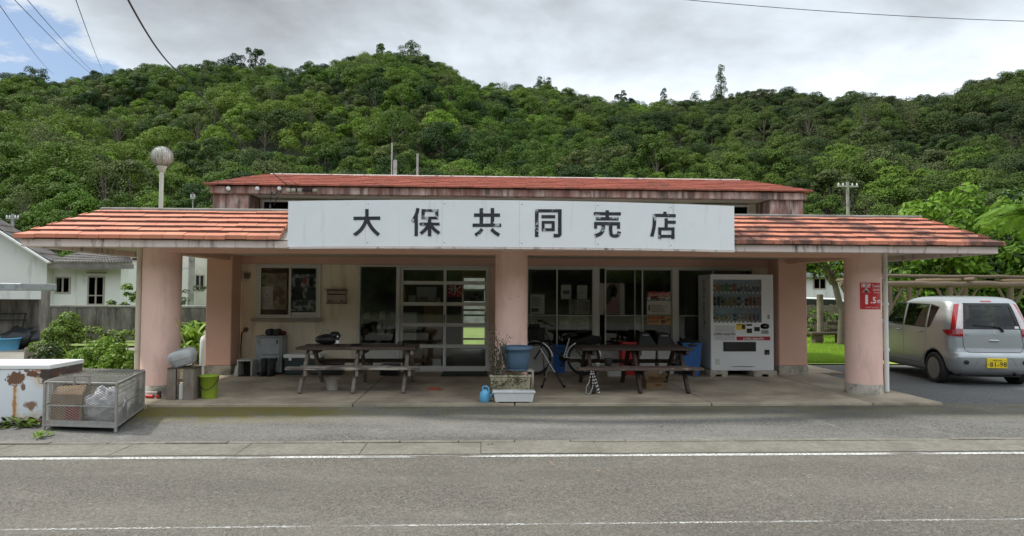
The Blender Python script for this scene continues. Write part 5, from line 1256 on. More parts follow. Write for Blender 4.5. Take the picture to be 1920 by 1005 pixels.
poster('ice_banner', 'red banner with a white kanji inside the sliding door', 'banner', 836, 535.5, 866.5, 556, pm('banner_red', (.50,.045,.06), .8, .06), 12.84, texts=[('white', '氷', .55, .55, .21, 1.35)])
def shelf(mb):
    a, b = P(748, 600, 13.5), P(832, 600, 13.5); z = P(790, 566.5, 13.5).z
    mb.box(a.x, b.x, 13.5, 13.85, z - .03, z); mb.box(a.x, b.x, 13.5, 13.85, .60, .63)
    for x in (a.x + .02, b.x - .02): mb.box(x - .02, x + .02, 13.51, 13.55, .093, z - .031)
simple('display_shelf', 'dark wooden display shelf behind the left sliding door', 'shelf', shelf, [pm('shelf_brown', (.16,.09,.055), .7, .2, 5)], bevel=.004)
zs = P(790, 566.5, 13.5).z
def onshelf(px0_, px1_, ytop, y0, d, zb): 
    a, b = P(px0_, 560, y0).x, P(px1_, 560, y0).x; z = P(790, ytop, y0).z
    return lambda mb: mb.box(a, b, y0, y0 + d, zb + .001, z)
simple('orange_box', 'tall orange box at the left end of the display shelf', 'box', onshelf(750, 758.5, 537.5, 13.52, .2, zs), [M['orange']], bevel=.004)
simple('drinks_carton', 'large white printed carton on the display shelf', 'carton', onshelf(781, 818, 538, 13.62, .2, zs), [M['paper']], bevel=.004)
simple('snack_box', 'small white box left of the large carton on the display shelf', 'box', onshelf(766, 779, 554, 13.52, .1, zs), [M['paper']], bevel=.004)
simple('snack_box', 'small white box before the large carton on the display shelf', 'box', onshelf(782, 800, 556.5, 13.51, .09, zs), [M['plinth']], bevel=.004)
simple('snack_box', 'small white box right of the large carton on the display shelf', 'box', onshelf(819, 825, 558, 13.52, .1, zs), [M['paper']], bevel=.004)
simple('oven', 'white oven on the lower board of the display shelf', 'oven', onshelf(753, 781, 586, 13.53, .3, .63), [M['white']], bevel=.006)
def cupb(mb):
    a, b = P(795, 600, 13.9), P(832, 600, 13.9); mb.box(a.x, b.x, 13.9, 14.3, .093, 1.36); mb.box((a.x+b.x)/2 - .004, (a.x+b.x)/2 + .004, 13.894, 13.899, .12, 1.34)
simple('brown_cupboard', 'brown wooden cupboard inside behind the display shelf', 'cupboard', cupb, [pm('cupboard_brown', (.46,.27,.15), .7, .15, 3)], bevel=.004)
def lowbox(mb): a, b = P(752, 660, 13.45), P(793, 660, 13.45); mb.box(a.x, b.x, 13.2, 13.48, .093, .48)
simple('carton', 'brown carton on the shop floor under the display shelf', 'carton', lowbox, [M['carton']], bevel=.004)
def tile_(mb): a, b = P(811, 684, 12.95), P(827, 672, 12.95); mb.box(a.x, b.x, 12.95, 12.98, .093, .31)
simple('picture_card', 'small pale picture card standing on the floor inside the sliding door', 'card', tile_, [M['paper']])
def backdoor(mb):
    a, b = ox0, ox1
    for z in (.10, .35, .98, 1.12, 1.66, 2.0): mb.box(a + .03, b - .03, 17.88, 17.92, z - .025, z + .025)
    for x in (a + .015, b - .015): mb.box(x - .015, x + .015, 17.88, 17.92, .08, 2.02)
part((lambda mb: (backdoor(mb), mb)[1])(MB()), 'rear_door', M['alu'])
poster('rear_notice', 'white notices taped to the far back door glass', 'notice', 869, 545, 908, 565, M['paper'], 17.8, marks=[('ink_grey', [(.3,.1,.6,.3),(.5,.5,.7,.7),(.75,.3,.9,.6)])])
def cntr(mb): mb.box(1.2, 4.6, 15.2, 15.7, .093, .95); mb.box(1.2, 4.6, 15.701, 16.3, .093, 1.5)
simple('shop_counter', 'dark stepped counter standing deep inside the shop', 'counter', cntr, [pm('counter', (.14,.12,.10), .7, .3, 3)], bevel=.01)
def racks(mb):
    r_ = random.Random(9); a, b = P(676, 600, 13.3).x, P(742, 600, 13.3).x
    for z in (.45, .75, 1.05): mb.box(a, b, 13.3, 13.6, z - .02, z)
    for x in (a, b - .02): mb.box(x, x + .02, 13.3, 13.6, .093, 1.3)
simple('goods_rack', 'grey rack of goods behind the picture window', 'rack', racks, [M['steelgrey']])
r_ = random.Random(12)
for z in (.45, .75, 1.05):
    x = P(677, 600, 13.3).x + .03
    while x < P(738, 600, 13.3).x:
        w_ = r_.uniform(.07, .14); h_ = r_.uniform(.08, .2)
        o = simple('packet', 'small packet of goods on the grey rack behind the picture window', 'packet', lambda mb: mb.box(x, x + w_, 13.32, 13.5, z + .001, z + h_), [r_.choice((M['paper'], M['plinth'], M['steelgrey'], M['carton']))], 'packets on the grey rack', bevel=.004)
        x += w_ + r_.uniform(.01, .08)
# ------------------------------------------------------------------ parked car (local: rear at y = 0, front +y, x right)
M['car'] = pm('silver_paint', (.38,.40,.405), .30, .02, 3, metal=.5, coat=.5)
M['carglass'] = glass('car_glass', (.55,.60,.57), 1.0)
M['lampred'] = pm('lamp_red', (.33,.008,.010), .15, .05, coat=1); M['lampclear'] = pm('lamp_clear', (.55,.50,.50), .12, .15, 30, coat=1)
M['carglass_dark'] = glass('rear_glass', (.55,.60,.58), 1.0); M['carline'] = pm('panel_shade', (.13,.14,.15), .5, .05)
M['wheelsteel'] = pm('wheel_steel', (.22,.22,.225), .4, .1, 6, metal=.4)
M['seatgrey'] = pm('seat_fabric', (.16,.16,.155), .9, .1, 9)
M['plate_y'] = pm('plate_yellow', (.80,.58,.02), .5, .03)
SL = [(.20,.64,.12,3.27),(.27,.70,.035,3.35),(.34,.722,.0,3.39),(.48,.735,-.01,3.395),(.575,.7375,-.005,3.38),(.585,.7375,.018,3.38),(.66,.7375,.035,3.36),(.78,.738,.05,3.32),(.90,.736,.065,3.20),
      (.96,.732,.075,3.02),(1.0,.728,.082,2.86),(1.06,.716,.10,2.68),(1.14,.700,.122,2.53),(1.22,.684,.147,2.40),(1.30,.667,.175,2.26),(1.38,.648,.207,2.10),(1.44,.630,.235,1.96),(1.485,.60,.275,1.82),(1.515,.555,.335,1.68),(1.535,.49,.43,1.52),(1.547,.38,.58,1.36),(1.552,.22,.78,1.20)]
ZS = [s[0] for s in SL]
def cv(z, k): return float(np.interp(z, ZS, [s[k] for s in SL]))
def rearx(x, z): w_ = cv(z, 1); return cv(z, 2) + .055 * (x / w_) ** 2
def sidex(y, z):
    w_, a, b = cv(z, 1), cv(z, 2), cv(z, 3); m_ = (a + b) / 2; return w_ - .045 * (abs(y - m_) / ((b - a) / 2)) ** 2.4
def ring_(z, n=12):
    w_, a, b = cv(z, 1), cv(z, 2), cv(z, 3); rr_, rf_ = .22, min(.5, (b - a) * .3); rxr = .245; rxf = min(.42, w_ * .6)
    pts = []
    yr = a + .055 + rr_; xs_ = w_ - rxr
    half = [(x, rearx(x, z)) for x in np.linspace(0, xs_, 8)]
    x1, y1 = half[-1]; xe = sidex(yr, z)
    half += [(x1 + (xe - x1) * math.sin(t), yr - (yr - y1) * math.cos(t)) for t in np.linspace(0, PI/2, 9)[1:]]
    yf_ = b - rf_; half += [(sidex(y, z), y) for y in np.linspace(yr, yf_, 26)[1:]]
    xe = sidex(yf_, z); half += [(xe - rxf + rxf * math.cos(t), yf_ + rf_ * math.sin(t)) for t in np.linspace(0, PI/2, 9)[1:]]
    half += [(x, b) for x in np.linspace(xe - rxf, 0, 6)[1:]]
    return half + [(-x, y) for x, y in half[-2:0:-1]]
car = thing('parked_car', 'silver kei hatchback with yellow number plate parked right of the shop', 'car')
mb = MB(); zlist = sorted(set(ZS + list(np.linspace(.6, 1.46, 22)))); RG = [ring_(z) for z in zlist]; n = len(RG[0]); vs = [(x, y, z) for r_, z in zip(RG, zlist) for x, y in r_]
mb.raw(vs, [(i*n+j, i*n+(j+1)%n, (i+1)*n+(j+1)%n, (i+1)*n+j) for i in range(len(RG)-1) for j in range(n)], 0, True)
mb.face(vs[:n][::-1], 0); top = RG[-1]; mb.raw([(x,y,zlist[-1]) for x,y in top] + [(0,.99,1.556)], [(i,(i+1)%n,n) for i in range(n)], 0, True)
body = mb.build('body', [M['car'], M['black']], car, weld=True)
AXL = [.55, 2.98]; WR = .278
def carve(fill):
    mb = MB(); fill(mb); cob = mb.build('cutter', [M['car'], M['black']], weld=True)
    bo = body.modifiers.new('carve', 'BOOLEAN'); bo.operation = 'DIFFERENCE'; bo.object = cob; bo.solver = 'EXACT'
    me = bpy.data.meshes.new_from_object(body.evaluated_get(bpy.context.evaluated_depsgraph_get())); body.modifiers.clear(); body.data = me
    cm_ = cob.data; bpy.data.objects.remove(cob); bpy.data.meshes.remove(cm_)
for ya in AXL: carve(lambda mb: mb.lathe((0, ya, WR + .005), [(.325,-1),(.325,1)], 40, 1, sm=False, ax=Euler((0, PI/2, 0)).to_matrix()))
SIDEW = [('front_door_glass', [(2.40,1.02),(1.60,1.005),(1.60,1.405),(2.00,1.405)]), ('rear_door_glass', [(1.50,1.005),(.84,.995),(.80,1.39),(1.50,1.405)]), ('quarter_glass', [(.74,1.0),(.67,1.02),(.50,1.34),(.735,1.385)])]
carve(lambda mb: mb.raw([(x, y, z) for y, z, hw in ((.34,.90,.56),(2.30,.90,.60),(1.86,1.43,.50),(.46,1.43,.46)) for x in (-hw, hw)], [(0,2,3,1),(2,4,5,3),(4,6,7,5),(6,0,1,7),(0,6,4,2),(1,3,5,7)], 1))   # cabin
for nm, poly in SIDEW: carve(lambda mb: mb.prism(poly, lambda u, v, t: (t, u, v), -.9, .9, 1))
carve(lambda mb: mb.prism([(-.42,1.04),(.42,1.04),(.35,1.385),(-.35,1.385)], lambda u, v, t: (u, t, v), -.3, .8, 1))
carve(lambda mb: mb.prism([(-.52,1.10),(.52,1.10),(.44,1.39),(-.44,1.39)], lambda u, v, t: (u, t, v), 1.7, 3.0, 1))
me = body.data
for p in me.polygons:
    c_ = p.center
    if min((c_.y - ya)**2 + (c_.z - WR - .005)**2 for ya in AXL) < .3255**2 and abs(c_.x) < .715: p.material_index = 1
def patch(name, mat_name, fn, poly, par, off, nsub=10, mi=None):
    """curved quad patch; poly = 4 corners in surface coordinates"""
    a, b, c_, d = [Vector(q) for q in poly]; mb = MB()
    def q(u, v): p = a.lerp(b, u).lerp(d.lerp(c_, u), v); return fn(p.x, p.y, off)
    mb.grid(q, nsub, nsub); return mb.build(name, M[mat_name], par)
def fs(sgn): return lambda y, z, o: (sgn * (sidex(y, z) + o), y, z)
def fr(x, z, o): return (x, rearx(x, z) - o, z)
for sgn in (-1, 1):
    f = fs(sgn)
    # dark surround then glass
    for nm, poly in SIDEW:
        cpt = Vector((sum(p[0] for p in poly)/4, sum(p[1] for p in poly)/4)); mb = MB()
        for i in range(4):
            p, q = Vector(poly[i]), Vector(poly[(i+1) % 4]); po, qo = [w_ + (w_ - cpt).normalized() * .026 for w_ in (p, q)]; pi_, qi = [w_ + (cpt - w_).normalized() * .006 for w_ in (p, q)]
            for k in range(6):
                r0, r1 = k/6, (k+1)/6; mb.face([f(*po.lerp(qo, r0), .0025), f(*po.lerp(qo, r1), .0025), f(*pi_.lerp(qi, r1), .0025), f(*pi_.lerp(qi, r0), .0025)])
        s = mb.build('window_seal', M['black'], body); patch(nm, 'carglass', f, poly, s, -.004)
    for y0, y1, z0, z1, wd in ((1.55,1.55,.32,1.0,.006),(.80,.80,.70,1.0,.006),(.80,.90,.70,.42,.006),(.90,1.02,.42,.33,.006),(2.5,2.45,.36,.98,.006),(2.45,1.02,.33,.33,.006)):
        mb = MB(); k = 8
        for i in range(k):
            p0, p1 = Vector((y0+(y1-y0)*i/k, z0+(z1-z0)*i/k)), Vector((y0+(y1-y0)*(i+1)/k, z0+(z1-z0)*(i+1)/k)); t_ = (p1-p0).normalized(); nn = Vector((-t_.y, t_.x))*wd/2
            mb.face([f(q.x, q.y, .0012) for q in (p0-nn, p1-nn, p1+nn, p0+nn)])
        mb.build('panel_gap', M['black'], body)
    for y_, z_ in ((1.72,.90),(.98,.905)):
        mb = MB(); mb.tube([f(y_-.085, z_, .012), f(y_-.05, z_, .03), f(y_+.05, z_, .03), f(y_+.085, z_, .012)], .013, 8); mb.build('door_handle', M['car'], body)
    q = f(2.28, 1.0, .09); mb = MB(); mb.ball(q, (.085,.055,.075), nu=14, nv=10, fn=lambda d: 1); mm = mb.build('wing_mirror', M['car'], body)
    mb = MB(); mb.bar(f(2.28,1.0,.0), f(2.28,1.0,.06), .05, .05); mb.build('mirror_arm', M['black'], mm)
    # tall tail lamp: red strip with clear inner face and a red foot that wraps round the corner
    def tl(t, z, o, sgn=sgn):
        w_ = cv(z, 1); xs_ = w_ - .245; x1, y1 = xs_, rearx(xs_, z); yr = cv(z, 2) + .055 + .22; xe = sidex(yr, z)
        if t <= 0: x, y = xs_ + t, rearx(xs_ + t, z); nx, ny = 0, -1
        elif t >= 1: x, y = sidex(yr + (t-1), z), yr + (t-1); nx, ny = 1, 0
        else: a_ = t*PI/2; x, y = x1 + (xe-x1)*math.sin(a_), yr - (yr-y1)*math.cos(a_); nx, ny = math.sin(a_), -math.cos(a_)
        return (sgn*(x + nx*o), y + ny*o, z)
    def lamp(name, mn, poly, par, off):
        a, b, c_, d = [Vector(q) for q in poly]; mb = MB(); mb.grid(lambda u, v: tl(*(lambda p: (p.x, p.y))(a.lerp(b, u).lerp(d.lerp(c_, u), v)), off), 10, 12); return mb.build(name, M[mn], par)
    tlp = lamp('tail_lamp', 'lampred', [(.26,.93),(.50,.93),(.36,1.41),(.14,1.42)], body, .010)
    lamp('lens_foot', 'lampred', [(-.01,.86),(.62,.87),(.86,.965),(-.01,.99)], tlp, .012)
    lamp('lens_clear', 'lampclear', [(-.012,.992),(.27,.992),(.15,1.41),(-.004,1.41)], tlp, .012)
    # wheels
    for ya in AXL:
        cx_ = sgn * .655; out = sgn
        mbw = MB(); axm = Euler((0, PI/2 * sgn, 0)).to_matrix()
        mbw.lathe((cx_, ya, WR), [(.19,-.07),(.255,-.078),(.276,-.06),(.278,.0),(.276,.06),(.256,.078),(.20,.074),(.185,.05)], 36, 0, ax=axm); wh = mbw.build('wheel', M['rubber'], car)
        mbw = MB(); mbw.lathe((cx_, ya, WR), [(.19,.072),(.183,.060),(.165,.035),(.15,.045),(.09,.05),(.06,.062),(.035,.066),(.0,.066)], 36, 0, ax=axm)
        mbw.lathe((cx_, ya, WR), [(.0,-.05),(.19,-.05)], 30, 1, ax=axm); rim_ = mbw.build('rim', [M['wheelsteel'], M['black']], wh)
        for k in range(10):
            a_ = 2*PI*k/10; mbw = MB(); mbw.lathe((cx_ + sgn*.0475, ya + .125*math.cos(a_), WR + .125*math.sin(a_)), [(0,.004),(.019,.004)], 10, 0, ax=axm); mbw.build('rim_hole', M['black'], rim_)

# rear window, tailgate, bumper fittings
mb = MB(); OQ, IQ = [(-.470,.985),(.470,.985),(.385,1.432),(-.385,1.432)], [(-.416,1.043),(.416,1.043),(.347,1.382),(-.347,1.382)]
for i in range(4):
    a, b, c_, d = Vector(OQ[i]), Vector(OQ[(i+1)%4]), Vector(IQ[(i+1)%4]), Vector(IQ[i])
    for k in range(10): r0, r1 = k/10, (k+1)/10; mb.face([fr(*a.lerp(b, r0), .003), fr(*a.lerp(b, r1), .003), fr(*d.lerp(c_, r1), .003), fr(*d.lerp(c_, r0), .003)])
bw = mb.build('rear_window_border', M['black'], body)
patch('rear_window', 'carglass_dark', fr, [(-.42,1.04),(.42,1.04),(.35,1.385),(-.35,1.385)], bw, -.004, 14)
mb = MB(); mb.grid(lambda u, v: ((u - .5) * (1.04 - .16*v), cv(1.10 + .29*v, 3) - .004, 1.10 + .29*v), 8, 6); mb.build('windscreen', M['carglass'], body)
def strip(pts, wd, name='panel_gap', m='black', par=None, off=.0015):
    mb = MB(); pp = [Vector(q) for q in pts]
    for p0, p1 in zip(pp, pp[1:]):
        t_ = (p1-p0).normalized(); nn = Vector((-t_.y, t_.x))*wd/2; k = 6
        for i in range(k):
            a, b = p0.lerp(p1, i/k), p0.lerp(p1, (i+1)/k); mb.face([fr(q.x, q.y, off) for q in (a-nn, b-nn, b+nn, a+nn)])
    return mb.build(name, M[m], par or body)
strip([(-.485,.86),(-.49,.72),(-.47,.64),(-.42,.598),(.42,.598),(.47,.64),(.49,.72),(.485,.86)], .009)
strip([(-.36,.33),(-.26,.50),(.26,.50),(.36,.33)], .006, 'plate_recess', 'carline')
strip([(-.46,.635),(.46,.635)], .012, 'tailgate_crease', 'car', off=.006)
mb = MB(); mb.box(-.165, .165, rearx(0,.42) - .020, rearx(0,.42) - .006, .335, .50); pl_ = mb.build('number_plate', M['plate_y'], body, bevel=.006)
yq = rearx(0,.42) - .0212
mb = MB(); mb.text('81-98', lambda u, v: (.018 + u, yq, .395 + v), .115, sx=1.05, bold=.001); mb.text('沖縄 580', lambda u, v: (u, yq, .468 + v), .040); mb.text('わ', lambda u, v: (-.138 + u, yq, .395 + v), .034)
mb.build('plate_lettering', M['black'], pl_)
mb = MB(); mb.tube([fr(-.075,.80,.004), fr(-.06,.80,.024), fr(.06,.80,.024), fr(.075,.80,.004)], .012, 8); mb.build('tailgate_handle', M['chrome'], body)
mb = MB()
for q in (0, 2*PI/3, 4*PI/3):
    d = lambda r_, a_: fr(r_*math.sin(q + a_), .93 + r_*math.cos(q + a_), .007)
    mb.face([d(.002,0), d(.022,-.5), d(.040,0), d(.022,.5)])
mb.build('emblem', M['chrome'], body)
mb = MB(); mb.text('eK', lambda u, v: fr(-.42 + u, .895 + v, .004), .055, sx=.9); mb.build('lettering', M['chrome'], body)
mb = MB(); mb.bar(fr(.12,1.02,.02), fr(.02,1.03,.018), .02, .012); mb.bar(fr(.02,1.03,.018), fr(-.30,1.055,.014), .012, .01); mb.tube([fr(.12,1.02,.02), fr(.165,.945,.02)], [.022,.016], 8); mb.build('wiper', M['black'], body)
patch('brake_light', 'lampred', fr, [(-.09,1.452),(.09,1.452),(.085,1.472),(-.085,1.472)], body, .006)
patch('sticker', 'paper', fr, [(.37,1.0),(.45,1.0),(.44,1.04),(.38,1.04)], bw, .005)
for x in (-.475, .475):
    mb = MB(); y_ = rearx(x,.43); mb.lathe((x, y_ + .03, .43), [(.036,0),(.036,.055),(.024,.055)], 16, ax=AX); mb.lathe((x, y_ - .022, .43), [(.0,0),(.024,0)], 12, ax=AX); mb.build('reflector', M['black'], body)
mb = MB(); mb.box(-.5, .5, .15, 3.1, .17, .25); mb.tube([(.35,.02,.22),(.35,.5,.24)], .022, 8); mb.build('underbody', M['black'], car)
for x in (-.33, .33):
    for y_ in (1.0, 1.75):
        mb = MB(); mb.box(x - .2, x + .2, y_, y_ + .1, .91, 1.14); mb.box(x - .1, x + .1, y_ + .02, y_ + .09, 1.145, 1.30); mb.build('seat', M['seatgrey'], car, bevel=.03, seg=2)
rp = P(1868, 686, 10.95)
car.location = (rp.x, 10.95, .022); car.rotation_euler = (0, 0, R(-6.5))
# ------------------------------------------------------------------ plants
def foliage(name, label, cat, C, rad, per, leaf, m, seed, trunk=None, base=None, group=None, flat=.85, asp=.5, low=-.6, fold=.1, hexa=False, jit=.8):
    rng = np.random.default_rng(seed); c, n, s = clumps(rng, np.array(C, float), np.array(rad, float), per, leaf, flat, low, jit)
    base = Vector(base) if base is not None else Vector((np.mean(c[:,0]), np.mean(c[:,1]), np.min(c[:,2])))
    t = thing(name, label, cat, tuple(base), 0, group)
    me = leaf_mesh('crown', c - np.array(base), n, s, asp, [m] if not isinstance(m, list) else m, rng=rng, fold=fold, hexa=hexa, mi=(rng.integers(0, len(m), len(c)) if isinstance(m, list) else None)); mesh_obj('crown' if trunk else 'foliage', me, t)
    if trunk: trunk.build('trunk', M['bark'], t)
    return t
def blob(rng, c, ext, n, r0, r1):
    """n clump centres in an ellipsoid"""
    d = rng.normal(size=(n, 3)); d /= np.linalg.norm(d, axis=1, keepdims=True); d *= rng.uniform(.3, 1, (n, 1)) ** .5
    return np.array(c) + d * np.array(ext), rng.uniform(r0, r1, n)
RN = np.random.default_rng(21)
# large leaved tree to the right of the canopy
def tree(name, label, cx, cy, zc, ext, n, r0, r1, per, leaf, m, seed, tx=None, h0=0, asp=.5, group=None, hexa=False, tr=.16):
    rng = np.random.default_rng(seed); C, rd = blob(rng, (cx, cy, zc), ext, n, r0, r1); tx = cx if tx is None else tx
    mb = MB(); zt_ = zc - ext[2] * .3; mb.tube([(tx, cy, h0 - .1), (tx + .05, cy, h0 + (zt_-h0)*.4), (cx, cy, zt_), (cx + .1, cy, zc + ext[2]*.4)], [tr, tr*.8, tr*.65, tr*.25], 10)
    for i in range(7):
        q = C[i]; mb.tube([(tx + (cx-tx)*.8, cy, h0 + (zt_-h0)*.75), (Vector((cx, cy, zt_)) + Vector(q)) / 2 + Vector((0,0,.15)), q], [tr*.5, tr*.32, .02], 6)
    return foliage(name, label, 'tree', C, rd, per, leaf, m, seed + 1, mb, (tx, cy, h0), group, asp=asp, hexa=hexa)
q = P(1790, 430, 19.5); tree('broadleaf_tree', 'bright broad leaved tree rising behind the right end of the red canopy', q.x, 19.5, q.z - .1, (1.5, 1.3, 1.35), 40, .28, .5, 100, .20, M['leaf_broad'], 31, asp=.42, hexa=True)
q = P(1935, 440, 20.5); tree('broadleaf_tree', 'dark leaved tree behind the palm fronds at the right edge', q.x, 20.5, q.z, (1.6, 1.3, 1.4), 34, .28, .55, 95, .20, [M['leaf_dark'], M['leaf_broad']], 33, asp=.42, hexa=True)
q = P(1715, 460, 23.0); tree('broadleaf_tree', 'rounded green tree just above the canopy hip left of the bright broad leaved tree', q.x, 23, q.z - .3, (1.4, 1.2, 1.2), 24, .3, .55, 70, .22, [M['leaf_dark'], M['leaf_fresh']], 35, asp=.42, hexa=True)
for i, (px, py, Y, ex, lb) in enumerate(((1700,560,20.5,(1.3,.9,1.3),'leafy dark green shrub behind the left end of the log pergola'),(1790,560,20.0,(1.4,.9,1.2),'leafy green shrub behind the middle post of the pergola'),(1880,545,19.6,(1.4,.9,1.4),'leafy green shrub behind the right end of the pergola'),(1960,530,19.2,(1.3,.9,1.5),'leafy shrub at the right edge of the picture beyond the car'))):
    q = P(px, py, Y); rng = np.random.default_rng(40+i); C, rd = blob(rng, (q.x, Y, q.z - .1), ex, 36, .28, .5); foliage('garden_shrub', lb, 'shrub', C, rd, 95, .19, [M['leaf_dark'], M['leaf_broad'], M['leaf_broad']], 60+i, asp=.42, hexa=True, base=(q.x, Y, 0))
# palm at the right edge
q = P(1932, 402, 17.0)
pt_ = thing('palm_tree', 'palm with long drooping feather fronds at the right edge', 'palm', (q.x + .95, 17.2, .03))
mb = MB(); mb.tube([(q.x + .95, 17.2, 0), (q.x + .72, 17.15, q.z*.45), (q.x + .3, 17.05, q.z*.85), (q.x, 17, q.z)], [.13,.11,.10,.08], 10); mb.build('trunk', M['bark'], pt_)
rp_ = random.Random(5)
for k in range(13):
    a = -2.9 + k * .48 + rp_.uniform(-.15,.15); L = rp_.uniform(1.05, 1.5); el = rp_.uniform(.15, 1.0)
    dr = Vector((math.cos(a), math.sin(a), 0)); pts = []
    for i in range(15):
        s = i / 14; pts.append(Vector((q.x, 17, q.z)) + dr * (L * s * math.cos(el * (1 - s*.3))) + Vector((0, 0, L * (math.sin(el) * s - .75 * s * s))))
    mb = MB(); mb.tube(pts, [.016 * (1 - .8*i/14) for i in range(15)], 5, 0)
    for i in range(1, 15):
        for sg in (-1, 1):
            for f in (0, .5):
                p0 = pts[i].lerp(pts[i-1], f); t_ = (pts[i] - pts[i-1]).normalized(); sd = t_.cross(Vector((0,0,1))).normalized() * sg
                ll = .48 * math.sin(PI * (.12 + .83 * (i - f) / 14)); tip = p0 + (sd * .8 + t_ * .55 + Vector((0,0,-.35))).normalized() * ll; wv = t_ * .018
                mb.face([p0 - wv, p0.lerp(tip, .5) - wv * 1.1, tip, p0.lerp(tip, .5) + wv * 1.1, p0 + wv], 0)
    mb.build('frond', M['leaf_broad'], pt_)
# tree over the lawn, seen between pillar and column
q = P(1556, 505, 20.0); tree('garden_tree', 'dark round crowned tree standing on the lawn between pillar and column', q.x, 20.0, q.z + .35, (1.0, .9, .62), 22, .25, .42, 150, .13, [M['leaf_dark'], M['leaf_fresh']], 51, tx=P(1576, 600, 20).x, h0=.03, tr=.12)
# skyline trees
def sky_tree(px, s, hh, ww, mi, label, seed, kind='round', n=12, per=150):
    p = hill_at(px, s); rng = np.random.default_rng(seed); mb = MB()
    if kind == 'tall':
        z = np.linspace(.28, 1, n); C = np.stack([rng.uniform(-.5,.5,n)*ww*(1.15-z), rng.uniform(-.5,.5,n)*ww*(1.15-z), z*hh], 1); rad = ww * (.34 - .16*z) * rng.uniform(.7,1.3,n)
    else:
        C, rad = blob(rng, (0,0,hh*.62), (ww*.46, ww*.46, hh*.30), n + 6, ww*.12, ww*.22)
    mb.tube([(p.x, p.y, p.z - 1), (p.x + .1, p.y, p.z + hh*.5), (p.x, p.y, p.z + hh*.92)], [.22,.16,.05], 7)
    for i in range(6): mb.tube([(p.x, p.y, p.z + hh*(.45 + .05*i)), tuple(Vector(C[i]) + p)], [.08,.03], 5)
    return foliage('ridge_tree', label, 'tree', C + np.array(p), rad, per * 2.2, .27, LEAFSET[mi], seed+1, mb, (p.x, p.y, p.z), asp=.55, jit=1)
sky_tree(1352, .98, 15.0, 4.6, 0, 'tall slender feathery tree standing far above the right ridge', 71, 'tall', 26, 70)
sky_tree(1245, 1.0, 9.0, 3.0, 2, 'small slender conical tree on the low saddle of the ridge', 73, 'tall', 14, 60)
sky_tree(770, 1.0, 8.6, 5.4, 2, 'airy round topped tree on the highest summit of the hill', 75, n=12, per=60)
sky_tree(717, 1.0, 7.6, 3.6, 0, 'small dark crowned tree on the summit left of the airy round topped one', 77, n=8, per=80)
sky_tree(478, .98, 8.5, 4.6, 2, 'dark twin crowned tree on the left shoulder of the ridge', 79, n=9, per=80)
sky_tree(436, .98, 7.6, 5.5, 2, 'dark spreading tree on the ridge left of the twin crowned tree', 81, n=11, per=80)
sky_tree(1165, 1.0, 8.0, 3.8, 0, 'small round tree standing alone on the ridge above the sign', 83, n=8, per=80)
sky_tree(1305, 1.0, 7.5, 5.5, 2, 'clump of pointed trees on the ridge left of the tall slender tree', 85, 'tall', 14, 60)
sky_tree(1468, .98, 7.6, 5.4, 1, 'rounded tree on the ridge right of the tall slender tree', 87, n=10, per=90)
sky_tree(65, 1.0, 7.6, 5.6, 2, 'dark tree on the left end of the ridge below the white cloud', 89, n=10, per=80)
sky_tree(265, 1.0, 7.4, 4.6, 0, 'dark crowned tree on the ridge above the round lamp', 91, n=9, per=80)
sky_tree(1020, 1.0, 7.8, 5.0, 2, 'feathery tree on the ridge above the middle of the sign', 93, n=9, per=60)
sky_tree(1590, 1.0, 7.6, 5.6, 1, 'broad tree on the right ridge above the utility pole', 95, n=10, per=80)

# ------------------------------------------------------------------ left: houses, wall, carport
M['housew'] = pm('house_white', (.68,.675,.65), .8, .05, .7, dirt=(.30,.29,.25), da=.65, ds=1.2, dstr=(2,2,.4), dth=(.54,.72))
M['housey'] = pm('house_cream', (.55,.53,.44), .8, .06, .8, dirt=(.28,.26,.21), da=.4, ds=1)
M['greytile'] = pm('grey_roof_tile', (.20,.18,.165), .8, .2, 3, dirt=(.09,.08,.07), da=.7, ds=2, bump=.2, bs=20)
M['block'] = pm('block_wall', (.20,.18,.155), .9, .18, 2, dirt=(.055,.05,.042), da=.85, ds=1.6, dstr=(2.5,2.5,.5), dth=(.42,.6), bump=.25, bs=40)
M['curtain'] = pm('curtain', (.40,.43,.43), .9, .25, 14)
def house_window(parent, px0, px1, py0, py1, Y, curtain=True, bars=()):
    a, b = P(px0, py1, Y), P(px1, py0, Y); t = .05
    mb = MB(); y = Y - .04
    mb.box(a.x, b.x, y, Y - .002, b.z - t, b.z); mb.box(a.x, b.x, y, Y - .002, a.z, a.z + t); mb.box(a.x, a.x + t, y, Y - .002, a.z + t, b.z - t); mb.box(b.x - t, b.x, y, Y - .002, a.z + t, b.z - t)
    xm = (a.x + b.x) / 2; mb.box(xm - .03, xm + .03, y, Y - .002, a.z + t, b.z - t)
    for f in bars: z = a.z + (b.z - a.z) * f; mb.box(a.x + t, xm - .031, y + .002, Y - .002, z - .02, z + .02); mb.box(xm + .031, b.x - t, y + .002, Y - .002, z - .02, z + .02)
    w_ = mb.build('window', M['alu_dk'], parent)
    mb = MB(); mb.box(a.x + t, b.x - t, Y - .022, Y - .018, a.z + t, b.z - t); mb.build('pane', M['glass_dk'], w_)
    mb = MB(); mb.box(a.x + t, xm, Y - .014, Y - .003, a.z + t, b.z - t); mb.build('curtain', M['curtain'] if curtain else M['dark'], w_)
    mb = MB(); mb.box(xm + .001, b.x - t, Y - .014, Y - .003, a.z + t, b.z - t); mb.build('blind', M['dark'], w_)
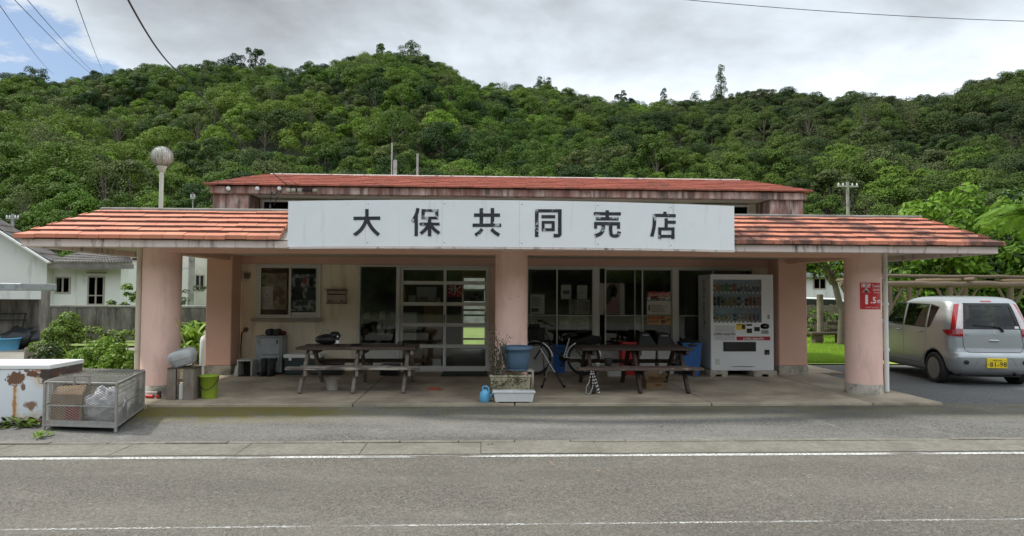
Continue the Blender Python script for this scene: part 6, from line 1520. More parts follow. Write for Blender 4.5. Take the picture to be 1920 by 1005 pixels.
def tiled(mb, A, B, C, D, nrow, ncol):
    """ribbed sheet of tile courses from eave A-B up to ridge D-C"""
    A, B, C, D = map(Vector, (A, B, C, D)); up = (B - A).cross(D - A).normalized()
    for i in range(nrow):
        for j in range(ncol):
            u0, u1, v0, v1 = j/ncol, (j+.94)/ncol, i/nrow, min(1, (i+1.1)/nrow); q = lambda u, v, h: A.lerp(B, u).lerp(D.lerp(C, u), v) + up*h
            um = (u0+u1)/2
            mb.face([q(u0,v0,.05), q(um,v0,.085), q(um,v1,.04), q(u0,v1,.01)]); mb.face([q(um,v0,.085), q(u1,v0,.05), q(u1,v1,.01), q(um,v1,.04)]); mb.face([q(u0,v0,-.02), q(u1,v0,-.02), q(u1,v0,.05), q(um,v0,.085), q(u0,v0,.05)])
    mb.face([A - up*.02, B - up*.02, C - up*.02, D - up*.02])
HY = 25.5
hx0, hx1 = P(84, 540, HY).x, P(226, 540, HY).x; hz = P(160, 494, HY).z
hs = thing('white_house', 'white single storey house with grey tiled roofs behind the block wall', 'house', ((hx0+hx1)/2 - 2, HY + 2, 0))
mb = MB(); mb.box(hx0 - 7, hx1, HY, HY + 6.5, 0, hz); mb.build('wall', M['housew'], hs)
GY = HY - .4; gx1 = P(87, 540, GY).x
zg0, zg1 = P(92, 481, GY).z, P(0, 424, GY).z; gx0 = P(0, 424, GY).x
sl_ = (zg1 - zg0) / (gx1 - gx0)
mb = MB(); xr = gx0 - 1.2; zr_ = zg1 + 1.2*sl_; xl = 2*xr - gx1
mb.prism([(xl, 0), (gx1, 0), (gx1, zg0 - .08), (xr, zr_ - .08), (xl, zg0 - .08)], lambda u, v, t: (u, t, v), GY, HY - .003); mb.build('gable_wall', M['housew'], hs)
mb = MB(); ov = .35; ze = zg0 - .30*sl_*1.0
tiled(mb, (gx1 + ov, GY - .4, zg0 + ov*sl_*-1 + .02), (gx1 + ov, HY + .2, zg0 - ov*sl_*-1*-1 + .02), (xr, HY + .2, zr_), (xr, GY - .4, zr_), 8, 24); mb.build('gable_roof', M['greytile'], hs)
mb = MB(); mb.bar((gx1 + ov, GY - .42, zg0 - ov*abs(sl_) - .02), (xr, GY - .42, zr_ - .06), .06, .20, up=(0,1,0)); mb.build('barge_board', M['housew'], hs)
ez = P(160, 492, HY - .7).z; rzz = P(150, 466, HY + 2.6).z
e0, e1 = P(92, 486, HY - .7), P(249, 500, HY - .7); r0_, r1_ = P(70, 461, HY + 2.6), P(222, 480, HY + 2.6)
mb = MB(); tiled(mb, (e0.x, HY - .7, e1.z + .12), (e1.x, HY - .7, e1.z + .12), (e1.x - 1.2, HY + 1.4, e1.z + .50), (e0.x, HY + 2.4, e1.z + .92), 7, 26); mb.build('roof', M['greytile'], hs)
mb = MB(); mb.box(e0.x, e1.x, HY - .68, HY - .62, e1.z - .08, e1.z + .09); mb.build('eave_board', M['greytile'], hs)
house_window(hs, 104, 133, 519, 550, HY, False); house_window(hs, 164, 197, 518, 572, HY, True, (.33,))
mb = MB(); p0, p1 = P(162, 511, HY - .1), P(200, 512, HY - .1); mb.tube([p0, p1], .03, 8); mb.build('awning_rod', M['alu_dk'], hs)
# block wall
wy = 21.8; w0_, w1_ = P(70, 600, wy).x, P(470, 600, wy).x; wh_ = P(160, 572, wy).z
t = thing('block_wall', 'weathered grey concrete block wall in front of the white house', 'wall', ((w0_+w1_)/2, wy, 0))
mb = MB(); rr = random.Random(2); x = w0_
while x < w1_:
    for k, (z0, z1) in enumerate(((-.05, wh_*.45), (wh_*.455, wh_*.93))): mb.box(x + .006, x + .60, wy + rr.uniform(-.006,.006), wy + .14, z0, z1)
    x += .606
mb.box(w0_, w1_, wy + .03, wy + .12, 0, wh_*.935); mb.build('blocks', M['block'], t)
mb = MB(); mb.box(w0_ - .02, w1_, wy - .03, wy + .17, wh_*.94, wh_); mb.build('coping', M['cement'], t, bevel=.01)
# carport
cy0, cy1 = 18.4, 19.9; ca, cb_ = P(-40, 534, cy0).x, P(40, 534, cy0).x; cz = P(60, 545, cy0).z; cz1 = P(60, 531, cy0).z
t = thing('carport', 'low grey roofed open carport of bare blocks at the left edge', 'carport', ((ca+cb_)/2, 20, 0))
mb = MB(); mb.box(ca - 3, cb_, cy0, cy1, cz, cz1); mb.build('roof', M['steelgrey'], t, bevel=.02)
px_ = P(84, 600, cy0).x - .0; mb = MB(); mb.box(px_ - .13, px_, cy0 + .02, cy0 + .2, -.05, cz); mb.build('pillar', M['block'], t)
mb = MB(); mb.box(ca - 3, P(78, 600, cy1).x, cy1 - .15, cy1, -.05, cz - .25); mb.build('rear_wall', M['block'], t)
def tubb(mb):
    p = P(6, 640, 18.6); mb.lathe((p.x, 18.7, -.03), [(.28,0),(.34,.30),(.37,.30),(.37,.33),(.33,.33),(.27,.03)], 28)
simple('blue_basin', 'light blue round basin on the carport floor', 'basin', tubb, [M['lblue']])
def junk(mb):
    p = P(40, 632, 19.2); mb.ball((p.x, 19.2, .22), (.55,.4,.34), nu=24, nv=14, fn=lambda d: 1 + .3*mnoise.noise(d*2.3) + .12*mnoise.noise(d*6)); mb.ball((p.x + .45, 19.2, .2), (.26,.26,.26), nu=18, nv=10, fn=lambda d: 1 + .3*mnoise.noise(d*2.9))
simple('black_sheet', 'heap under black plastic sheet on the carport floor', 'heap', junk, [M['black']])
def rackp(mb):
    for py in (588, 600): a, b = P(-10, py, 19.6), P(50, py, 19.6); mb.tube([a, b], .02, 6)
    a, b = P(48, 588, 19.6), P(36, 640, 19.6); mb.tube([a, b], .02, 6)
simple('pipe_rack', 'thin pipe rack against the back of the carport', 'rack', rackp, [M['rubber']])
def stump(mb): p = P(55, 668, 14.9); mb.lathe((p.x, 14.9, -.1), [(.10,0),(.095,.42),(.09,.45)], 14)
simple('wooden_post', 'short pale wooden post in the weeds by the carport', 'post', stump, [M['grey_wood']])
def logb(mb): a, b = P(60, 662, 15.2), P(95, 668, 15.0); mb.tube([(a.x, 15.2, .1), (b.x, 15.0, .08)], .08, 10)
simple('fallen_log', 'dark log lying beside the short wooden post', 'log', logb, [M['bark']])
# second house further back, showing right of the white house and between column and pillar
SY = 32.0; a, b = P(226, 560, SY), P(292, 480, SY)
t = thing('cream_house', 'cream two storey house partly hidden behind the round left column', 'house', ((a.x+b.x)/2 + 1.6, SY + 3, 0))
bx_ = P(384, 480, SY).x + .5
mb = MB(); mb.box(a.x - 1, bx_, SY, SY + 7, 0, P(260, 470, SY).z + .6); mb.build('wall', M['housey'], t)
mb = MB(); mb.box(a.x - 1.3, bx_ + .3, SY - .5, SY + 7, P(260, 470, SY).z + .602, P(260, 470, SY).z + .8); mb.build('roof_slab', M['cement'], t)
house_window(t, 226, 245, 527, 557, SY, True); house_window(t, 232, 262, 482, 490, SY, False); house_window(t, 341, 356, 503, 540, SY, True); house_window(t, 366, 384, 515, 545, SY, False)
def gpole(mb): p = P(358, 560, 27.0); mb.tube([(p.x, 27, 0), (p.x, 27, P(358, 440, 27).z)], .12, 12)
simple('grey_pole', 'grey pole standing behind the porch between left column and pillar', 'pole', gpole, [M['cement']])

# weeds and shrubs on the left
def weeds(name, label, px, py_top, Y, wx, wy_, h, n, leaf, m, seed, asp=.4, r=.16, per=60, low=-.3):
    p = P(px, 600, Y); rng = np.random.default_rng(seed); C, rd = blob(rng, (p.x, Y, h*.5), (wx, wy_, h*.5), n, r*.7, r*1.3); return foliage(name, label, 'shrub', C, rd, per, leaf, m, seed+1, base=(p.x, Y, 0), asp=asp, low=low, fold=.12)
weeds('vine_shrub', 'tall bright green vine covered bush behind the rusty freezer', 118, 610, 13.6, .40, .45, 1.02, 38, .058, [M['leaf_fresh'], M['leaf_fresh'], M['leaf_dull']], 110, r=.15, per=280)
weeds('vine_shrub', 'dull brownish tangled bush below the bright vine covered bush', 98, 660, 12.9, .40, .4, .46, 20, .08, [M['leaf_dull'], M['leaf_dark']], 112, per=110)
weeds('weed_clump', 'bright leafy weeds between the bush and the left column', 190, 660, 12.2, .40, .4, .72, 30, .07, [M['leaf_fresh'], M['leaf_broad']], 114, per=150)
weeds('weed_clump', 'bright weeds close to the drainpipe of the left column', 236, 660, 12.0, .22, .4, .62, 22, .07, [M['leaf_fresh'], M['leaf_broad']], 116, per=150)
weeds('weed_clump', 'low weeds along the foot of the block wall', 170, 630, 20.6, 2.6, .3, .4, 40, .12, [M['leaf_fresh'], M['leaf_dull']], 118, per=50)
weeds('hedge', 'green plants on top of the bank beside the cream house', 238, 560, 23.5, .7, .4, 1.9, 26, .15, [M['leaf_fresh'], M['leaf_dark']], 120, per=60)
def blades(name, label, px, Y, z0, n, L, wd, m, seed, spread=.5, up=1.0, cat='plant', group=None, x=None, droop=.5):
    """arching strap leaves from one root"""
    rr = random.Random(seed); xx = P(px, 600, Y).x if x is None else x; mb = MB()
    for _ in range(n):
        a = rr.uniform(0, 2*PI); l = L * rr.uniform(.6, 1.1); dr = Vector((math.cos(a), math.sin(a), 0)); sd = Vector((-math.sin(a), math.cos(a), 0)); o = Vector((xx + rr.uniform(-.3,.3)*spread, Y + rr.uniform(-.3,.3)*spread, z0)); e = rr.uniform(.35, 1.2) * up
        prev = None
        for i in range(6):
            s = i/5; p = o + dr*(l*s*math.cos(e)) + Vector((0,0,l*(math.sin(e)*s - droop*s*s))); w_ = wd * math.sin(PI*(.12 + .86*s)) * .5
            cur = (p - sd*w_, p + sd*w_)
            if prev: mb.face([prev[0], prev[1], cur[1], cur[0]])
            prev = cur
    return tag(mb.build(name, m), label, cat, group)
for i, (px, Y) in enumerate(((352, 16.6), (372, 16.2), (345, 17.4), (382, 16.9))):
    blades('strap_plant', ['lush strap leaved plant between left column and rear pillar','strap leaved plant touching the left side of the rear pillar','strap leaved plant partly behind the left column','strap leaved plant mostly hidden by the rear pillar'][i], px, Y, .35, 46, 1.25, .09, [M['leaf_broad'], M['leaf_fresh']][i % 2], 200+i)
weeds('garden_shrub', 'dark leafy shrub under the strap leaved plants', 362, 620, 17.0, .7, .5, .75, 22, .13, [M['leaf_dark'], M['leaf_dark'], M['leaf_fresh']], 130, per=70)
weeds('garden_shrub', 'low bright green plants below the strap leaved plants', 362, 650, 15.8, .6, .4, .32, 16, .11, [M['leaf_fresh'], M['leaf_broad']], 132, per=70)
weeds('garden_shrub', 'thin leafed bush in front of the cream house between column and pillar', 372, 540, 25.0, .9, .5, 2.0, 18, .12, [M['leaf_dull'], M['leaf_dark']], 134, per=30)
# small weeds by the slab edge, the freezer and the kerb
for i, (px, Y, lb) in enumerate(((168, 12.6, 'tall arching grass right of the vine covered bush'), (205, 12.4, 'tall arching grass in the middle of the weedy bank'), (243, 12.5, 'tall arching grass beside the left drainpipe'), (140, 13.0, 'arching grass at the foot of the vine covered bush'))):
    blades('grass_clump', lb, px, Y, .25, 70, .62, .022, M['leaf_fresh'], 500 + i, .9, cat='grass', droop=.45)
k = 0
for px, py, L, n_, lb in ((360,757,.10,26,'mossy weeds along the slab edge right of the wooden crate'),(400,757,.10,26,'mossy weeds along the slab edge below the green bucket'),(30,803,.26,34,'broad leafed weed before the middle of the freezer'),(72,795,.24,30,'leafy weed against the left side of the mesh cage'),(648,756,.13,14,'small weed at the slab edge below the grey picnic table'),(668,755,.10,10,'smaller weed right of it at the slab edge'),(876,756,.10,12,'small weed at the slab edge left of the watering can'),(77,823,.16,26,'grass tuft at the kerb before the mesh cage'),(10,800,.22,30,'leafy weed at the front left foot of the freezer'),(58,800,.24,30,'leafy weed growing between freezer and cage'),(1420,757,.07,16,'low grass at the slab edge before the vending machine'),(1480,757,.07,16,'low grass at the slab edge right of the vending machine'),(1010,757,.08,10,'tiny weed right of the white planter'),(330,748,.09,12,'tiny weed at the slab corner by the crate'),(918,832,.06,8,'dry tuft in the kerb joint below the planters')):
    q = G(px, py, .0); k += 1
    blades('weed', lb, px, q.y, q.z + (.03 if q.y > 7.3 else 0), n_, L, .022 if L < .2 else .05, M['leaf_fresh'] if k % 3 else M['leaf_dull'], 300 + k, .25 if L < .2 else .6, x=q.x, cat='weed')

# ------------------------------------------------------------------ freezer and mesh cage
fy0, fy1 = 8.12, 8.78; fx1 = P(91, 740, fy0).x; fx0 = fx1 - 1.45; fz1 = P(60, 684, fy0).z
fz = thing('chest_freezer', 'old white chest freezer with brown rust stains at the left edge', 'freezer', ((fx0+fx1)/2, (fy0+fy1)/2, .02))
M['freezer'] = pm('freezer_enamel', (.72,.75,.78), .4, .02, 3)
M['rustside'] = pm('rust_patch', (.60,.62,.63), .5, .05, 3, dirt=(.055,.03,.022), da=.95, ds=2.6, dth=(.40,.46), dirt2=(.20,.075,.025), d2a=.7, d2s=7, d2th=(.54,.64))
m = M['freezer']; nt = m.node_tree; bs_ = nt.nodes['Principled BSDF']; geo = nt.nodes.new('ShaderNodeNewGeometry'); pos = geo.outputs['Position']
sp = nt.nodes.new('ShaderNodeSeparateXYZ'); lk(nt, pos, sp.inputs[0]); c_ = bs_.inputs['Base Color'].links[0].from_socket
nz = nd(nt, 'ShaderNodeTexNoise', i_Scale=14., i_Detail=6., i_Roughness=.7); lk(nt, pos, nz.inputs['Vector'])
def spot(c_, px, py, rx_, rz_, col, amp=.9, soft=.35):
    p = P(px, py, fy0); dx = mth(nt, 'DIVIDE', mth(nt, 'SUBTRACT', sp.outputs[0], p.x), rx_); dz = mth(nt, 'DIVIDE', mth(nt, 'SUBTRACT', sp.outputs[2], p.z), rz_)
    d = mth(nt, 'SQRT', mth(nt, 'ADD', mth(nt, 'MULTIPLY', dx, dx), mth(nt, 'MULTIPLY', dz, dz)))
    d = mth(nt, 'ADD', d, mth(nt, 'MULTIPLY', mth(nt, 'SUBTRACT', nz.outputs[0], .5), 2.1))
    return mixc(nt, ramp(nt, d, [(1 - soft, amp), (1.0, 0.)]), c_, col)
for a in ((29,765,.055,.42,(.70,.50,.24),.65,.95),(27,757,.026,.36,(.46,.20,.05),.95,.6),(60,790,.40,.13,(.62,.42,.20),.7,.9),(76,706,.17,.15,(.66,.44,.20),.7,.9),(29,710,.115,.095,(.16,.07,.032),.97,.2),(62,701,.07,.05,(.14,.06,.03),.97,.25),(72,693,.07,.045,(.40,.15,.05),.9,.4),(38,689,.055,.035,(.16,.07,.035),.95,.25),(50,695,.035,.02,(.16,.07,.035),.95,.25),(43,726,.028,.04,(.18,.09,.05),.95,.25),(58,760,.085,.06,(.24,.13,.07),.95,.35),(86,700,.085,.13,(.05,.032,.028),.97,.2),(10,712,.02,.026,(.2,.15,.12),.9,.3),(20,692,.018,.016,(.2,.15,.12),.9,.3),(25,797,.15,.05,(.20,.09,.04),.95,.4),(75,795,.16,.09,(.20,.09,.04),.95,.5),(6,690,.018,.016,(.2,.14,.1),.9,.3)):
    c_ = spot(c_, *a)
lk(nt, c_, bs_.inputs['Base Color'])
mb = MB(); mb.box(fx0, fx1, fy0, fy1, .03, fz1 - .055); mb.build('cabinet', [M['freezer']], fz, bevel=.012, seg=2)
mb = MB(); mb.face([(fx1 + .002, fy0 + .01, .05), (fx1 + .002, fy1 - .01, .05), (fx1 + .002, fy1 - .01, fz1 - .06), (fx1 + .002, fy0 + .01, fz1 - .06)]); mb.build('rusty_end', M['rustside'], fz)
mb = MB(); mb.box(fx0 - .01, fx1 + .012, fy0 - .012, fy1 + .01, fz1 - .054, fz1); mb.build('lid', M['white'], fz, bevel=.010, seg=2)
for x in (fx0 + .1, fx1 - .1): mb = MB(); mb.box(x - .03, x + .03, fy0 + .05, fy1 - .05, .0, .029); mb.build('foot', M['black'], fz)
# cage
K = [Vector((-4.925, 7.80, 0)), Vector((-4.06, 7.66, 0)), Vector((-4.40, 8.95, 0)), Vector((-5.265, 9.09, 0))]
cz0, czf, czb = .08, .56, .55
cg = thing('mesh_cage', 'galvanised wire mesh rubbish cage standing by the kerb', 'cage', tuple(sum(K, Vector()) / 4 + Vector((0,0,.02))))
mb = MB()
def up_(v, z): return Vector((v.x, v.y, z))
for i in range(4):
    a, b = K[i], K[(i+1) % 4]; za, zb_ = (czf if i in (0, 1) else czb), (czf if (i+1) % 4 in (0, 1) else czb)
    mb.bar(up_(a, .02), up_(a, za), .026, .026); mb.bar(up_(a, cz0), up_(b, cz0), .022, .022); mb.bar(up_(a, za), up_(b, zb_), .022, .022)
    mb.bar(up_(a, .30).lerp(up_(b, .30), .02), up_(b, .30).lerp(up_(a, .30), .02), .012, .016)
    if i in (0, 2): mb.bar(up_(a, cz0 + .03), up_(b, cz0 + .03), .005, .055)
mb.build('frame', M['galv'], cg, bevel=.003)
def diamond(mb, A, B, C, D, pw, ph, r):
    """expanded metal: crossing diagonals over the quad A B C D"""
    A, B, C, D = map(Vector, (A, B, C, D)); W_ = (B-A).length; H_ = (D-A).length
    f = lambda u, v: A.lerp(B, u/W_).lerp(D.lerp(C, u/W_), v/H_)
    k = -H_ * pw/ph
    while k < W_:
        for s in (0, 1):
            u0, u1 = (k, k + H_*pw/ph) if not s else (k + H_*pw/ph, k); v0, v1 = 0, H_
            # clip in u
            pts = []
            du = u1 - u0; t0, t1 = 0.0, 1.0
            if du > 0: t0, t1 = max(0, -u0/du), min(1, (W_-u0)/du)
            else: t0, t1 = max(0, (W_-u0)/du), min(1, -u0/du)
            if t1 - t0 > .01: mb.bar(f(u0+du*t0, H_*t0), f(u0+du*t1, H_*t1), r, r*.7)
        k += pw
for i, nm in ((0, 'front_mesh'), (1, 'side_mesh'), (2, 'rear_mesh'), (3, 'side_mesh')):
    a, b = K[i], K[(i+1) % 4]; za, zb_ = (czf if i in (0, 1) else czb), (czf if (i+1) % 4 in (0, 1) else czb)
    mb = MB(); diamond(mb, up_(a, cz0), up_(b, cz0), up_(b, zb_), up_(a, za), .052, .028, .0052); mb.build(nm, M['galv'], cg)
mb = MB()
for k in range(22):
    f = (k + .5)/22; mb.bar(up_(K[0], czf + .018).lerp(up_(K[1], czf + .018), f), up_(K[3], czb + .018).lerp(up_(K[2], czb + .018), f), .009, .006)
for f in (.0, .5, 1): mb.bar(up_(K[0], czf + .010).lerp(up_(K[3], czb + .010), f), up_(K[1], czf + .010).lerp(up_(K[2], czb + .010), f), .014, .008)
lid_ = mb.build('lid', M['galv'], cg)
a, b = up_(K[0], czf).lerp(up_(K[1], czf), .43), up_(K[0], czf).lerp(up_(K[1], czf), .64)
mb = MB(); mb.bar(a + Vector((0,-.02,-.02)), a + Vector((0,-.03,.075)), .02, .012, up=(1,0,0)); mb.bar(b + Vector((0,-.02,-.02)), b + Vector((0,-.03,.075)), .02, .012, up=(1,0,0)); mb.bar(a + Vector((-.01,-.03,.08)), b + Vector((.01,-.03,.08)), .02, .02); mb.build('handle', M['galv'], lid_)
mb = MB(); mb.face([up_(K[0], cz0 - .005), up_(K[1], cz0 - .005), up_(K[2], cz0 - .005), up_(K[3], cz0 - .005)]); mb.build('floor', M['galv'], cg)
e1_ = (K[1] - K[0]).normalized(); e2_ = (K[3] - K[0]).normalized()
def inc(u, v, z): return K[0] + e1_*u + e2_*v + Vector((0,0,z))
def cbx(mb):
    mb.raw([inc(u, v, z) for z in (cz0, .42) for u, v in ((.06,.06),(.44,.06),(.44,.40),(.06,.40))], [(3,2,1,0)] + [(i,(i+1)%4,4+(i+1)%4,4+i) for i in range(4)])
    mb.raw([inc(.06,.06,.42), inc(.44,.06,.42), inc(.46,.16,.52), inc(.10,.18,.49)], [(0,1,2,3)]); mb.raw([inc(.44,.06,.42), inc(.44,.40,.42), inc(.50,.38,.51), inc(.50,.1,.50)], [(0,1,2,3)])
    mb.raw([inc(.24,.058,.13), inc(.41,.058,.13), inc(.41,.058,.30), inc(.24,.058,.30)], [(0,1,2,3)], 1)
simple('carton', 'brown carton with a red print inside the mesh cage', 'carton', cbx, [M['carton'], pm('carton_red', (.40,.05,.04), .8, .25, 20)])
M['bagp'] = pm('clear_bag', (.66,.65,.67), .25, .25, 9, dirt=(.20,.19,.20), da=.7, ds=8, dth=(.5,.62), dirt2=(.48,.10,.08), d2a=.6, d2s=5, d2th=(.66,.72))
def sb(c_, rr, lb, seed):
    simple('rubbish_bag', lb, 'bag', lambda mb: mb.ball(c_, rr, nu=44, nv=28, fn=lambda d: (1 + .22*mnoise.noise(d*2.2 + Vector((seed,0,0))) + .12*mnoise.noise(d*6) + .07*mnoise.noise(d*15)) * (1.06 - .25*max(0, d.z))), [M['bagp']])
sb(inc(.645,.27,.30), (.20,.20,.215), 'crumpled clear plastic rubbish bag inside the mesh cage', 0); sb(inc(.66,.66,.25), (.17,.18,.165), 'smaller clear rubbish bag at the back of the mesh cage', 5)
f_ = lambda mb: mb.raw([inc(u, v, z) for z in (cz0, .44) for u, v in ((.55,.86),(.84,.86),(.84,1.24),(.55,1.24))], [(3,2,1,0),(4,5,6,7)] + [(i,(i+1)%4,4+(i+1)%4,4+i) for i in range(4)])
simple('green_box', 'dark green plastic box at the back of the mesh cage', 'box', f_, [pm('green_plastic', (.07,.16,.06), .5, .15, 5)], bevel=.01)

# ------------------------------------------------------------------ right: pergola, lawn furniture, fence, far car
PY = 16.4
pg = thing('log_pergola', 'pergola of peeled logs standing behind the silver car', 'pergola', (P(1790, 600, PY).x, PY + .8, .03))
lx0, lx1 = P(1640, 540, PY).x, P(2010, 540, PY).x; bz_ = P(1790, 533, PY).z
def wob(a, b, n, s, seed):
    r__ = random.Random(seed); a, b = Vector(a), Vector(b); return [a.lerp(b, i/n) + Vector((0, r__.uniform(-s,s), r__.uniform(-s,s))) for i in range(n+1)]
for k, (yy, seed) in enumerate(((PY, 1), (PY + 1.6, 2))):
    mb = MB(); mb.tube(wob((lx0, yy, bz_), (lx1, yy, bz_ + .0), 14, .016, seed), .082, 12); mb.build('beam', M['log'], pg)
mb = MB(); mb.tube(wob((lx0, PY + .1, bz_ + .20), (lx1, PY + .1, bz_ + .20), 14, .012, 5), .045, 10); mb.build('top_rail', M['log'], pg)
x = lx0 + .1; kk = 0
while x < lx1:
    mb = MB(); mb.tube(wob((x, PY - .30, bz_ + .125), (x, PY + 1.95, bz_ + .125), 4, .01, 10 + kk), .05, 8); mb.build('rafter', M['log'], pg); x += 2.3; kk += 1
for i, px in enumerate((1668, 1781, 1896)):
    for yy in (PY, PY + 1.6):
        xx = P(px, 580, PY).x; mb = MB(); mb.tube(wob((xx, yy, -.05), (xx, yy, bz_ - .06), 5, .014, 30 + i), .075, 10); po = mb.build('post', M['log'], pg)
        for sg in (-1, 1):
            mb = MB(); mb.tube([(xx + sg*.02, yy, bz_ - .62), (xx + sg*.22, yy, bz_ - .30), (xx + sg*.36, yy, bz_ - .05)], .036, 8); mb.build('brace', M['log'], po)
def lawn_blades():
    rng = np.random.default_rng(3); n = 26000; px = rng.uniform(1505, 1600, n); Y = 14.9 + (rng.uniform(0, 1, n) ** 1.6) * 13
    xs_ = np.array([P(a, 620, b).x for a, b in zip(px, Y)]); C = np.stack([xs_, Y, np.full(n, .05)], 1); N = rng.normal(size=(n, 3)); N[:,2] *= .25
    me = leaf_mesh('lawn_grass', C, N, rng.uniform(.05, .10, n), .16, [leafmat('grass_blade', (.20,.34,.035), (.32,.48,.06), trans=.35)], rng=rng); return mesh_obj('lawn_grass', me)
o = lawn_blades(); o['kind'] = 'stuff'; o['label'] = 'short bright green lawn grass right of the shop'; o['category'] = 'grass'
def bench(mb):
    p = P(1560, 608, 20.6); mb.box(p.x - .75, p.x + .45, 20.4, 20.75, .32, .40)
    for dx in (-.5, .25): mb.box(p.x + dx - .12, p.x + dx + .12, 20.45, 20.7, .02, .318)
    mb.box(p.x - .1, p.x + .5, 20.72, 20.78, .42, .50); mb.box(p.x - .1, p.x + .5, 20.72, 20.78, .62, .74); mb.box(p.x + .42, p.x + .50, 20.79, 20.85, .3, .80)
simple('garden_bench', 'dark weathered bench on the lawn under the round crowned tree', 'bench', bench, [M['wood']], bevel=.012)
def gpost(mb): p = P(1538, 610, 21.2); mb.tube([(p.x, 21.2, 0), (p.x, 21.2, P(1538, 552, 21.2).z)], .10, 12)
simple('timber_post', 'grey timber post on the lawn beside the bench', 'post', gpost, [M['grey_wood']])
def pales(mb):
    x = P(1500, 580, 24.5).x; xe = P(1620, 580, 24.5).x; rr = random.Random(3)
    while x < xe: mb.box(x, x + .10, 24.5, 24.53, 0, P(1560, 572, 24.5).z + rr.uniform(-.03,.03)); x += .115
    mb.box(P(1500,580,24.5).x, xe, 24.535, 24.58, .25, .33); mb.box(P(1500,580,24.5).x, xe, 24.535, 24.58, .8, .88)
simple('paling_fence', 'grey wooden paling fence at the back of the lawn', 'fence', pales, [M['grey_wood']])
weeds('hedge', 'dark hedge along the paling fence at the back of the lawn', 1535, 560, 23.6, 1.3, .4, 1.0, 26, .13, [M['leaf_dark'], M['leaf_dark'], M['leaf_fresh']], 140, per=70)
FB = 40.0
fa, fb_ = P(1500, 530, FB).x, P(1625, 530, FB).x
t = thing('far_building', 'pale low building far behind the lawn between pillar and column', 'building', ((fa+fb_)/2, FB + 2, 0))
mb = MB(); mb.box(fa, fb_, FB, FB + 5, 0, P(1560, 520, FB).z); mb.build('wall', M['housew'], t); mb = MB(); mb.box(fa - .3, fb_ + .3, FB - .5, FB + 5, P(1560, 520, FB).z + .002, P(1560, 512, FB).z); mb.build('roof', M['steelgrey'], t)
house_window(t, 1525, 1548, 522, 542, FB, False)
# white car far behind the lawn
fc = thing('white_car', 'white car parked far behind the lawn, half hidden by the round crowned tree', 'car', (P(1556, 550, 30).x, 30, .05), R(75))
prof = [(-2.0,.25),(2.0,.25),(2.05,.55),(1.9,.85),(1.1,.95),(.55,1.38),(-1.0,1.42),(-1.75,1.0),(-2.05,.85),(-2.08,.5)]
fc.rotation_euler = (0,0,0); fc.location = (0,0,0)
mb = MB(); mb.prism(prof, lambda u, v, t_: (u, t_, v), -.8, .8); fbd = mb.build('body', M['white'], fc, bevel=.06, seg=3)
for sg in (-1, 1):
    mb = MB(); mb.face([(x, sg*.803, z) for x, z in ((-.95,.98),(.98,.98),(.5,1.32),(-.9,1.35))][::sg]); mb.build('window', M['black'], fbd)
    for xx in (-1.3, 1.3):
        mb = MB(); mb.lathe((xx, sg*.72, .31), [(.0,.1),(.2,.1),(.30,.09),(.31,0),(.30,-.09)], 24, ax=Euler((-PI/2*sg,0,0)).to_matrix()); mb.build('wheel', M['rubber'], fc)
fc.location = (P(1545, 550, 29).x, 29, .03); fc.rotation_euler = (0, 0, R(-18))

# ------------------------------------------------------------------ lamp, poles, wires, aerials
LYd = 14.2; lp = P(304, 294, LYd)
t = thing('globe_lamp', 'round ribbed globe lamp on a pale pole behind the left canopy', 'lamp post', (lp.x, LYd, 0))
mb = MB(); mb.tube([(lp.x, LYd, 0), (lp.x, LYd, lp.z - .30)], .042, 14); mb.lathe((lp.x, LYd, lp.z - .32), [(.05,0),(.07,.02),(.07,.06),(.10,.09),(.10,.12)], 18); mb.build('pole', pm('pole_paint', (.52,.52,.46), .6, .08, 4), t)
mb = MB(); mb.ball((lp.x, LYd, lp.z), .215, nu=40, nv=24); gb = mb.build('globe', pm('globe_dirty', (.62,.60,.52), .4, .12, 8, dirt=(.22,.22,.17), da=.7, ds=9, dstr=(3,3,.35), dth=(.45,.6)), t)
mb = MB()
for k in range(36):
    a_ = 2*PI*k/36; mb.tube([(lp.x + .220*math.cos(b_)*math.cos(a_), LYd + .220*math.cos(b_)*math.sin(a_), lp.z + .220*math.sin(b_)) for b_ in np.linspace(-1.3, 1.2, 9)], .0045, 4, caps=False)
mb.build('rib', M['cement'], gb)
def upole(px, ytop, Y, label, arm, r_=.13):
    p = P(px, ytop, Y); t = thing('utility_pole', label, 'utility pole', (p.x, Y, 0))
    mb = MB(); mb.tube([(p.x, Y, 0), (p.x, Y, p.z)], [r_*1.15, r_*.85], 12); mb.build('pole', M['cement'], t)
    mb = MB(); mb.box(p.x - arm, p.x + arm, Y - .06, Y + .02, p.z - .28, p.z - .20); ar = mb.build('crossarm', M['galv'], t)
    for k in (-.9, -.45, .45, .9):
        mb = MB(); mb.lathe((p.x + k*arm, Y - .02, p.z - .2), [(.3*r_,0),(.5*r_,.03),(.35*r_,.07),(.4*r_,.10),(.15*r_,.13)], 10); mb.build('insulator', M['white'], ar)
    return p
upole(1589, 341, 34, 'grey utility pole with a crossarm behind the right end of the upper roof', .55, .09)
upole(362, 361, 30, 'slim grey pole with a small arm just left of the upper storey', .10, .03)
upole(24, 401, 36, 'grey pole with crossarm above the roof of the white house', .32, .09)
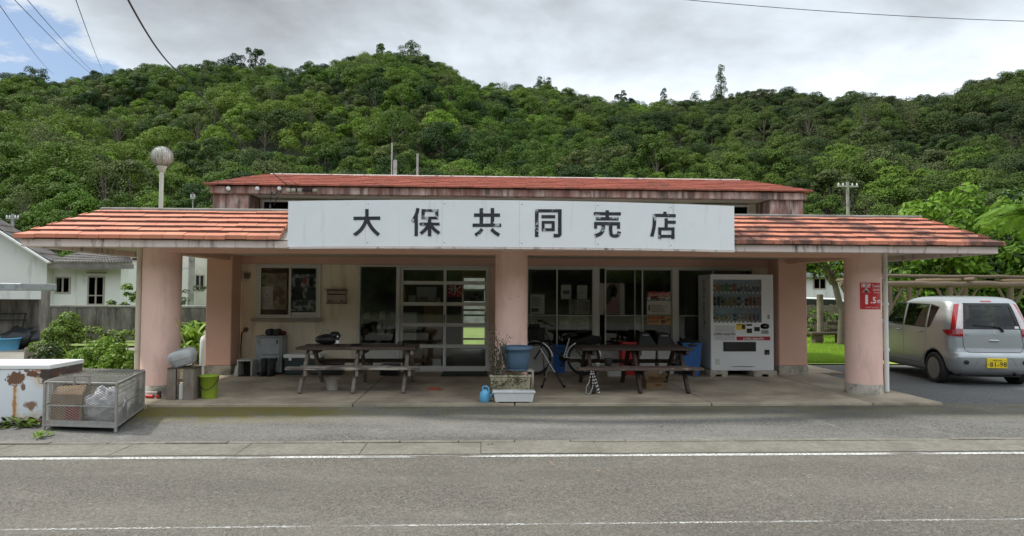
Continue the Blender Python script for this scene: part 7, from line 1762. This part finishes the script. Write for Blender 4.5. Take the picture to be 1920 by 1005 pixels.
for i, (px, y1, Y, lb) in enumerate(((735, 268, 17.0, 'thin tall aerial mast above the middle of the upper roof, leftmost of three'), (741, 300, 17.0, 'short stout pipe beside the tall aerial mast on the upper roof'), (783, 288, 17.5, 'thin aerial mast above the upper roof, right of the pair'))):
    p = P(px, y1, Y); simple('aerial_mast', lb, 'aerial', lambda mb: mb.tube([(p.x, Y, 3.6), (p.x, Y, p.z)], (.018, .05, .028)[i], 8), [M['galv']])
def wire(label, pts, r_, sag=.0):
    mb = MB(); pts = [Vector(p) for p in pts]; q = []
    for a, b in zip(pts, pts[1:]):
        for i in range(14): s = i/14; q.append(a.lerp(b, s) - Vector((0,0,sag*4*s*(1-s))))
    q.append(pts[-1]); mb.tube(q, r_, 5); return tag(mb.build('overhead_wire', M['black']), label, 'wire')
wire('thin wire at the far left running down to the left end of the ridge', [P(-20, -18, 20), P(100, 138, 90)], .013, .3)
wire('thin wire second from the left, running down towards the ridge', [P(10, -18, 20), P(186, 148, 100)], .014, .3)
wire('thin wire third from the left, meeting its neighbour at the ridge', [P(36, -18, 20), P(192, 148, 100)], .013, .3)
wire('thin wire fourth from the left, ending above the ridge near the globe lamp', [P(136, -18, 20), P(198, 142, 100)], .014, .3)
cab_end = P(545, 352, 12.55)
wire('thick dark cable running from the top left down to the upper fascia', [P(230, -20, 4.5), P(345, 140, 8.0), cab_end], .0075, .10)
wire('thin cable beside the thick one, reaching the upper fascia', [P(335, 130, 10.0), P(565, 352, 12.55)], .0035, .12)
wire('long thin wire crossing the sky at the top right', [P(1270, -2, 30), P(1960, 41, 30)], .016, .15)
# globes and conduits on the upper fascia
fy_ = UY - .105
for px, lb in ((430, 'white ball fitting on the upper fascia, leftmost of three'), (484, 'white ball fitting on the upper fascia, middle of three'), (525, 'white ball fitting on the upper fascia where the cable lands')):
    p = P(px, 354, fy_); simple('ball_fitting', lb, 'fitting', lambda mb: (mb.ball((p.x, fy_ - .045, p.z), .042, nu=18, nv=12), mb.tube([(p.x, fy_ - .03, p.z), (p.x, fy_, p.z)], .015, 8)), [M['white']], 'white ball fittings on the upper fascia')
def conduit(mb):
    a, b = P(541, 357, fy_), P(594, 357, fy_); mb.tube([(a.x, fy_ - .03, a.z), (b.x, fy_ - .03, a.z)], .022, 8, 0)
    for s in (.02, .2, .42, .95): x = a.x + (b.x-a.x)*s; mb.lathe((x, fy_ - .03, a.z), [(.035,-.04),(.042,0),(.035,.04)], 10, 1, ax=Euler((0,PI/2,0)).to_matrix())
simple('cable_conduit', 'short dark conduit with pale clamps on the upper fascia', 'conduit', conduit, [M['rubber'], M['plinth']])
def droop(mb):
    a = P(525, 356, fy_); mb.tube(smooth([(a.x, fy_ - .05, a.z), (a.x - .08, fy_ - .1, a.z - .12), (a.x - .14, fy_ - .05, a.z - .05), (a.x - .16, fy_ - .05, a.z - .35)], 6), .008, 5); mb.tube(smooth([(a.x + .05, fy_ - .05, a.z), (a.x - .02, fy_ - .12, a.z - .18), (a.x - .09, fy_ - .06, a.z - .30)], 6), .007, 5)
    mb.lathe((a.x - .16, fy_ - .05, a.z - .40), [(.02,0),(.025,.1),(.01,.12)], 8)
simple('drop_cables', 'tangle of drooping cables below the white ball fittings', 'cable', droop, [M['black']])

def ob(mb): a, b = P(800, 540, 30), P(960, 540, 30); mb.box(a.x, b.x, 30, 32, 0, P(890, 516, 30).z)
simple('outbuilding', 'grey outbuilding glimpsed through the far back door of the shop', 'building', ob, [M['cement']], bevel=.02)
for i, (px, py) in enumerate(((1031, 868), (971, 895), (1120, 884), (830, 792), (1240, 800))):
    q = G(px, py, .02); rr = random.Random(i); a = rr.uniform(0, 3)
    simple('fallen_leaf', 'small brown fallen leaf on the asphalt before the shop', 'leaf', lambda mb: mb.raw([q + Vector((math.cos(a + t_) * .03 * k_, math.sin(a + t_) * .03 * k_, .002 + h_)) for t_, k_, h_ in ((0,1,.0),(1.2,.45,.008),(3.14,1,.002),(4.4,.45,.010))], [(0,1,2,3)]), [M['carton']], 'fallen leaves on the asphalt')
